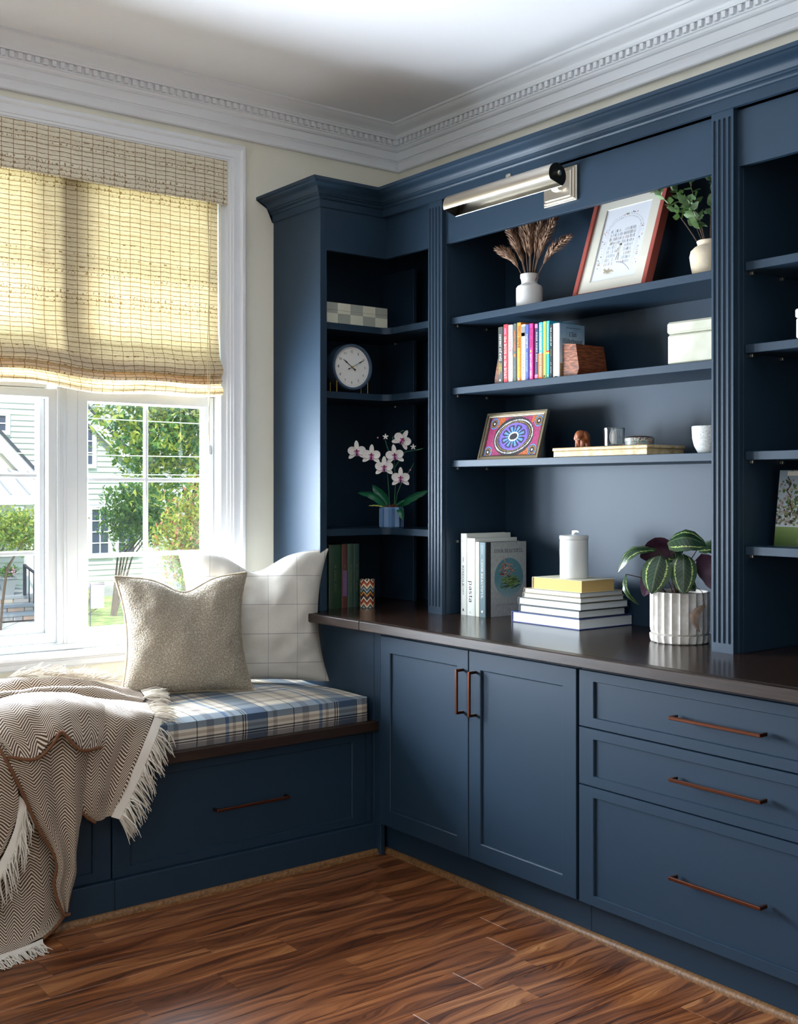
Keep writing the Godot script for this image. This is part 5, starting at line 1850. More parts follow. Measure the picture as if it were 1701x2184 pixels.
# a row of short marks where a spine's small lettering cannot be read
func marks(b: Node3D, mat: Material, y0: float, y1: float, half: float, off := 0.0, step := 0.0052) -> void:
	var mb := Mb.new()
	var y := y0
	var k := 0
	while y < y1:
		var l: float = step * [0.55, 0.7, 0.45, 0.62][k % 4]
		var h: float = half * [1.0, 0.75, 1.0, 0.85][k % 4]
		if k % 7 != 5:
			mb.box(Vector3(-0.0007, y, off - h), Vector3(0.0001, y + l * 0.5, off + h))
			mb.box(Vector3(-0.0007, y, off - h), Vector3(0.0001, y + l, off - h * 0.55))
		y += step
		k += 1
	part("lettering", mb.mesh(), mat, b)


func counter_things() -> void:
	var W: Material = M.ink_white
	var K: Material = M.ink
	# ================= cookbooks standing at the left
	mk("cloth_white", 222, 224, 216, 0.75)
	mk("cloth_ivory", 214, 212, 198, 0.75)
	mk("cover_teal", 84, 106, 112, 0.6)
	mk("cover_black", 30, 33, 36, 0.6)
	var z := [[-3.5334, -3.4956, 0.33, 0.245], [-3.4941, -3.4468, 0.3125, 0.235], [-3.4412, -3.4185, 0.2988, 0.22], [-3.4171, -3.3822, 0.2981, 0.225]]
	var b := book("tall white cookbook with spaced black serif title, leftmost on the counter", 3.04, CT, z[0][0], z[0][1], z[0][2], z[0][3], M.cloth_white, true, "cookbooks on the counter")
	text(b, "THE", K, Vector3(-0.0004, 0.225, 0.001), SPINE, 0.02, 0.006, true)
	text(b, "KINFOLK", K, Vector3(-0.0004, 0.158, 0.0), SPINE, 0.086, 0.011, true)
	text(b, "TABLE", K, Vector3(-0.0004, 0.097, 0.001), SPINE, 0.03, 0.006, true)
	var mb := Mb.new()
	mb.slab([Vector2(-0.006, 0.014), Vector2(0, 0.018), Vector2(0.006, 0.014), Vector2(0, 0.028)], 0.0, 0.0005)
	part("emblem", mb.mesh(), K, b, Vector3(-0.0001, 0, 0), FACE)
	for k in 2:
		marks(b, M.ink_grey, 0.305 - k * 0.007, 0.3065 - k * 0.007, 0.008, 0.0, 0.002)
	b = book("white cookbook with bold black lower-case title on its spine", 3.04, CT, z[1][0], z[1][1], z[1][2], z[1][3], M.cloth_white, true, "cookbooks on the counter")
	text(b, "pasta", K, Vector3(-0.0004, 0.097, 0.002), SPINE, 0.084, 0.027, false)
	marks(b, M.ink_grey, 0.23, 0.29, 0.002, -0.003, 0.0035)
	marks(b, M.ink_grey, 0.01, 0.018, 0.003, 0.0, 0.004)
	b = book("thin ivory cookbook with faint spine lettering between white and teal ones", 3.04, CT, z[2][0], z[2][1], z[2][2], z[2][3], M.cloth_ivory, true, "cookbooks on the counter")
	text(b, "SUNDAY SUPPERS", M.ink_gold, Vector3(-0.0004, 0.2, 0.0), SPINE, 0.125, 0.006, true)
	marks(b, M.ink_grey, 0.09, 0.125, 0.002, 0.0, 0.0035)
	b = book("cookbook with teal spine and a plate of asparagus on its grey cover", 3.04, CT, z[3][0], z[3][1], z[3][2], z[3][3], M.cover_teal, true, "cookbooks on the counter")
	text(b, "COOK BEAUTIFUL", W, Vector3(-0.0006, 0.152, 0.0), SPINE, 0.155, 0.011, true)
	marks(b, W, 0.252, 0.285, 0.0025, 0.0, 0.0045)
	mb = Mb.new()
	mb.lathe([Vector2(0, 0.0004), Vector2(0.005, 0.0004), Vector2(0.005, -0.0002)], 16)
	mb.move(Transform3D(Basis(Vector3(0, 0, 1), Vector3(-1, 0, 0), Vector3(0, -1, 0)), Vector3(-0.0002, 0.022, 0)))
	part("emblem", mb.mesh(), W, b)
	var h: float = (z[3][1] - z[3][0]) * 0.5
	bx("hinge", M.cover_black, b, Vector3(0.0035, 0.0, h - 0.0006), Vector3(0.03, 0.2981, h + 0.0006), 0.0)
	var n := noise(0.03, 3, 101)
	var im := Image.create(420, 600, false, Image.FORMAT_RGB8)
	for y in 600:
		for x in range(0, 420, 2):
			var c := rgb(150, 152, 152).lerp(rgb(174, 176, 174), clampf(0.5 + n.get_noise_2d(x * 3.0, y * 0.7), 0.0, 1.0))
			im.fill_rect(Rect2i(x, y, 2, 1), c)
	for y in range(130, 450):
		var e := 1.0 - pow((y - 290.0) / 160.0, 2.0)
		var hw := 170.0 * sqrt(maxf(e, 0.0))
		im.fill_rect(Rect2i(int(214 - hw), y, int(hw * 2.0), 1), rgb(82, 128, 138).lerp(rgb(140, 164, 170), clampf((y - 300) / 150.0, 0.0, 1.0)))
	var rn := RandomNumberGenerator.new()
	rn.seed = 102
	for k in 46:
		var p := Vector2(rn.randf_range(110, 250), rn.randf_range(290, 390))
		stroke(im, p, p + Vector2(rn.randf_range(60, 110), rn.randf_range(-34, 14)), rn.randf_range(4, 9), [rgb(62, 84, 40), rgb(98, 124, 52), rgb(40, 54, 32), rgb(126, 146, 72)][rn.randi() % 4])
	for k in 34:
		var p := Vector2(rn.randf_range(120, 290), rn.randf_range(180, 280))
		stroke(im, p, p + Vector2(rn.randf_range(-50, 50), rn.randf_range(-30, 30)), rn.randf_range(4, 10), [rgb(120, 40, 46), rgb(172, 92, 84), rgb(206, 160, 132), rgb(82, 26, 32), rgb(190, 120, 90)][rn.randi() % 5])
	stroke(im, Vector2(146, 116), Vector2(176, 176), 7, rgb(190, 132, 110))
	stroke(im, Vector2(176, 176), Vector2(260, 190), 8, rgb(190, 132, 110))
	for k in 30:
		spot(im, Vector2(rn.randf_range(100, 320), rn.randf_range(170, 400)), 2, rgb(206, 198, 170))
	mk("cook_cover", 255, 255, 255, 0.6, {"albedo_texture": ImageTexture.create_from_image(im)})
	mb = Mb.new()
	mb.quad(Vector3(0.03, 0, h + 0.0003), Vector3(0.225, 0, h + 0.0003), Vector3(0.225, 0.2981, h + 0.0003), Vector3(0.03, 0.2981, h + 0.0003), Vector2(0, 1), Vector2(1, 1), Vector2(1, 0), Vector2(0, 0))
	part("front_print", mb.mesh(), M.cook_cover, b)
	text(b, "COOK BEAUTIFUL", K, Vector3(0.128, 0.262, h + 0.0004), Basis.IDENTITY, 0.155, 0.0145, true)
	text(b, "ATHENA CALDERONE", M.ink_grey, Vector3(0.12, 0.045, h + 0.0004), Basis.IDENTITY, 0.12, 0.008, true)
	# ================= stack of books lying flat
	mk("cover_blue", 34, 50, 110, 0.5)
	mk("cover_slate", 58, 64, 66, 0.5)
	mk("cover_sand", 150, 138, 112, 0.6)
	mk("cover_cream", 226, 220, 196, 0.6)
	mk("pages_white", 222, 226, 226, 0.9)
	mk("pages_yellow", 214, 178, 112, 0.9)
	var y := CT
	for q in [["large navy-blue hardcover lying at the bottom of the stack", 0.0415, -3.22, -2.864, 3.322, "cover_blue", "pages_white", 0.0035], ["slate grey hardcover, second from the bottom of the stack", 0.0285, -3.178, -2.866, 3.284, "cover_slate", "pages_white", 0.003], ["dark grey hardcover in the middle of the stack", 0.0285, -3.184, -2.858, 3.29, "cover_slate", "pages_white", 0.003], ["thin sand-coloured hardcover, third from the top of the stack", 0.0185, -3.158, -2.857, 3.266, "cover_sand", "pages_white", 0.0022], ["thin pale hardcover right under the cream book", 0.0185, -3.152, -2.86, 3.264, "cover_sand", "pages_white", 0.0022], ["cream book with yellowed pages on top of the stack", 0.0445, -3.107, -2.852, 3.21, "cover_cream", "pages_yellow", 0.0015]]:
		flat_book(q[0], y, q[1], Vector2(3.03, q[2]), Vector2(q[4], q[3]), M[q[5]], M[q[6]], q[7])
		y += q[1]
	# ================= lidded jar with a shell knob
	mk("porcelain", 226, 226, 222, 0.16)
	var j := thing("lidded_jar", "white porcelain cylinder jar with a shell knob on the book stack", "jar", Vector3(3.108, y, -2.965))
	mb = Mb.new()
	mb.lathe([Vector2(0, 0), Vector2(0.05, 0), Vector2(0.0525, 0.003), Vector2(0.0522, 0.06), Vector2(0.053, 0.1), Vector2(0.0525, 0.142), Vector2(0.051, 0.1435), Vector2(0.049, 0.142), Vector2(0.048, 0.02), Vector2(0, 0.018)], 44)
	part("body", mb.mesh(40.0), M.porcelain, j)
	mb = Mb.new()
	mb.lathe([Vector2(0, 0.144), Vector2(0.053, 0.144), Vector2(0.0538, 0.1455), Vector2(0.0538, 0.157), Vector2(0.051, 0.1595), Vector2(0.02, 0.1615), Vector2(0, 0.162)], 44)
	part("lid", mb.mesh(40.0), M.porcelain, j)
	mb = Mb.new()
	for k in 7:
		var a := -0.9 + k * 0.3
		mb.tube([Vector3(0.006, 0.162, -0.012), Vector3(cos(a) * 0.004 - 0.002, 0.174, sin(a) * 0.01 + 0.002), Vector3(-0.004 + cos(a) * 0.004, 0.168 + 0.008 * cos(a * 1.3), sin(a) * 0.016 + 0.014)], [0.004, 0.0042, 0.0016], 6)
	part("knob", mb.mesh(60.0), M.porcelain, j)
	calathea(Vector3(3.078, CT, -2.452))


func flat_book(label: String, y: float, tall: float, lo: Vector2, hi: Vector2, cover: Material, pages: Material, board: float) -> void:
	var b := thing("book", label, "book", Vector3((lo.x + hi.x) * 0.5, y, (lo.y + hi.y) * 0.5), "books in the stack on the counter")
	var s := (hi - lo) * 0.5
	var e := 0.004
	var mb := Mb.new()
	mb.box(Vector3(-s.x, 0.0002, -s.y), Vector3(s.x, board, s.y), 0.0006)
	mb.box(Vector3(-s.x, tall - board, -s.y), Vector3(s.x, tall - 0.0002, s.y), 0.0006)
	mb.box(Vector3(-s.x, board * 0.9, -s.y), Vector3(s.x, tall - board * 0.9, -s.y + board), 0.0)
	part("cover", mb.mesh(), cover, b)
	# page block, cut in a few gatherings
	mb = Mb.new()
	var n := maxi(int(tall / 0.006), 2)
	for k in n:
		var y0 := lerpf(board, tall - board, float(k) / n)
		var y1 := lerpf(board, tall - board, float(k + 1) / n)
		var j := 0.0006 * (k % 2)
		mb.box(Vector3(-s.x + e + j, y0, -s.y + board), Vector3(s.x - e - j, y1, s.y - e - j))
	part("pages", mb.mesh(), pages, b)


# pot ring with hollow flutes between sharp ridges
func fluted(rows: Array, n: int, deep: float) -> Mb:
	var mb := Mb.new()
	var rings := []
	for q in rows:
		var ring := []
		for k in n * 6:
			var a := TAU * k / (n * 6.0)
			var t := fposmod(k / 6.0, 1.0)
			var r: float = q.x - deep * (q.z if q is Vector3 else 1.0) * (1.0 - pow(2.0 * t - 1.0, 2.0))
			ring.append(Vector3(cos(a) * r, q.y, -sin(a) * r))
		rings.append(ring)
	mb.loft(rings, true, true)
	return mb


func calathea(at: Vector3) -> void:
	mk("ribbed_clay", 255, 255, 255, 0.7, {"albedo_texture": mottled(0.02, 3, 111, rgb(196, 188, 178), rgb(222, 216, 208))})
	tri_map(M.ribbed_clay, 5.0)
	mk("soil", 48, 36, 28, 1.0)
	var p := thing("flower_pot", "pale ribbed ceramic pot and saucer on the counter beside the pilaster", "pot", at)
	part("saucer", fluted([Vector3(0.088, 0.0, 0.4), Vector3(0.096, 0.003, 1), Vector3(0.099, 0.012, 1), Vector3(0.1, 0.026, 1), Vector3(0.098, 0.029, 0.3), Vector3(0.088, 0.029, 0)], 23, 0.006).mesh(28.0), M.ribbed_clay, p)
	part("pot", fluted([Vector3(0.09, 0.0295, 0.2), Vector3(0.0965, 0.035, 0.6), Vector3(0.0985, 0.05, 1), Vector3(0.0985, 0.165, 1), Vector3(0.0975, 0.169, 0.5), Vector3(0.093, 0.17, 0), Vector3(0.089, 0.168, 0), Vector3(0.087, 0.15, 0)], 23, 0.007).mesh(28.0), M.ribbed_clay, p)
	var mb := Mb.new()
	mb.lathe([Vector2(0.0865, 0.158), Vector2(0.05, 0.161), Vector2(0, 0.16)], 24)
	part("soil", mb.mesh(30.0), M.soil, p)
	# ---- the plant
	var n := noise(0.05, 2, 112)
	var leaf_tex := picture(128, 256, func(x, y):
		var u: float = (x - 64.0) / 64.0
		var v: float = y / 256.0
		var edge := absf(u)
		var c := rgb(24, 46, 30)
		var rib := fposmod(v * 9.0 - edge * 2.4, 1.0)
		if edge < 0.62:
			c = c.lerp(rgb(54, 86, 52), 0.6 if rib < 0.35 else 0.05)
		if edge < 0.05:
			c = rgb(84, 100, 62)
		var ring := absf(edge - 0.66 - n.get_noise_2d(x * 2.0, y * 1.4) * 0.07)
		if ring < 0.045 and v > 0.08 and v < 0.95:
			c = rgb(176, 190, 112)
		elif edge > 0.72:
			c = rgb(44, 72, 40)
		return c)
	mk("calathea_top", 255, 255, 255, 0.35, {"albedo_texture": leaf_tex})
	mk("calathea_under", 58, 28, 46, 0.5)
	mk("calathea_brown", 96, 62, 40, 0.7)
	mk("calathea_stem", 74, 52, 44, 0.6)
	mk("dry_leaf", 76, 58, 44, 0.95)
	var t := thing("calathea_plant", "calathea with striped green leaves and purple undersides in the ribbed pot", "plant", at + Vector3(0, 0.158, 0))
	var r := Vector3(0.622, 0, 0.782)
	var u := Vector3(0, 1, 0)
	var f := Vector3(-0.782, 0, 0.622)
	# [base, tip] as (right, up, towards the room) in metres from the soil; the way the upper side looks; width; top material
	var leaves := [
		[Vector3(-0.04, 0.175, 0.05), Vector3(0.085, 0.168, 0.07), Vector3(0.0, 0.75, 0.7), 0.1, "top", 0.25],
		[Vector3(-0.02, 0.165, 0.02), Vector3(-0.13, 0.125, 0.03), Vector3(0.1, 0.35, -0.9), 0.085, "top", 0.2],
		[Vector3(-0.075, 0.155, 0.05), Vector3(-0.2, 0.075, 0.07), Vector3(-0.25, 0.85, 0.45), 0.06, "top", 0.3],
		[Vector3(-0.06, 0.135, 0.09), Vector3(-0.09, 0.012, 0.135), Vector3(-0.15, 0.25, 0.95), 0.095, "top", 0.12],
		[Vector3(0.012, 0.14, 0.075), Vector3(0.012, 0.012, 0.115), Vector3(0.0, 0.25, 0.97), 0.085, "top", 0.1],
		[Vector3(0.07, 0.14, 0.05), Vector3(0.115, 0.02, 0.07), Vector3(0.5, 0.1, -0.8), 0.085, "top", 0.15],
		[Vector3(0.06, 0.155, -0.02), Vector3(0.15, 0.14, -0.01), Vector3(0.1, 0.8, 0.5), 0.08, "top", 0.3],
		[Vector3(-0.1, 0.11, 0.03), Vector3(-0.115, -0.005, 0.06), Vector3(0.5, 0.1, -0.85), 0.06, "brown", 0.15],
		[Vector3(-0.175, 0.07, 0.07), Vector3(-0.13, -0.03, 0.09), Vector3(-0.6, 0.2, 0.7), 0.02, "top", 0.35],
		[Vector3(-0.02, 0.07, 0.04), Vector3(0.05, 0.02, 0.085), Vector3(0.1, 0.6, 0.8), 0.06, "top", 0.2],
		[Vector3(0.06, 0.1, 0.0), Vector3(0.13, 0.06, 0.02), Vector3(0.2, 0.3, -0.9), 0.08, "top", 0.2],
		[Vector3(0.0, 0.12, -0.06), Vector3(-0.07, 0.16, -0.1), Vector3(0.0, 0.5, 0.8), 0.09, "top", 0.2]]
	for q in leaves:
		var a: Vector3 = r * q[0].x + u * q[0].y + f * q[0].z
		var b: Vector3 = r * q[1].x + u * q[1].y + f * q[1].z
		var nn: Vector3 = r * q[2].x + u * q[2].y + f * q[2].z
		big_leaf(t, a, b, nn, q[3], M["calathea_" + q[4]], M.calathea_under, q[5])
		mb = Mb.new()
		mb.tube([Vector3(a.x * 0.2, -0.002, a.z * 0.2), Vector3(a.x * 0.5, a.y * 0.7, a.z * 0.5), a], [0.0025, 0.002, 0.0015], 6)
		part("stalk", mb.mesh(50.0), M.calathea_stem, t)
	# a withered leaf hanging over the rim
	var a2 := r * 0.07 + u * 0.02 + f * 0.098
	var b2 := r * 0.062 + u * -0.11 + f * 0.112
	mb = Mb.new()
	mb.tube([Vector3(0.01, 0.0, 0.01), r * 0.05 + u * 0.035 + f * 0.08, a2, r * 0.078 + u * -0.02 + f * 0.108], 0.0012, 5)
	part("withered_stalk", mb.mesh(40.0), M.dry_leaf, t)
	big_leaf(t, r * 0.078 + u * -0.02 + f * 0.108, b2, -r * 0.6 + f * 0.7, 0.036, M.dry_leaf, M.dry_leaf, 0.5, "withered_leaf")


# oval leaf with two sides, folded a little along the midrib and bowed
func big_leaf(par: Node, a: Vector3, b: Vector3, nn: Vector3, wide: float, top: Material, under: Material, bow: float, called := "leaf") -> void:
	var y := (b - a)
	var l := y.length()
	y /= l
	var x := y.cross(nn).normalized()
	var zz := x.cross(y).normalized()
	for side in 2:
		var mb := Mb.new()
		var rings := []
		var us := []
		for j in 9:
			us.append(j / 8.0)
		for i in 13:
			var v := i / 12.0
			var w := wide * 0.5 * pow(sin(pow(v, 0.8) * PI), 0.62) + 0.0005
			var ring := []
			for j in 9:
				var e := j / 4.0 - 1.0
				var lift := l * bow * sin(v * PI) - absf(e) * w * 0.28 + 0.002 * sin(v * 26.0 + e * 3.0) * absf(e)
				ring.append(a + y * l * v + x * w * e + zz * (lift - (0.0006 if side else 0.0)))
			rings.append(ring)
		mb.loft(rings, false, false, us)
		part(called if side == 0 else called + "_underside", mb.mesh(60.0), under if side else top, par)


func corner_things() -> void:
	# ================= checkered box
	mk("bone_light", 206, 204, 184, 0.5)
	mk("bone_grey", 156, 158, 146, 0.5)
	var b := thing("checkered_box", "grey and cream checkered box on the upper corner shelf", "box", Vector3(2.872, 2.131, -4.125))
	bx("body", M.bone_light, b, Vector3(-0.166, 0, -0.1), Vector3(0.166, 0.059, 0.1), 0.001)
	bx("lid", M.bone_light, b, Vector3(-0.166, 0.0595, -0.1), Vector3(0.166, 0.091, 0.1), 0.001)
	for i in 5:
		for j in 3:
			var y: float = [0.0005, 0.0455, 0.06][j]
			var y1: float = [0.045, 0.0588, 0.0908][j]
			var grey: bool = (i + (0 if j == 0 else 1)) % 2 == 1
			bx("tile", M.bone_grey if grey else M.bone_light, b, Vector3(-0.166 + 0.0664 * i, y, 0.0998), Vector3(-0.166 + 0.0664 * (i + 1), y1, 0.1012), 0.0)
	for i in 3:
		for j in 3:
			var y: float = [0.0005, 0.0455, 0.06][j]
			var y1: float = [0.045, 0.0588, 0.0908][j]
			var grey: bool = (i + (1 if j == 0 else 0)) % 2 == 1
			bx("tile", M.bone_grey if grey else M.bone_light, b, Vector3(-0.1672, y, 0.1 - 0.0664 * (i + 1)), Vector3(-0.1658, y1, 0.1 - 0.0664 * i), 0.0)
	clock(Vector3(2.858, 1.839, -4.06))
	orchid(Vector3(3.05, 1.254, -4.01))
	# ================= four old books, spines to the front
	mk("old_gilt", 118, 112, 70, 0.5)
	mk("old_green", 34, 62, 42, 0.4)
	mk("old_brown", 86, 48, 42, 0.45)
	mk("old_green_light", 52, 76, 62, 0.45)
	mk("old_green_dark", 40, 62, 56, 0.5)
	var q := [[2.733, 2.797, 0.2725, "old_green", "thick dark green book leaning beside the bookcase side", 0], [2.7995, 2.829, 0.2735, "old_brown", "reddish brown book second from the left in the corner", 1], [2.83, 2.861, 0.2745, "old_green_light", "sage green book third from the left in the corner", 2], [2.862, 2.893, 0.274, "old_green_dark", "dark teal book next to the zigzag candle", 3]]
	for e in q:
		var t := book(e[4], 0, CT, e[0], e[1], e[2], 0.19, M[e[3]], true, "old books in the corner")
		t.position = Vector3((e[0] + e[1]) * 0.5, CT, -4.03)
		t.rotation.y = PI / 2
		marks(t, M.old_gilt, 0.07, 0.19, 0.004 if e[5] else 0.006, 0.0, 0.008)
		if e[5] == 1:
			band(t, mk("plum_print", 110, 80, 120, 0.6), 0.05, 0.16, 0.011)
	# ================= zigzag candle
	var cols := [rgb(28, 24, 26), rgb(222, 210, 180), rgb(126, 34, 32), rgb(190, 92, 46), rgb(222, 210, 180), rgb(84, 54, 36), rgb(140, 176, 190), rgb(28, 24, 26), rgb(206, 150, 70), rgb(96, 28, 30)]
	var zig := picture(512, 256, func(x, y):
		var w: float = absf(fposmod(x / 512.0 * 7.0, 1.0) - 0.5) * 2.0
		var t: float = y / 256.0 * 15.0 + w * 2.2
		return cols[int(t) % 10])
	mk("zigzag", 255, 255, 255, 0.3, {"albedo_texture": zig})
	var c := thing("zigzag_candle", "small candle jar with a colourful zigzag pattern in the corner", "candle", Vector3(2.902, CT, -3.988))
	var mb := Mb.new()
	mb.lathe([Vector2(0.031, 0), Vector2(0.0325, 0.002), Vector2(0.0325, 0.12), Vector2(0.0315, 0.1215), Vector2(0.029, 0.12), Vector2(0.029, 0.09), Vector2(0, 0.09)], 40)
	for i in mb.v.size():
		mb.t[i] = Vector2(mb.t[i].x, 1.0 - mb.v[i].y / 0.1215)
	part("jar", mb.mesh(40.0), M.zigzag, c)
	mb = Mb.new()
	mb.lathe([Vector2(0.0288, 0.092), Vector2(0.01, 0.0935), Vector2(0, 0.0935)], 24)
	part("wax", mb.mesh(40.0), M.wax, c)


func clock(at: Vector3) -> void:
	mk("clock_blue", 66, 84, 104, 0.4)
	mk("dial", 226, 224, 218, 0.7)
	mk("brass", 190, 146, 74, 0.35, {"metallic": 1.0})
	var t := thing("desk_clock", "round blue-grey desk clock with white dial on the corner shelf", "clock", at, "", deg_to_rad(-4.0))
	var C := Vector3(0, 0.1145, 0)
	var turn := Basis(Vector3(1, 0, 0), Vector3(0, 0, 1), Vector3(0, -1, 0))   # lathe axis turned towards +z
	var mb := Mb.new()
	mb.lathe([Vector2(0, -0.035), Vector2(0.098, -0.035), Vector2(0.1, -0.032), Vector2(0.1, 0.028), Vector2(0.097, 0.032), Vector2(0.0905, 0.032), Vector2(0.0885, 0.029), Vector2(0.0875, 0.02)], 56)
	mb.move(Transform3D(turn, C))
	part("case", mb.mesh(35.0), M.clock_blue, t)
	mb = Mb.new()
	mb.lathe([Vector2(0.088, 0.02), Vector2(0.0, 0.0201)], 56)
	mb.move(Transform3D(turn, C))
	part("dial_face", mb.mesh(), M.dial, t)
	for k in 12:
		var a := PI / 2 - TAU * (k + 1) / 12.0
		text(t, str(k + 1), M.ink, C + Vector3(cos(a) * 0.0665, sin(a) * 0.0665, 0.0205), Basis.IDENTITY, 0.013 if k >= 9 else 0.0068, 0.0105, false, "numeral")
	mb = Mb.new()
	for k in 60:
		var a := TAU * k / 60.0
		var l := 0.0035 if k % 5 else 0.006
		var d := Vector3(cos(a), sin(a), 0)
		var s := Vector3(-sin(a), cos(a), 0) * 0.0005
		var p := C + Vector3(0, 0, 0.0206)
		mb.quad(p + d * (0.082 - l) - s, p + d * 0.082 - s, p + d * 0.082 + s, p + d * (0.082 - l) + s)
	part("minute_track", mb.mesh(), M.ink, t)
	for h in [[deg_to_rad(144.0), 0.056, 0.0022, "hour_hand", 0.024], [deg_to_rad(29.0), 0.074, 0.0016, "minute_hand", 0.0255]]:
		mb = Mb.new()
		var ol := [Vector2(-0.022, -h[2] * 1.5), Vector2(-0.014, -h[2] * 1.5), Vector2(-0.012, -h[2] * 0.6), Vector2(h[1] * 0.5, -h[2] * 0.6), Vector2(h[1] * 0.6, -h[2] * 1.4), Vector2(h[1], -0.0003), Vector2(h[1], 0.0003), Vector2(h[1] * 0.6, h[2] * 1.4), Vector2(h[1] * 0.5, h[2] * 0.6), Vector2(-0.012, h[2] * 0.6), Vector2(-0.014, h[2] * 1.5), Vector2(-0.022, h[2] * 1.5)]
		mb.slab(ol, 0.0, 0.0008)
		mb.move(Transform3D(Basis(Vector3(0, 0, 1), h[0]), C + Vector3(0, 0, h[4])))
		part(h[3], mb.mesh(), M.ink, t)
	mb = Mb.new()
	mb.lathe([Vector2(0, 0.0201), Vector2(0.004, 0.0202), Vector2(0.004, 0.0275), Vector2(0.0, 0.0285)], 16)
	mb.move(Transform3D(turn, C))
	part("hub", mb.mesh(35.0), M.brass, t)
	# wire stand: four uprights joined below
	for x in [-0.078, 0.078]:
		for z in [-0.03, 0.026]:
			mb = Mb.new()
			mb.tube([Vector3(x, 0.0, z), Vector3(x, 0.052, z)], 0.0018, 8)
			part("leg", mb.mesh(50.0), M.brass, t)
		mb = Mb.new()
		mb.tube([Vector3(x, 0.05, -0.03), Vector3(x, 0.05, 0.026)], 0.0018, 8)
		part("rail", mb.mesh(50.0), M.brass, t)


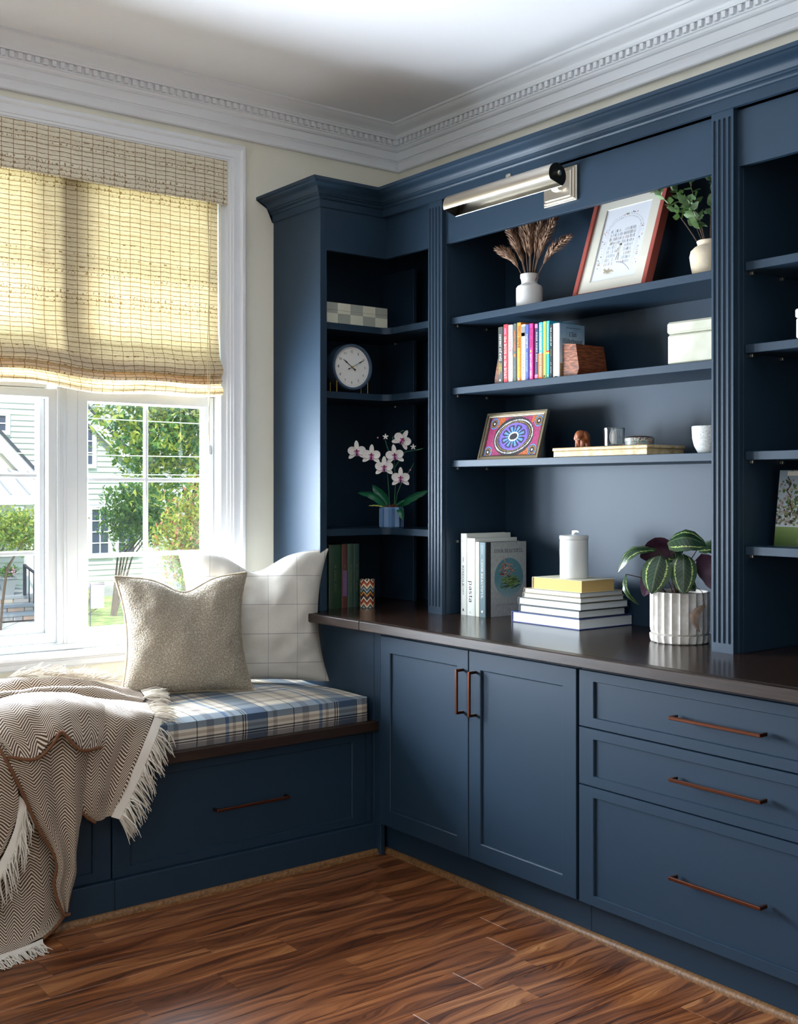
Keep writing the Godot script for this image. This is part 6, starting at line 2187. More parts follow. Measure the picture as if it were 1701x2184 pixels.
func orchid(at: Vector3) -> void:
	mk("orchid_white", 232, 226, 220, 0.4)
	mk("orchid_pink", 214, 128, 190, 0.4)
	mk("orchid_magenta", 142, 22, 84, 0.4)
	mk("plastic_green", 30, 92, 62, 0.3)
	mk("plastic_dark_green", 20, 66, 48, 0.3)
	mk("plastic_blue", 92, 124, 162, 0.35)
	mk("plastic_brown", 104, 52, 36, 0.4)
	mk("plastic_lime", 164, 166, 76, 0.4)
	var t := thing("toy_orchid", "toy brick orchid with white flowers in a pleated blue pot", "toy plant", at)
	# image-right, up and towards-the-room axes at the orchid
	var r := Vector3(0.795, 0, 0.607)
	var f := Vector3(-0.607, 0, 0.795)
	# pleated pot: alternating ridges
	var mb := Mb.new()
	var rings := []
	for q in [[0.05, 0.0], [0.057, 0.006], [0.057, 0.084], [0.05, 0.092], [0.046, 0.092], [0.046, 0.08]]:
		var ring := []
		for k in 20:
			var a := TAU * k / 20.0
			var rr: float = q[0] * (1.0 if k % 2 else 0.84)
			ring.append(Vector3(cos(a) * rr, q[1], -sin(a) * rr))
		rings.append(ring)
	mb.loft(rings, true, true)
	part("pot", mb.mesh(), M.plastic_blue, t)
	for k in 14:
		var a := k * 2.4
		var d := 0.006 + 0.036 * fposmod(k * 0.377, 1.0)
		bx("bark_chip", M.plastic_brown, t, Vector3(cos(a) * d - 0.007, 0.082, sin(a) * d - 0.006), Vector3(cos(a) * d + 0.007, 0.095 + 0.004 * (k % 3), sin(a) * d + 0.006), 0.001)
	var P := func(x: float, y: float, z := 0.0) -> Vector3: return r * x + Vector3(0, y, 0) + f * z
	# stems
	var stems := [[[-0.008, 0.085, 0.0], [-0.012, 0.17, 0.01], [-0.02, 0.27, 0.015], [-0.06, 0.315, 0.02], [-0.11, 0.335, 0.02], [-0.175, 0.335, 0.02]], [[0.012, 0.085, -0.01], [0.018, 0.2, -0.01], [0.01, 0.33, -0.01], [0.005, 0.4, -0.01], [0.05, 0.43, 0.0], [0.075, 0.42, 0.01]], [[0.01, 0.26, -0.01], [0.06, 0.335, 0.0], [0.12, 0.345, 0.0], [0.14, 0.35, 0.0]], [[0.018, 0.1, 0.0], [0.025, 0.15, 0.02], [0.045, 0.2, 0.02], [0.085, 0.26, 0.0], [0.1, 0.285, 0.0]], [[0.0, 0.31, 0.0], [-0.02, 0.36, -0.01], [-0.03, 0.4, -0.01]]]
	for s in stems:
		var path := []
		for q in s:
			path.append(P.call(q[0], q[1], q[2]))
		mb = Mb.new()
		mb.tube(path, 0.0024, 8)
		part("stem", mb.mesh(50.0), M.plastic_green, t)
	# strap leaves
	for q in [[[-0.02, 0.09, 0.0], [-0.15, 0.155, -0.02], 0.045, -0.3], [[-0.01, 0.095, -0.02], [-0.085, 0.19, -0.05], 0.05, -0.5], [[0.03, 0.095, 0.0], [0.165, 0.165, 0.03], 0.05, 0.3], [[0.03, 0.09, 0.03], [0.05, 0.035, 0.07], 0.028, 0.2], [[0.02, 0.1, 0.02], [0.06, 0.125, 0.04], 0.02, 0.2], [[-0.03, 0.092, 0.02], [-0.1, 0.098, 0.03], 0.008, 0.0]]:
		var a: Vector3 = P.call(q[0][0], q[0][1], q[0][2])
		var b: Vector3 = P.call(q[1][0], q[1][1], q[1][2])
		var green: Material = M.plastic_lime if q[2] < 0.01 else M.plastic_green
		big_leaf(t, a, b, f * 0.6 + Vector3(0, 0.8, 0), q[2], green, M.plastic_dark_green, 0.08 if q[0][1] > 0.09 else 0.2, "strap_leaf")
	# blossoms: two dished petals, three sepals, pink lip
	var S := 0.04
	for q in [[-0.152, 0.337, 0.03, 0.05], [-0.088, 0.32, 0.035, -0.05], [-0.032, 0.268, 0.035, 0.0], [0.014, 0.32, 0.02, 0.12], [0.048, 0.388, 0.02, -0.5], [0.04, 0.22, 0.035, 0.0]]:
		var o := Node3D.new()
		o.name = "blossom"
		t.add_child(o, true)
		var z := f
		var up := (Vector3(0, 1, 0) * cos(q[3]) + r * sin(-q[3])).normalized()
		o.transform = Transform3D(Basis(up.cross(z).normalized(), up, z), P.call(q[0], q[1], q[2]))
		for e in [-1.0, 1.0]:
			part("petal", dish(0.5 * S, 0.46 * S), M.orchid_white, o, Vector3(e * 0.5 * S, 0.08 * S, 0.0), Basis(Vector3(0, 0, 1), 0.2 * e))
		for a in [PI / 2, PI / 2 + 2.25, PI / 2 - 2.25]:
			part("sepal", dish(0.26 * S, 0.5 * S), M.orchid_white, o, Vector3(cos(a), sin(a), 0) * 0.58 * S + Vector3(0, 0, -0.004), Basis(Vector3(0, 0, 1), a - PI / 2))
		mb = Mb.new()
		for e in [-1.0, 1.0]:
			mb.tube([Vector3(e * 0.08, -0.05, 0.1) * S, Vector3(e * 0.14, -0.3, 0.16) * S, Vector3(e * 0.1, -0.55, 0.1) * S], [0.003, 0.0034, 0.0015], 6)
		part("lip", mb.mesh(50.0), M.orchid_pink, o)
		mb = Mb.new()
		mb.tube([Vector3(0, 0.22, 0.06) * S, Vector3(0, 0.0, 0.14) * S, Vector3(0, -0.12, 0.12) * S], [0.0022, 0.0048, 0.003], 7)
		mb.tube([Vector3(-0.3, 0.04, 0.1) * S, Vector3(0, 0.0, 0.14) * S, Vector3(0.3, 0.04, 0.1) * S], [0.0015, 0.003, 0.0015], 6)
		part("column", mb.mesh(50.0), M.orchid_magenta, o)
	for q in [[-0.026, 0.402], [0.096, 0.357]]:
		var o := Node3D.new()
		o.name = "small_flower"
		t.add_child(o, true)
		o.transform = Transform3D(Basis(Vector3(0, 1, 0).cross(f), Vector3(0, 1, 0), f), P.call(q[0], q[1], 0.01))
		for k in 5:
			var a := PI / 2 + TAU * k / 5.0
			part("petal", dish(0.0028, 0.0062), M.orchid_white, o, Vector3(cos(a), sin(a), 0) * 0.006, Basis(Vector3(0, 0, 1), a - PI / 2))
	for q in [[-0.06, 0.397], [0.083, 0.255]]:
		mb = Mb.new()
		mb.lathe([Vector2(0, -0.004), Vector2(0.0035, -0.002), Vector2(0.004, 0.001), Vector2(0.002, 0.004), Vector2(0, 0.0045)], 10)
		part("bud", mb.mesh(50.0), M.orchid_pink, t, P.call(q[0], q[1], 0.005))


# shallow dished oval in x and y, hollow side to +z, with a rolled rim
func dish(rx: float, ry: float) -> ArrayMesh:
	var key := "dish %.4f %.4f" % [rx, ry]
	if not cache.has(key):
		var mb := Mb.new()
		var rings := []
		for q in [[0.02, -0.16], [0.5, -0.12], [0.8, -0.02], [0.93, 0.06], [1.0, 0.05], [0.98, -0.03], [0.8, -0.1], [0.5, -0.2], [0.02, -0.24]]:
			var ring := []
			for k in 20:
				var a := TAU * k / 20.0
				var tip := 1.0 + (0.22 * maxf(sin(a), 0.0) if ry > rx * 1.5 else 0.0)
				ring.append(Vector3(cos(a) * rx * q[0], sin(a) * ry * q[0] * tip, q[1] * minf(rx, ry)))
			rings.append(ring)
		mb.loft(rings, true, true)
		cache[key] = mb.mesh(50.0)
	return cache[key]


# one thread of the plaid: colour bands along t, repeating every 0.4 m
func plaid_u(t: float) -> Color:
	t = fposmod(t, 0.4)
	if t < 0.005 or (t > 0.01 and t < 0.015) or (t > 0.1 and t < 0.105) or (t > 0.216 and t < 0.2195):
		return rgb(24, 27, 36)
	if t > 0.02 and t < 0.1:
		return rgb(70, 94, 120)
	if (t > 0.33 and t < 0.345):
		return rgb(104, 132, 164)
	if (t > 0.128 and t < 0.146) or (t > 0.255 and t < 0.285) or (t > 0.36 and t < 0.372):
		return rgb(158, 148, 142)
	return rgb(216, 207, 192)


func plaid_v(t: float) -> Color:
	t = fposmod(t, 0.4)
	if t < 0.019:
		return rgb(88, 84, 90)
	if (t > 0.021 and t < 0.0265) or (t > 0.031 and t < 0.0365) or (t > 0.145 and t < 0.148) or (t > 0.262 and t < 0.265):
		return rgb(24, 27, 36)
	if t > 0.068 and t < 0.14:
		return rgb(74, 98, 124)
	if t > 0.35 and t < 0.372:
		return rgb(104, 132, 164)
	if (t > 0.046 and t < 0.058) or (t > 0.19 and t < 0.215):
		return rgb(166, 152, 138)
	return rgb(216, 207, 192)


func soft_things() -> void:
	# ================= bench cushion
	var n := noise(0.4, 2, 121)
	var pl := picture(640, 640, func(x, y):
		var u: float = x / 640.0 * 0.4
		var v: float = y / 640.0 * 0.4
		var a := plaid_u(u)
		var b := plaid_v(v)
		var c := a.lerp(b, 0.5 + 0.22 * (1.0 if (x + y) % 4 < 2 else -1.0))
		c = c.lerp(Color(a.r * b.r, a.g * b.g, a.b * b.b), 0.35)
		return c * (1.0 + n.get_noise_2d(x * 1.0, y * 1.0) * 0.1))
	mk("plaid", 255, 255, 255, 0.9, {"albedo_texture": pl, "rim_enabled": true, "rim": 0.2})
	M.plaid.uv1_scale = Vector3(2.5, 2.5, 1)
	mk("piping", 204, 176, 148, 0.85)
	var cu := thing("bench_cushion", "blue and cream plaid box cushion along the window bench", "cushion", Vector3(1.55, 0.52, -3.96))
	var o := -cu.position
	var x0 := 0.47
	var x1 := 2.63
	var y0 := 0.521
	var y1 := 0.612
	var z0 := -4.335
	var z1 := -3.598
	# cross-section from the front bottom edge up and over to the back
	var sec := []
	for k in 6:
		sec.append(Vector2(z1 + 0.004 * sin(PI * k / 5.0), lerpf(y0, y1, k / 5.0)))
	for k in range(1, 25):
		var u := k / 24.0
		sec.append(Vector2(lerpf(z1, z0, u), y1 + 0.02 * pow(sin(u * PI), 0.45)))
	sec.append(Vector2(z0, y0))
	var run := [0.0]
	for k in range(1, sec.size()):
		run.append(run[k - 1] + sec[k].distance_to(sec[k - 1]))
	var rings := []
	var us := []
	var xs := [x0]
	for k in 60:
		xs.append(lerpf(x0 + 0.01, x1 - 0.03, k / 59.0))
	for k in range(1, 9):
		xs.append(x1 - 0.03 + 0.03 * sin(PI * 0.5 * k / 8.0))
	var top := noise(1.6, 2, 122)
	for x in xs:
		var ring := []
		var e := clampf((x - (x1 - 0.03)) / 0.03, 0.0, 1.0)
		var inset := 0.03 * (1.0 - sqrt(1.0 - e * e * 0.98))
		var fall := smoothstep(0.0, 0.25, minf(x1 - x, x - x0))
		for k in sec.size():
			var p: Vector2 = sec[k]
			var lift := maxf(p.y - y1, 0.0)
			var y := minf(p.y, y1) + lift * fall + (top.get_noise_2d(x, p.x) * 0.008 * lift / 0.02)
			ring.append(Vector3(x, y, clampf(p.x, z0 + inset, z1 + 0.004 - inset)) + o)
		rings.append(ring)
	var mb := Mb.new()
	# rings run along x: u is the way round, so swap when writing the picture coordinates
	mb.loft(rings, false, true, run, xs)
	for i in mb.t.size():
		mb.t[i] = Vector2(mb.t[i].y - 2.462, mb.t[i].x)
	part("cover", mb.mesh(50.0), M.plaid, cu)
	for yy in [y0 + 0.003, y1]:
		var path := [Vector3(x0, yy, z1 + 0.003) + o]
		for k in 30:
			path.append(Vector3(lerpf(x0, x1 - 0.03, k / 29.0), yy + 0.001 * sin(k * 0.7), z1 + 0.003) + o)
		for k in range(1, 9):
			var a := PI * 0.5 * k / 8.0
			path.append(Vector3(x1 - 0.03 + 0.031 * sin(a), yy, z1 - 0.03 + 0.033 * cos(a)) + o)
		path.append(Vector3(x1 + 0.001, yy, z0 + 0.01) + o)
		mb = Mb.new()
		mb.tube(path, 0.0052, 8)
		part("piping", mb.mesh(50.0), M.piping, cu)
	# ================= pillows
	mk("boucle", 255, 255, 255, 0.95)
	var cell := noise(0.08, 1, 131, FastNoiseLite.TYPE_CELLULAR)
	var fine := noise(0.11, 2, 132)
	M.boucle.albedo_texture = picture(512, 512, func(x, y):
		var k := cell.get_noise_2d(x, y) * 0.7 + fine.get_noise_2d(x, y) * 0.6
		return rgb(142, 127, 107).lerp(rgb(218, 208, 192), clampf(0.75 + k * 0.8, 0.0, 1.0)))
	M.boucle.heightmap_enabled = true
	M.boucle.heightmap_texture = picture(512, 512, func(x, y):
		var k := clampf(0.6 - cell.get_noise_2d(x, y) * 0.5 + fine.get_noise_2d(x, y) * 0.4, 0.0, 1.0)
		return Color(k, k, k))
	M.boucle.heightmap_scale = 0.9
	M.boucle.uv1_scale = Vector3(3.2, 3.2, 1)
	mk("boucle_piping", 168, 152, 128, 0.95)
	var linen_n := noise(0.6, 2, 134)
	mk("linen", 255, 255, 255, 0.95, {"rim_enabled": true, "rim": 0.2})
	M.linen.albedo_texture = picture(720, 720, func(x, y):
		# 0.59 m square, a window-pane line every 0.118 m
		var c := rgb(184, 177, 166).lerp(rgb(214, 208, 198), clampf(0.5 + linen_n.get_noise_2d(x, y * 1.0), 0.0, 1.0))
		if (x % 144) > 70 and (x % 144) < 74 and (y % 5) < 4:
			c = c.lerp(rgb(122, 120, 122), 0.6)
		if (y % 144) > 40 and (y % 144) < 44 and (x % 5) < 4:
			c = c.lerp(rgb(106, 104, 108), 0.75)
		return c)
	M.linen.uv1_scale = Vector3(1.0 / 0.59, 1.0 / 0.59, 1)
	# [name, label, base middle, turn about y, lean, width, height, thickness, dent, material]
	pillow("throw_pillow", "large cream linen pillow with thin grey check lines in the corner", Vector3(2.385, 0.628, -4.07), deg_to_rad(-30.0), deg_to_rad(7.0), 0.62, 0.55, 0.105, 0.075, M.linen, false, 3)
	pillow("throw_pillow", "smaller beige boucle pillow with corded edge in front", Vector3(2.045, 0.628, -3.985), deg_to_rad(-14.0), deg_to_rad(13.0), 0.52, 0.47, 0.1, 0.055, M.boucle, true, 5)
	throw()


func pillow(called: String, label: String, at: Vector3, turn: float, lean: float, w: float, h: float, thick: float, dent: float, mat: Material, corded: bool, sd: int) -> void:
	var t := thing(called, label, "pillow", at)
	t.basis = Basis(Vector3.UP, turn) * Basis(Vector3(1, 0, 0), -lean)
	var n := noise(3.2, 3, 140 + sd)
	var N := 44
	var pt := func(i: int, j: int, side: float) -> Vector3:
		var a := sin((i / float(N) * 2.0 - 1.0) * PI * 0.5)
		var b := sin((j / float(N) * 2.0 - 1.0) * PI * 0.5)
		var x := w * 0.5 * a * (1.0 - 0.15 * (1.0 - b * b) * a * a)
		var y := h * 0.5 * b * (1.0 - 0.07 * (1.0 - a * a) * b * b)
		var bulge := pow(maxf((1.0 - a * a) * (1.0 - b * b), 0.0), 0.5)
		var z := thick * bulge * side
		# hand-chopped top and wrinkles towards the corners
		var chop := exp(-pow((a - 0.02) / 0.34, 2.0)) * smoothstep(-0.2, 1.0, b)
		y -= dent * chop
		z *= 1.0 - 0.35 * chop
		var wr := n.get_noise_2d(x * 2.2, y * 2.2) * 0.02 + n.get_noise_2d((x + y) * 6.0, (x - y) * 1.5 + sd) * 0.012 * (absf(a * b))
		z += wr * bulge
		if b < -0.55:
			z *= 1.0 + 0.12 * (-0.55 - b)
		return Vector3(x, maxf(y, -h * 0.5 + 0.004) + h * 0.5, z)
	var mb := Mb.new()
	for side in [1.0, -1.0]:
		for i in N:
			for j in N:
				var a: Vector3 = pt.call(i, j, side)
				var b: Vector3 = pt.call(i + 1, j, side)
				var c: Vector3 = pt.call(i + 1, j + 1, side)
				var d: Vector3 = pt.call(i, j + 1, side)
				var ua := Vector2(a.x, -a.y)
				var ub := Vector2(b.x, -b.y)
				var uc := Vector2(c.x, -c.y)
				var ud := Vector2(d.x, -d.y)
				if side > 0:
					mb.quad(a, b, c, d, ua, ub, uc, ud)
				else:
					mb.quad(d, c, b, a, ud, uc, ub, ua)
	part("cover", mb.mesh(75.0), mat, t)
	var path := []
	for i in N + 1:
		path.append(pt.call(i, 0, 0.0))
	for j in range(1, N + 1):
		path.append(pt.call(N, j, 0.0))
	for i in range(N - 1, -1, -1):
		path.append(pt.call(i, N, 0.0))
	for j in range(N - 1, -1, -1):
		path.append(pt.call(0, j, 0.0))
	mb = Mb.new()
	var radii := []
	for k in path.size():
		radii.append((0.0062 + 0.0008 * sin(k * 1.9)) if corded else 0.0022)
	mb.tube(path, radii, 8, false)
	part("cord_edge" if corded else "seam", mb.mesh(60.0), M.boucle_piping if corded else M.linen, t)


# ---------------------------------------------------------------- herringbone throw
func cr(a: Vector3, b: Vector3, c: Vector3, d: Vector3, t: float) -> Vector3:
	return 0.5 * (2.0 * b + (c - a) * t + (2.0 * a - 5.0 * b + 4.0 * c - d) * t * t + (3.0 * b - a - 3.0 * c + d) * t * t * t)


# smooth surface through a grid of points (rows of equal length)
func through(grid: Array, i: float, j: float) -> Vector3:
	var col := []
	var fi := clampi(int(i), 0, grid.size() - 2)
	var fj := clampi(int(j), 0, grid[0].size() - 2)
	for k in range(-1, 3):
		var r: Array = grid[clampi(fi + k, 0, grid.size() - 1)]
		var m: int = r.size() - 1
		col.append(cr(r[clampi(fj - 1, 0, m)], r[fj], r[fj + 1], r[clampi(fj + 2, 0, m)], j - fj))
	return cr(col[0], col[1], col[2], col[3], i - fi)


func cloth(par: Node, grid: Array, o: Vector3, sd: int, u0 := 0.0) -> void:
	var n := noise(5.0, 3, sd)
	var R: int = (grid.size() - 1) * 8
	var C: int = (grid[0].size() - 1) * 10
	var rings := []
	var us := []
	var vs := [0.0]
	for j in C + 1:
		us.append(u0 + 0.0)
	for i in R + 1:
		var ring := []
		for j in C + 1:
			var p := through(grid, i / 8.0, j / 10.0)
			ring.append(p + Vector3(n.get_noise_3dv(p), n.get_noise_3dv(p + Vector3(9, 0, 0)), n.get_noise_3dv(p + Vector3(0, 9, 0))) * 0.012 + o)
		rings.append(ring)
		if i:
			vs.append(vs[i - 1] + (ring[C / 2] as Vector3).distance_to(rings[i - 1][C / 2]))
	var mid: Array = rings[R / 2]
	for j in range(1, C + 1):
		us[j] = us[j - 1] + (mid[j] as Vector3).distance_to(mid[j - 1]) * 1.15
	var mb := Mb.new()
	mb.loft(rings, false, false, us, vs)
	part("cloth", mb.mesh(80.0), M.herringbone, par)


# loose wool strands off an edge; edge points and an outward direction each
func fringe(par: Node, edge: Array, out: Vector3, length: float, count: int, o: Vector3, sd: int, floor_y := -10.0) -> void:
	var rn := RandomNumberGenerator.new()
	rn.seed = sd
	var mb := Mb.new()
	for k in count:
		var u := (k + rn.randf()) / count * (edge.size() - 1)
		var i := mini(int(u), edge.size() - 2)
		var p: Vector3 = (edge[i] as Vector3).lerp(edge[i + 1], u - i)
		var d := (out + Vector3(rn.randfn(), rn.randfn(), rn.randfn()) * 0.16).normalized()
		var l := length * rn.randf_range(0.75, 1.15)
		var w := Vector3(rn.randfn(), rn.randfn(), rn.randfn()) * 0.006
		var path := []
		for s in 5:
			var t := s / 4.0
			var q := p + d * l * t + w * sin(t * PI) + Vector3(0, -0.25 * l * t * t, 0)
			q.y = maxf(q.y, floor_y)
			path.append(q + o)
		mb.tube(path, [0.0026, 0.0024, 0.0021, 0.0017, 0.0008], 4, false)
	part("fringe", mb.mesh(70.0), M.fringe_wool, par).set_meta("kind", "stuff")


func hem(par: Node, pts: Array, o: Vector3) -> void:
	var path := []
	var grid := [pts, pts]
	for j in (pts.size() - 1) * 8 + 1:
		path.append(through(grid, 0.0, j / 8.0) + o)
	var mb := Mb.new()
	var radii := []
	for k in path.size():
		radii.append(0.0055 + 0.001 * sin(k * 2.3))
	mb.tube(path, radii, 7)
	part("hem", mb.mesh(60.0), M.brown_hem, par)


func throw() -> void:
	var n := noise(0.5, 2, 151)
	var tex := picture(512, 512, func(x, y):
		# 0.16 m square: four upright columns of slanting rows
		var col: int = x / 128
		var s: float = float(x % 128) if col % 2 == 0 else 128.0 - float(x % 128)
		var d := fposmod((y + s * 0.8) + n.get_noise_2d(x, y) * 5.0, 34.133)
		var c := rgb(210, 196, 176) if d < 16.0 else rgb(72, 47, 33)
		if d > 14.5 and d < 17.5 or d > 32.5:
			c = rgb(146, 118, 96)
		return c * (1.0 + n.get_noise_2d(x * 1.7, y * 1.7) * 0.22))
	mk("herringbone", 255, 255, 255, 0.95, {"albedo_texture": tex, "rim_enabled": true, "rim": 0.3})
	M.herringbone.uv1_scale = Vector3(1.0 / 0.16, 1.0 / 0.16, 1)
	mk("fringe_wool", 224, 214, 200, 0.95, {"rim_enabled": true, "rim": 0.3})
	mk("brown_hem", 112, 72, 44, 0.95)
	var t := thing("throw_blanket", "brown and cream herringbone throw with white fringe draped over the bench", "blanket", Vector3(1.3, 0.62, -3.7))
	var o := -t.position
	var V := func(a: Array) -> Array:
		var r := []
		for q in a:
			r.append(Vector3(q[0], q[1], q[2]))
		return r
	# rumpled layer on the cushion
	cloth(t, [
		V.call([[0.55, 0.65, -4.2], [0.85, 0.68, -4.24], [1.15, 0.7, -4.22], [1.4, 0.72, -4.2], [1.62, 0.7, -4.15], [1.82, 0.66, -4.1]]),
		V.call([[0.55, 0.68, -4.1], [0.85, 0.7, -4.12], [1.15, 0.72, -4.13], [1.42, 0.745, -4.1], [1.66, 0.715, -4.06], [1.86, 0.665, -4.02]]),
		V.call([[0.56, 0.65, -4.0], [0.86, 0.67, -4.03], [1.15, 0.68, -4.05], [1.42, 0.69, -4.02], [1.66, 0.675, -3.99], [1.85, 0.65, -3.95]]),
		V.call([[0.58, 0.68, -3.93], [0.87, 0.7, -3.95], [1.16, 0.715, -3.96], [1.44, 0.73, -3.95], [1.66, 0.705, -3.92], [1.82, 0.655, -3.9]]),
		V.call([[0.6, 0.64, -3.86], [0.88, 0.655, -3.88], [1.18, 0.665, -3.89], [1.44, 0.675, -3.89], [1.65, 0.665, -3.87], [1.78, 0.64, -3.86]]),
		V.call([[0.6, 0.64, -3.78], [0.9, 0.66, -3.8], [1.19, 0.675, -3.8], [1.44, 0.68, -3.8], [1.63, 0.66, -3.8], [1.75, 0.64, -3.8]])], o, 161)
	# front layer: over the edge and down, its left border running slantwise
	cloth(t, [
		V.call([[1.1, 0.67, -3.86], [1.22, 0.7, -3.87], [1.34, 0.715, -3.88], [1.46, 0.7, -3.88], [1.58, 0.68, -3.86]]),
		V.call([[1.12, 0.675, -3.74], [1.23, 0.705, -3.75], [1.35, 0.715, -3.75], [1.46, 0.71, -3.75], [1.56, 0.69, -3.74]]),
		V.call([[1.16, 0.66, -3.63], [1.26, 0.675, -3.61], [1.35, 0.68, -3.625], [1.45, 0.675, -3.61], [1.53, 0.66, -3.62]]),
		V.call([[1.19, 0.595, -3.545], [1.27, 0.6, -3.53], [1.35, 0.605, -3.55], [1.42, 0.59, -3.535], [1.485, 0.58, -3.56]]),
		V.call([[1.235, 0.49, -3.53], [1.29, 0.49, -3.515], [1.35, 0.49, -3.54], [1.405, 0.48, -3.52], [1.462, 0.48, -3.555]]),
		V.call([[1.285, 0.37, -3.525], [1.325, 0.37, -3.51], [1.365, 0.365, -3.535], [1.405, 0.36, -3.515], [1.442, 0.36, -3.55]]),
		V.call([[1.345, 0.25, -3.525], [1.365, 0.25, -3.512], [1.385, 0.25, -3.535], [1.405, 0.245, -3.515], [1.425, 0.245, -3.545]]),
		V.call([[1.34, 0.17, -3.53], [1.36, 0.165, -3.515], [1.375, 0.165, -3.535], [1.395, 0.16, -3.52], [1.412, 0.16, -3.545]]),
		V.call([[1.372, 0.075, -3.54], [1.38, 0.07, -3.53], [1.386, 0.07, -3.54], [1.392, 0.068, -3.53], [1.398, 0.066, -3.545]])], o, 162, 0.03)
	hem(t, V.call([[1.16, 0.662, -3.625], [1.19, 0.595, -3.541], [1.235, 0.49, -3.524], [1.285, 0.37, -3.518], [1.345, 0.25, -3.519], [1.34, 0.17, -3.524], [1.372, 0.075, -3.535], [1.398, 0.062, -3.54]]), o)
	# folded-back border lying across the top of the drop
	cloth(t, [
		V.call([[1.14, 0.705, -3.76], [1.26, 0.735, -3.77], [1.38, 0.74, -3.77], [1.5, 0.73, -3.77], [1.58, 0.7, -3.76]]),
		V.call([[1.16, 0.7, -3.66], [1.27, 0.72, -3.64], [1.37, 0.735, -3.65], [1.47, 0.72, -3.64], [1.56, 0.7, -3.66]]),
		V.call([[1.185, 0.64, -3.56], [1.27, 0.64, -3.545], [1.36, 0.685, -3.55], [1.45, 0.645, -3.545], [1.53, 0.64, -3.57]]),
		V.call([[1.195, 0.6, -3.53], [1.275, 0.585, -3.512], [1.36, 0.655, -3.52], [1.43, 0.59, -3.512], [1.505, 0.585, -3.54]])], o, 163, 0.06)
	hem(t, V.call([[1.195, 0.598, -3.527], [1.275, 0.583, -3.508], [1.33, 0.622, -3.508], [1.36, 0.655, -3.514], [1.395, 0.615, -3.508], [1.43, 0.588, -3.508], [1.505, 0.583, -3.537]]), o)
	# right flap, fringe along its slanting right edge
	var flap := [
		V.call([[1.5, 0.655, -3.97], [1.62, 0.675, -3.96], [1.74, 0.66, -3.95], [1.84, 0.64, -3.93]]),
		V.call([[1.48, 0.67, -3.8], [1.59, 0.69, -3.79], [1.69, 0.67, -3.78], [1.79, 0.64, -3.77]]),
		V.call([[1.45, 0.655, -3.625], [1.55, 0.668, -3.615], [1.64, 0.655, -3.61], [1.735, 0.64, -3.63]]),
		V.call([[1.43, 0.57, -3.565], [1.52, 0.575, -3.55], [1.6, 0.575, -3.565], [1.665, 0.58, -3.555]]),
		V.call([[1.425, 0.47, -3.56], [1.5, 0.47, -3.54], [1.56, 0.475, -3.56], [1.615, 0.485, -3.545]]),
		V.call([[1.44, 0.385, -3.555], [1.49, 0.385, -3.54], [1.53, 0.39, -3.555], [1.57, 0.4, -3.545]]),
		V.call([[1.49, 0.335, -3.555], [1.51, 0.338, -3.545], [1.525, 0.342, -3.553], [1.54, 0.348, -3.545]])]
	cloth(t, flap, o, 164, 0.02)
	hem(t, [flap[3][0], flap[4][0], flap[5][0], flap[6][0]], o)
	var edge := []
	for q in range(2, 7):
		edge.append(flap[q][3])
	# plain woven border then strands
	var border := []
	for q in range(2, 7):
		border.append(flap[q][3] + Vector3(0.028, -0.012, 0.006))
	pale(t, [edge, border], o)
	fringe(t, border, Vector3(0.55, -0.8, 0.08), 0.075, 120, o, 171)
	fringe(t, [flap[0][3], flap[1][3], flap[2][3]], Vector3(0.9, -0.05, 0.3), 0.085, 110, o, 172)
	fringe(t, V.call([[1.82, 0.662, -4.1], [1.86, 0.668, -4.02], [1.85, 0.652, -3.95], [1.82, 0.657, -3.9]]), Vector3(0.85, 0.1, 0.4), 0.09, 130, o, 173)
	fringe(t, V.call([[1.4, 0.745, -4.13], [1.52, 0.745, -4.12], [1.64, 0.725, -4.09], [1.76, 0.7, -4.05]]), Vector3(0.5, 0.45, 0.35), 0.07, 120, o, 174)
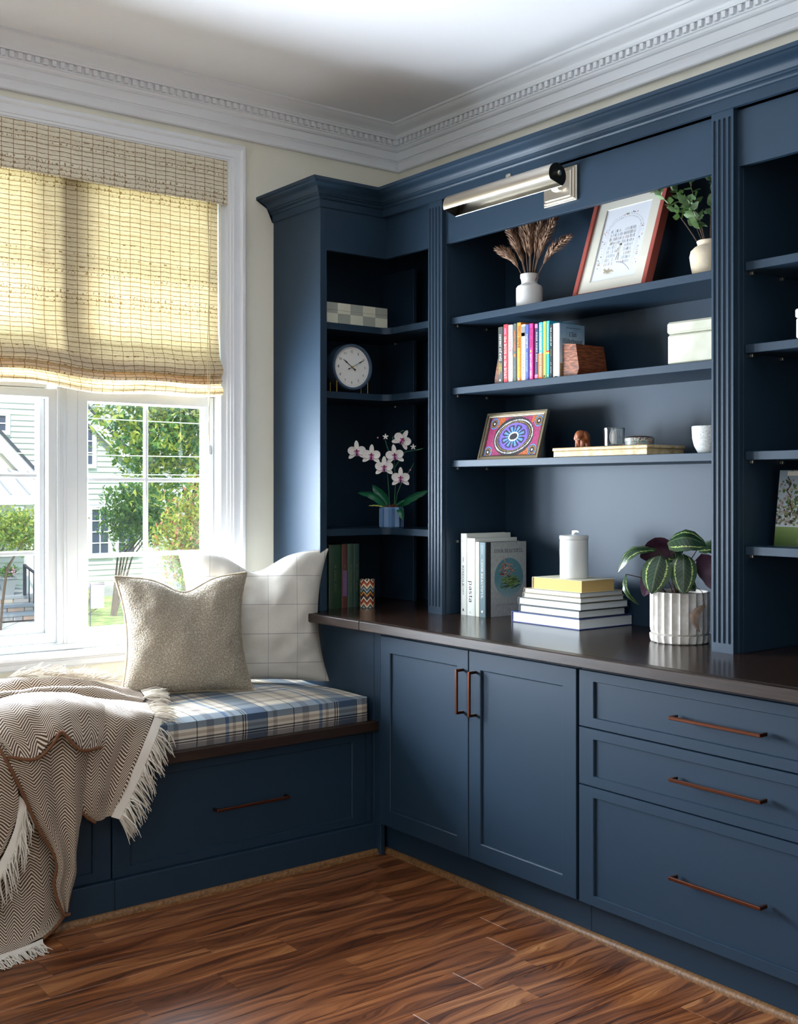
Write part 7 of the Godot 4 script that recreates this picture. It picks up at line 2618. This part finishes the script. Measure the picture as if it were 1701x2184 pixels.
	# back layer hanging to the floor
	cloth(t, [
		V.call([[0.8, 0.66, -3.7], [0.95, 0.67, -3.7], [1.1, 0.665, -3.7], [1.25, 0.66, -3.7], [1.4, 0.66, -3.7]]),
		V.call([[0.82, 0.62, -3.59], [0.96, 0.63, -3.585], [1.1, 0.625, -3.59], [1.25, 0.62, -3.585], [1.4, 0.62, -3.59]]),
		V.call([[0.85, 0.45, -3.575], [0.98, 0.45, -3.555], [1.1, 0.45, -3.58], [1.25, 0.45, -3.56], [1.41, 0.45, -3.575]]),
		V.call([[0.88, 0.26, -3.57], [1.0, 0.26, -3.545], [1.12, 0.26, -3.575], [1.26, 0.26, -3.55], [1.415, 0.26, -3.57]]),
		V.call([[0.9, 0.1, -3.56], [1.02, 0.1, -3.535], [1.14, 0.1, -3.56], [1.27, 0.1, -3.545], [1.4, 0.09, -3.565]]),
		V.call([[0.93, 0.03, -3.54], [1.04, 0.03, -3.515], [1.15, 0.028, -3.53], [1.26, 0.03, -3.53], [1.36, 0.035, -3.55]]),
		V.call([[0.96, 0.012, -3.49], [1.06, 0.012, -3.47], [1.15, 0.012, -3.48], [1.23, 0.013, -3.495], [1.3, 0.016, -3.515]])], o, 165, 0.05)
	hem(t, V.call([[1.41, 0.45, -3.57], [1.415, 0.26, -3.565], [1.4, 0.09, -3.56], [1.36, 0.035, -3.545], [1.3, 0.016, -3.51]]), o)
	var low := V.call([[0.98, 0.012, -3.49], [1.06, 0.012, -3.468], [1.15, 0.012, -3.478], [1.23, 0.013, -3.493], [1.3, 0.016, -3.513]])
	var low2 := []
	for p in low:
		low2.append(p + Vector3(-0.01, -0.003, 0.03))
	pale(t, [low, low2], o)
	fringe(t, low2, Vector3(0.1, 0.0, 1.0), 0.06, 110, o, 175, 0.004)
	# leftmost layer with its own fringe hanging slantwise
	var left := [
		V.call([[0.7, 0.68, -3.66], [0.85, 0.69, -3.65], [1.0, 0.69, -3.66], [1.17, 0.68, -3.65]]),
		V.call([[0.72, 0.6, -3.555], [0.88, 0.6, -3.54], [1.03, 0.6, -3.55], [1.2, 0.6, -3.545]]),
		V.call([[0.75, 0.48, -3.545], [0.9, 0.48, -3.525], [1.06, 0.48, -3.545], [1.235, 0.47, -3.54]]),
		V.call([[0.8, 0.34, -3.54], [0.92, 0.34, -3.52], [1.06, 0.35, -3.54], [1.215, 0.36, -3.535]]),
		V.call([[0.85, 0.2, -3.535], [0.94, 0.2, -3.515], [1.04, 0.22, -3.535], [1.14, 0.24, -3.53]])]
	cloth(t, left, o, 166, 0.1)
	var le := [left[2][3], left[3][3], left[4][3], left[4][2]]
	var lb := []
	for p in le:
		lb.append(p + Vector3(0.02, -0.026, 0.008))
	pale(t, [le, lb], o)
	fringe(t, lb, Vector3(0.12, -1.0, 0.05), 0.075, 110, o, 176)


# the plain pale strip between the pattern and the fringe
func pale(par: Node, grid: Array, o: Vector3) -> void:
	var rings := []
	for i in 5:
		var ring := []
		for j in (grid[0].size() - 1) * 8 + 1:
			ring.append(through(grid, i / 4.0, j / 8.0) + o)
		rings.append(ring)
	var mb := Mb.new()
	mb.loft(rings)
	part("woven_border", mb.mesh(70.0), M.fringe_wool, par)
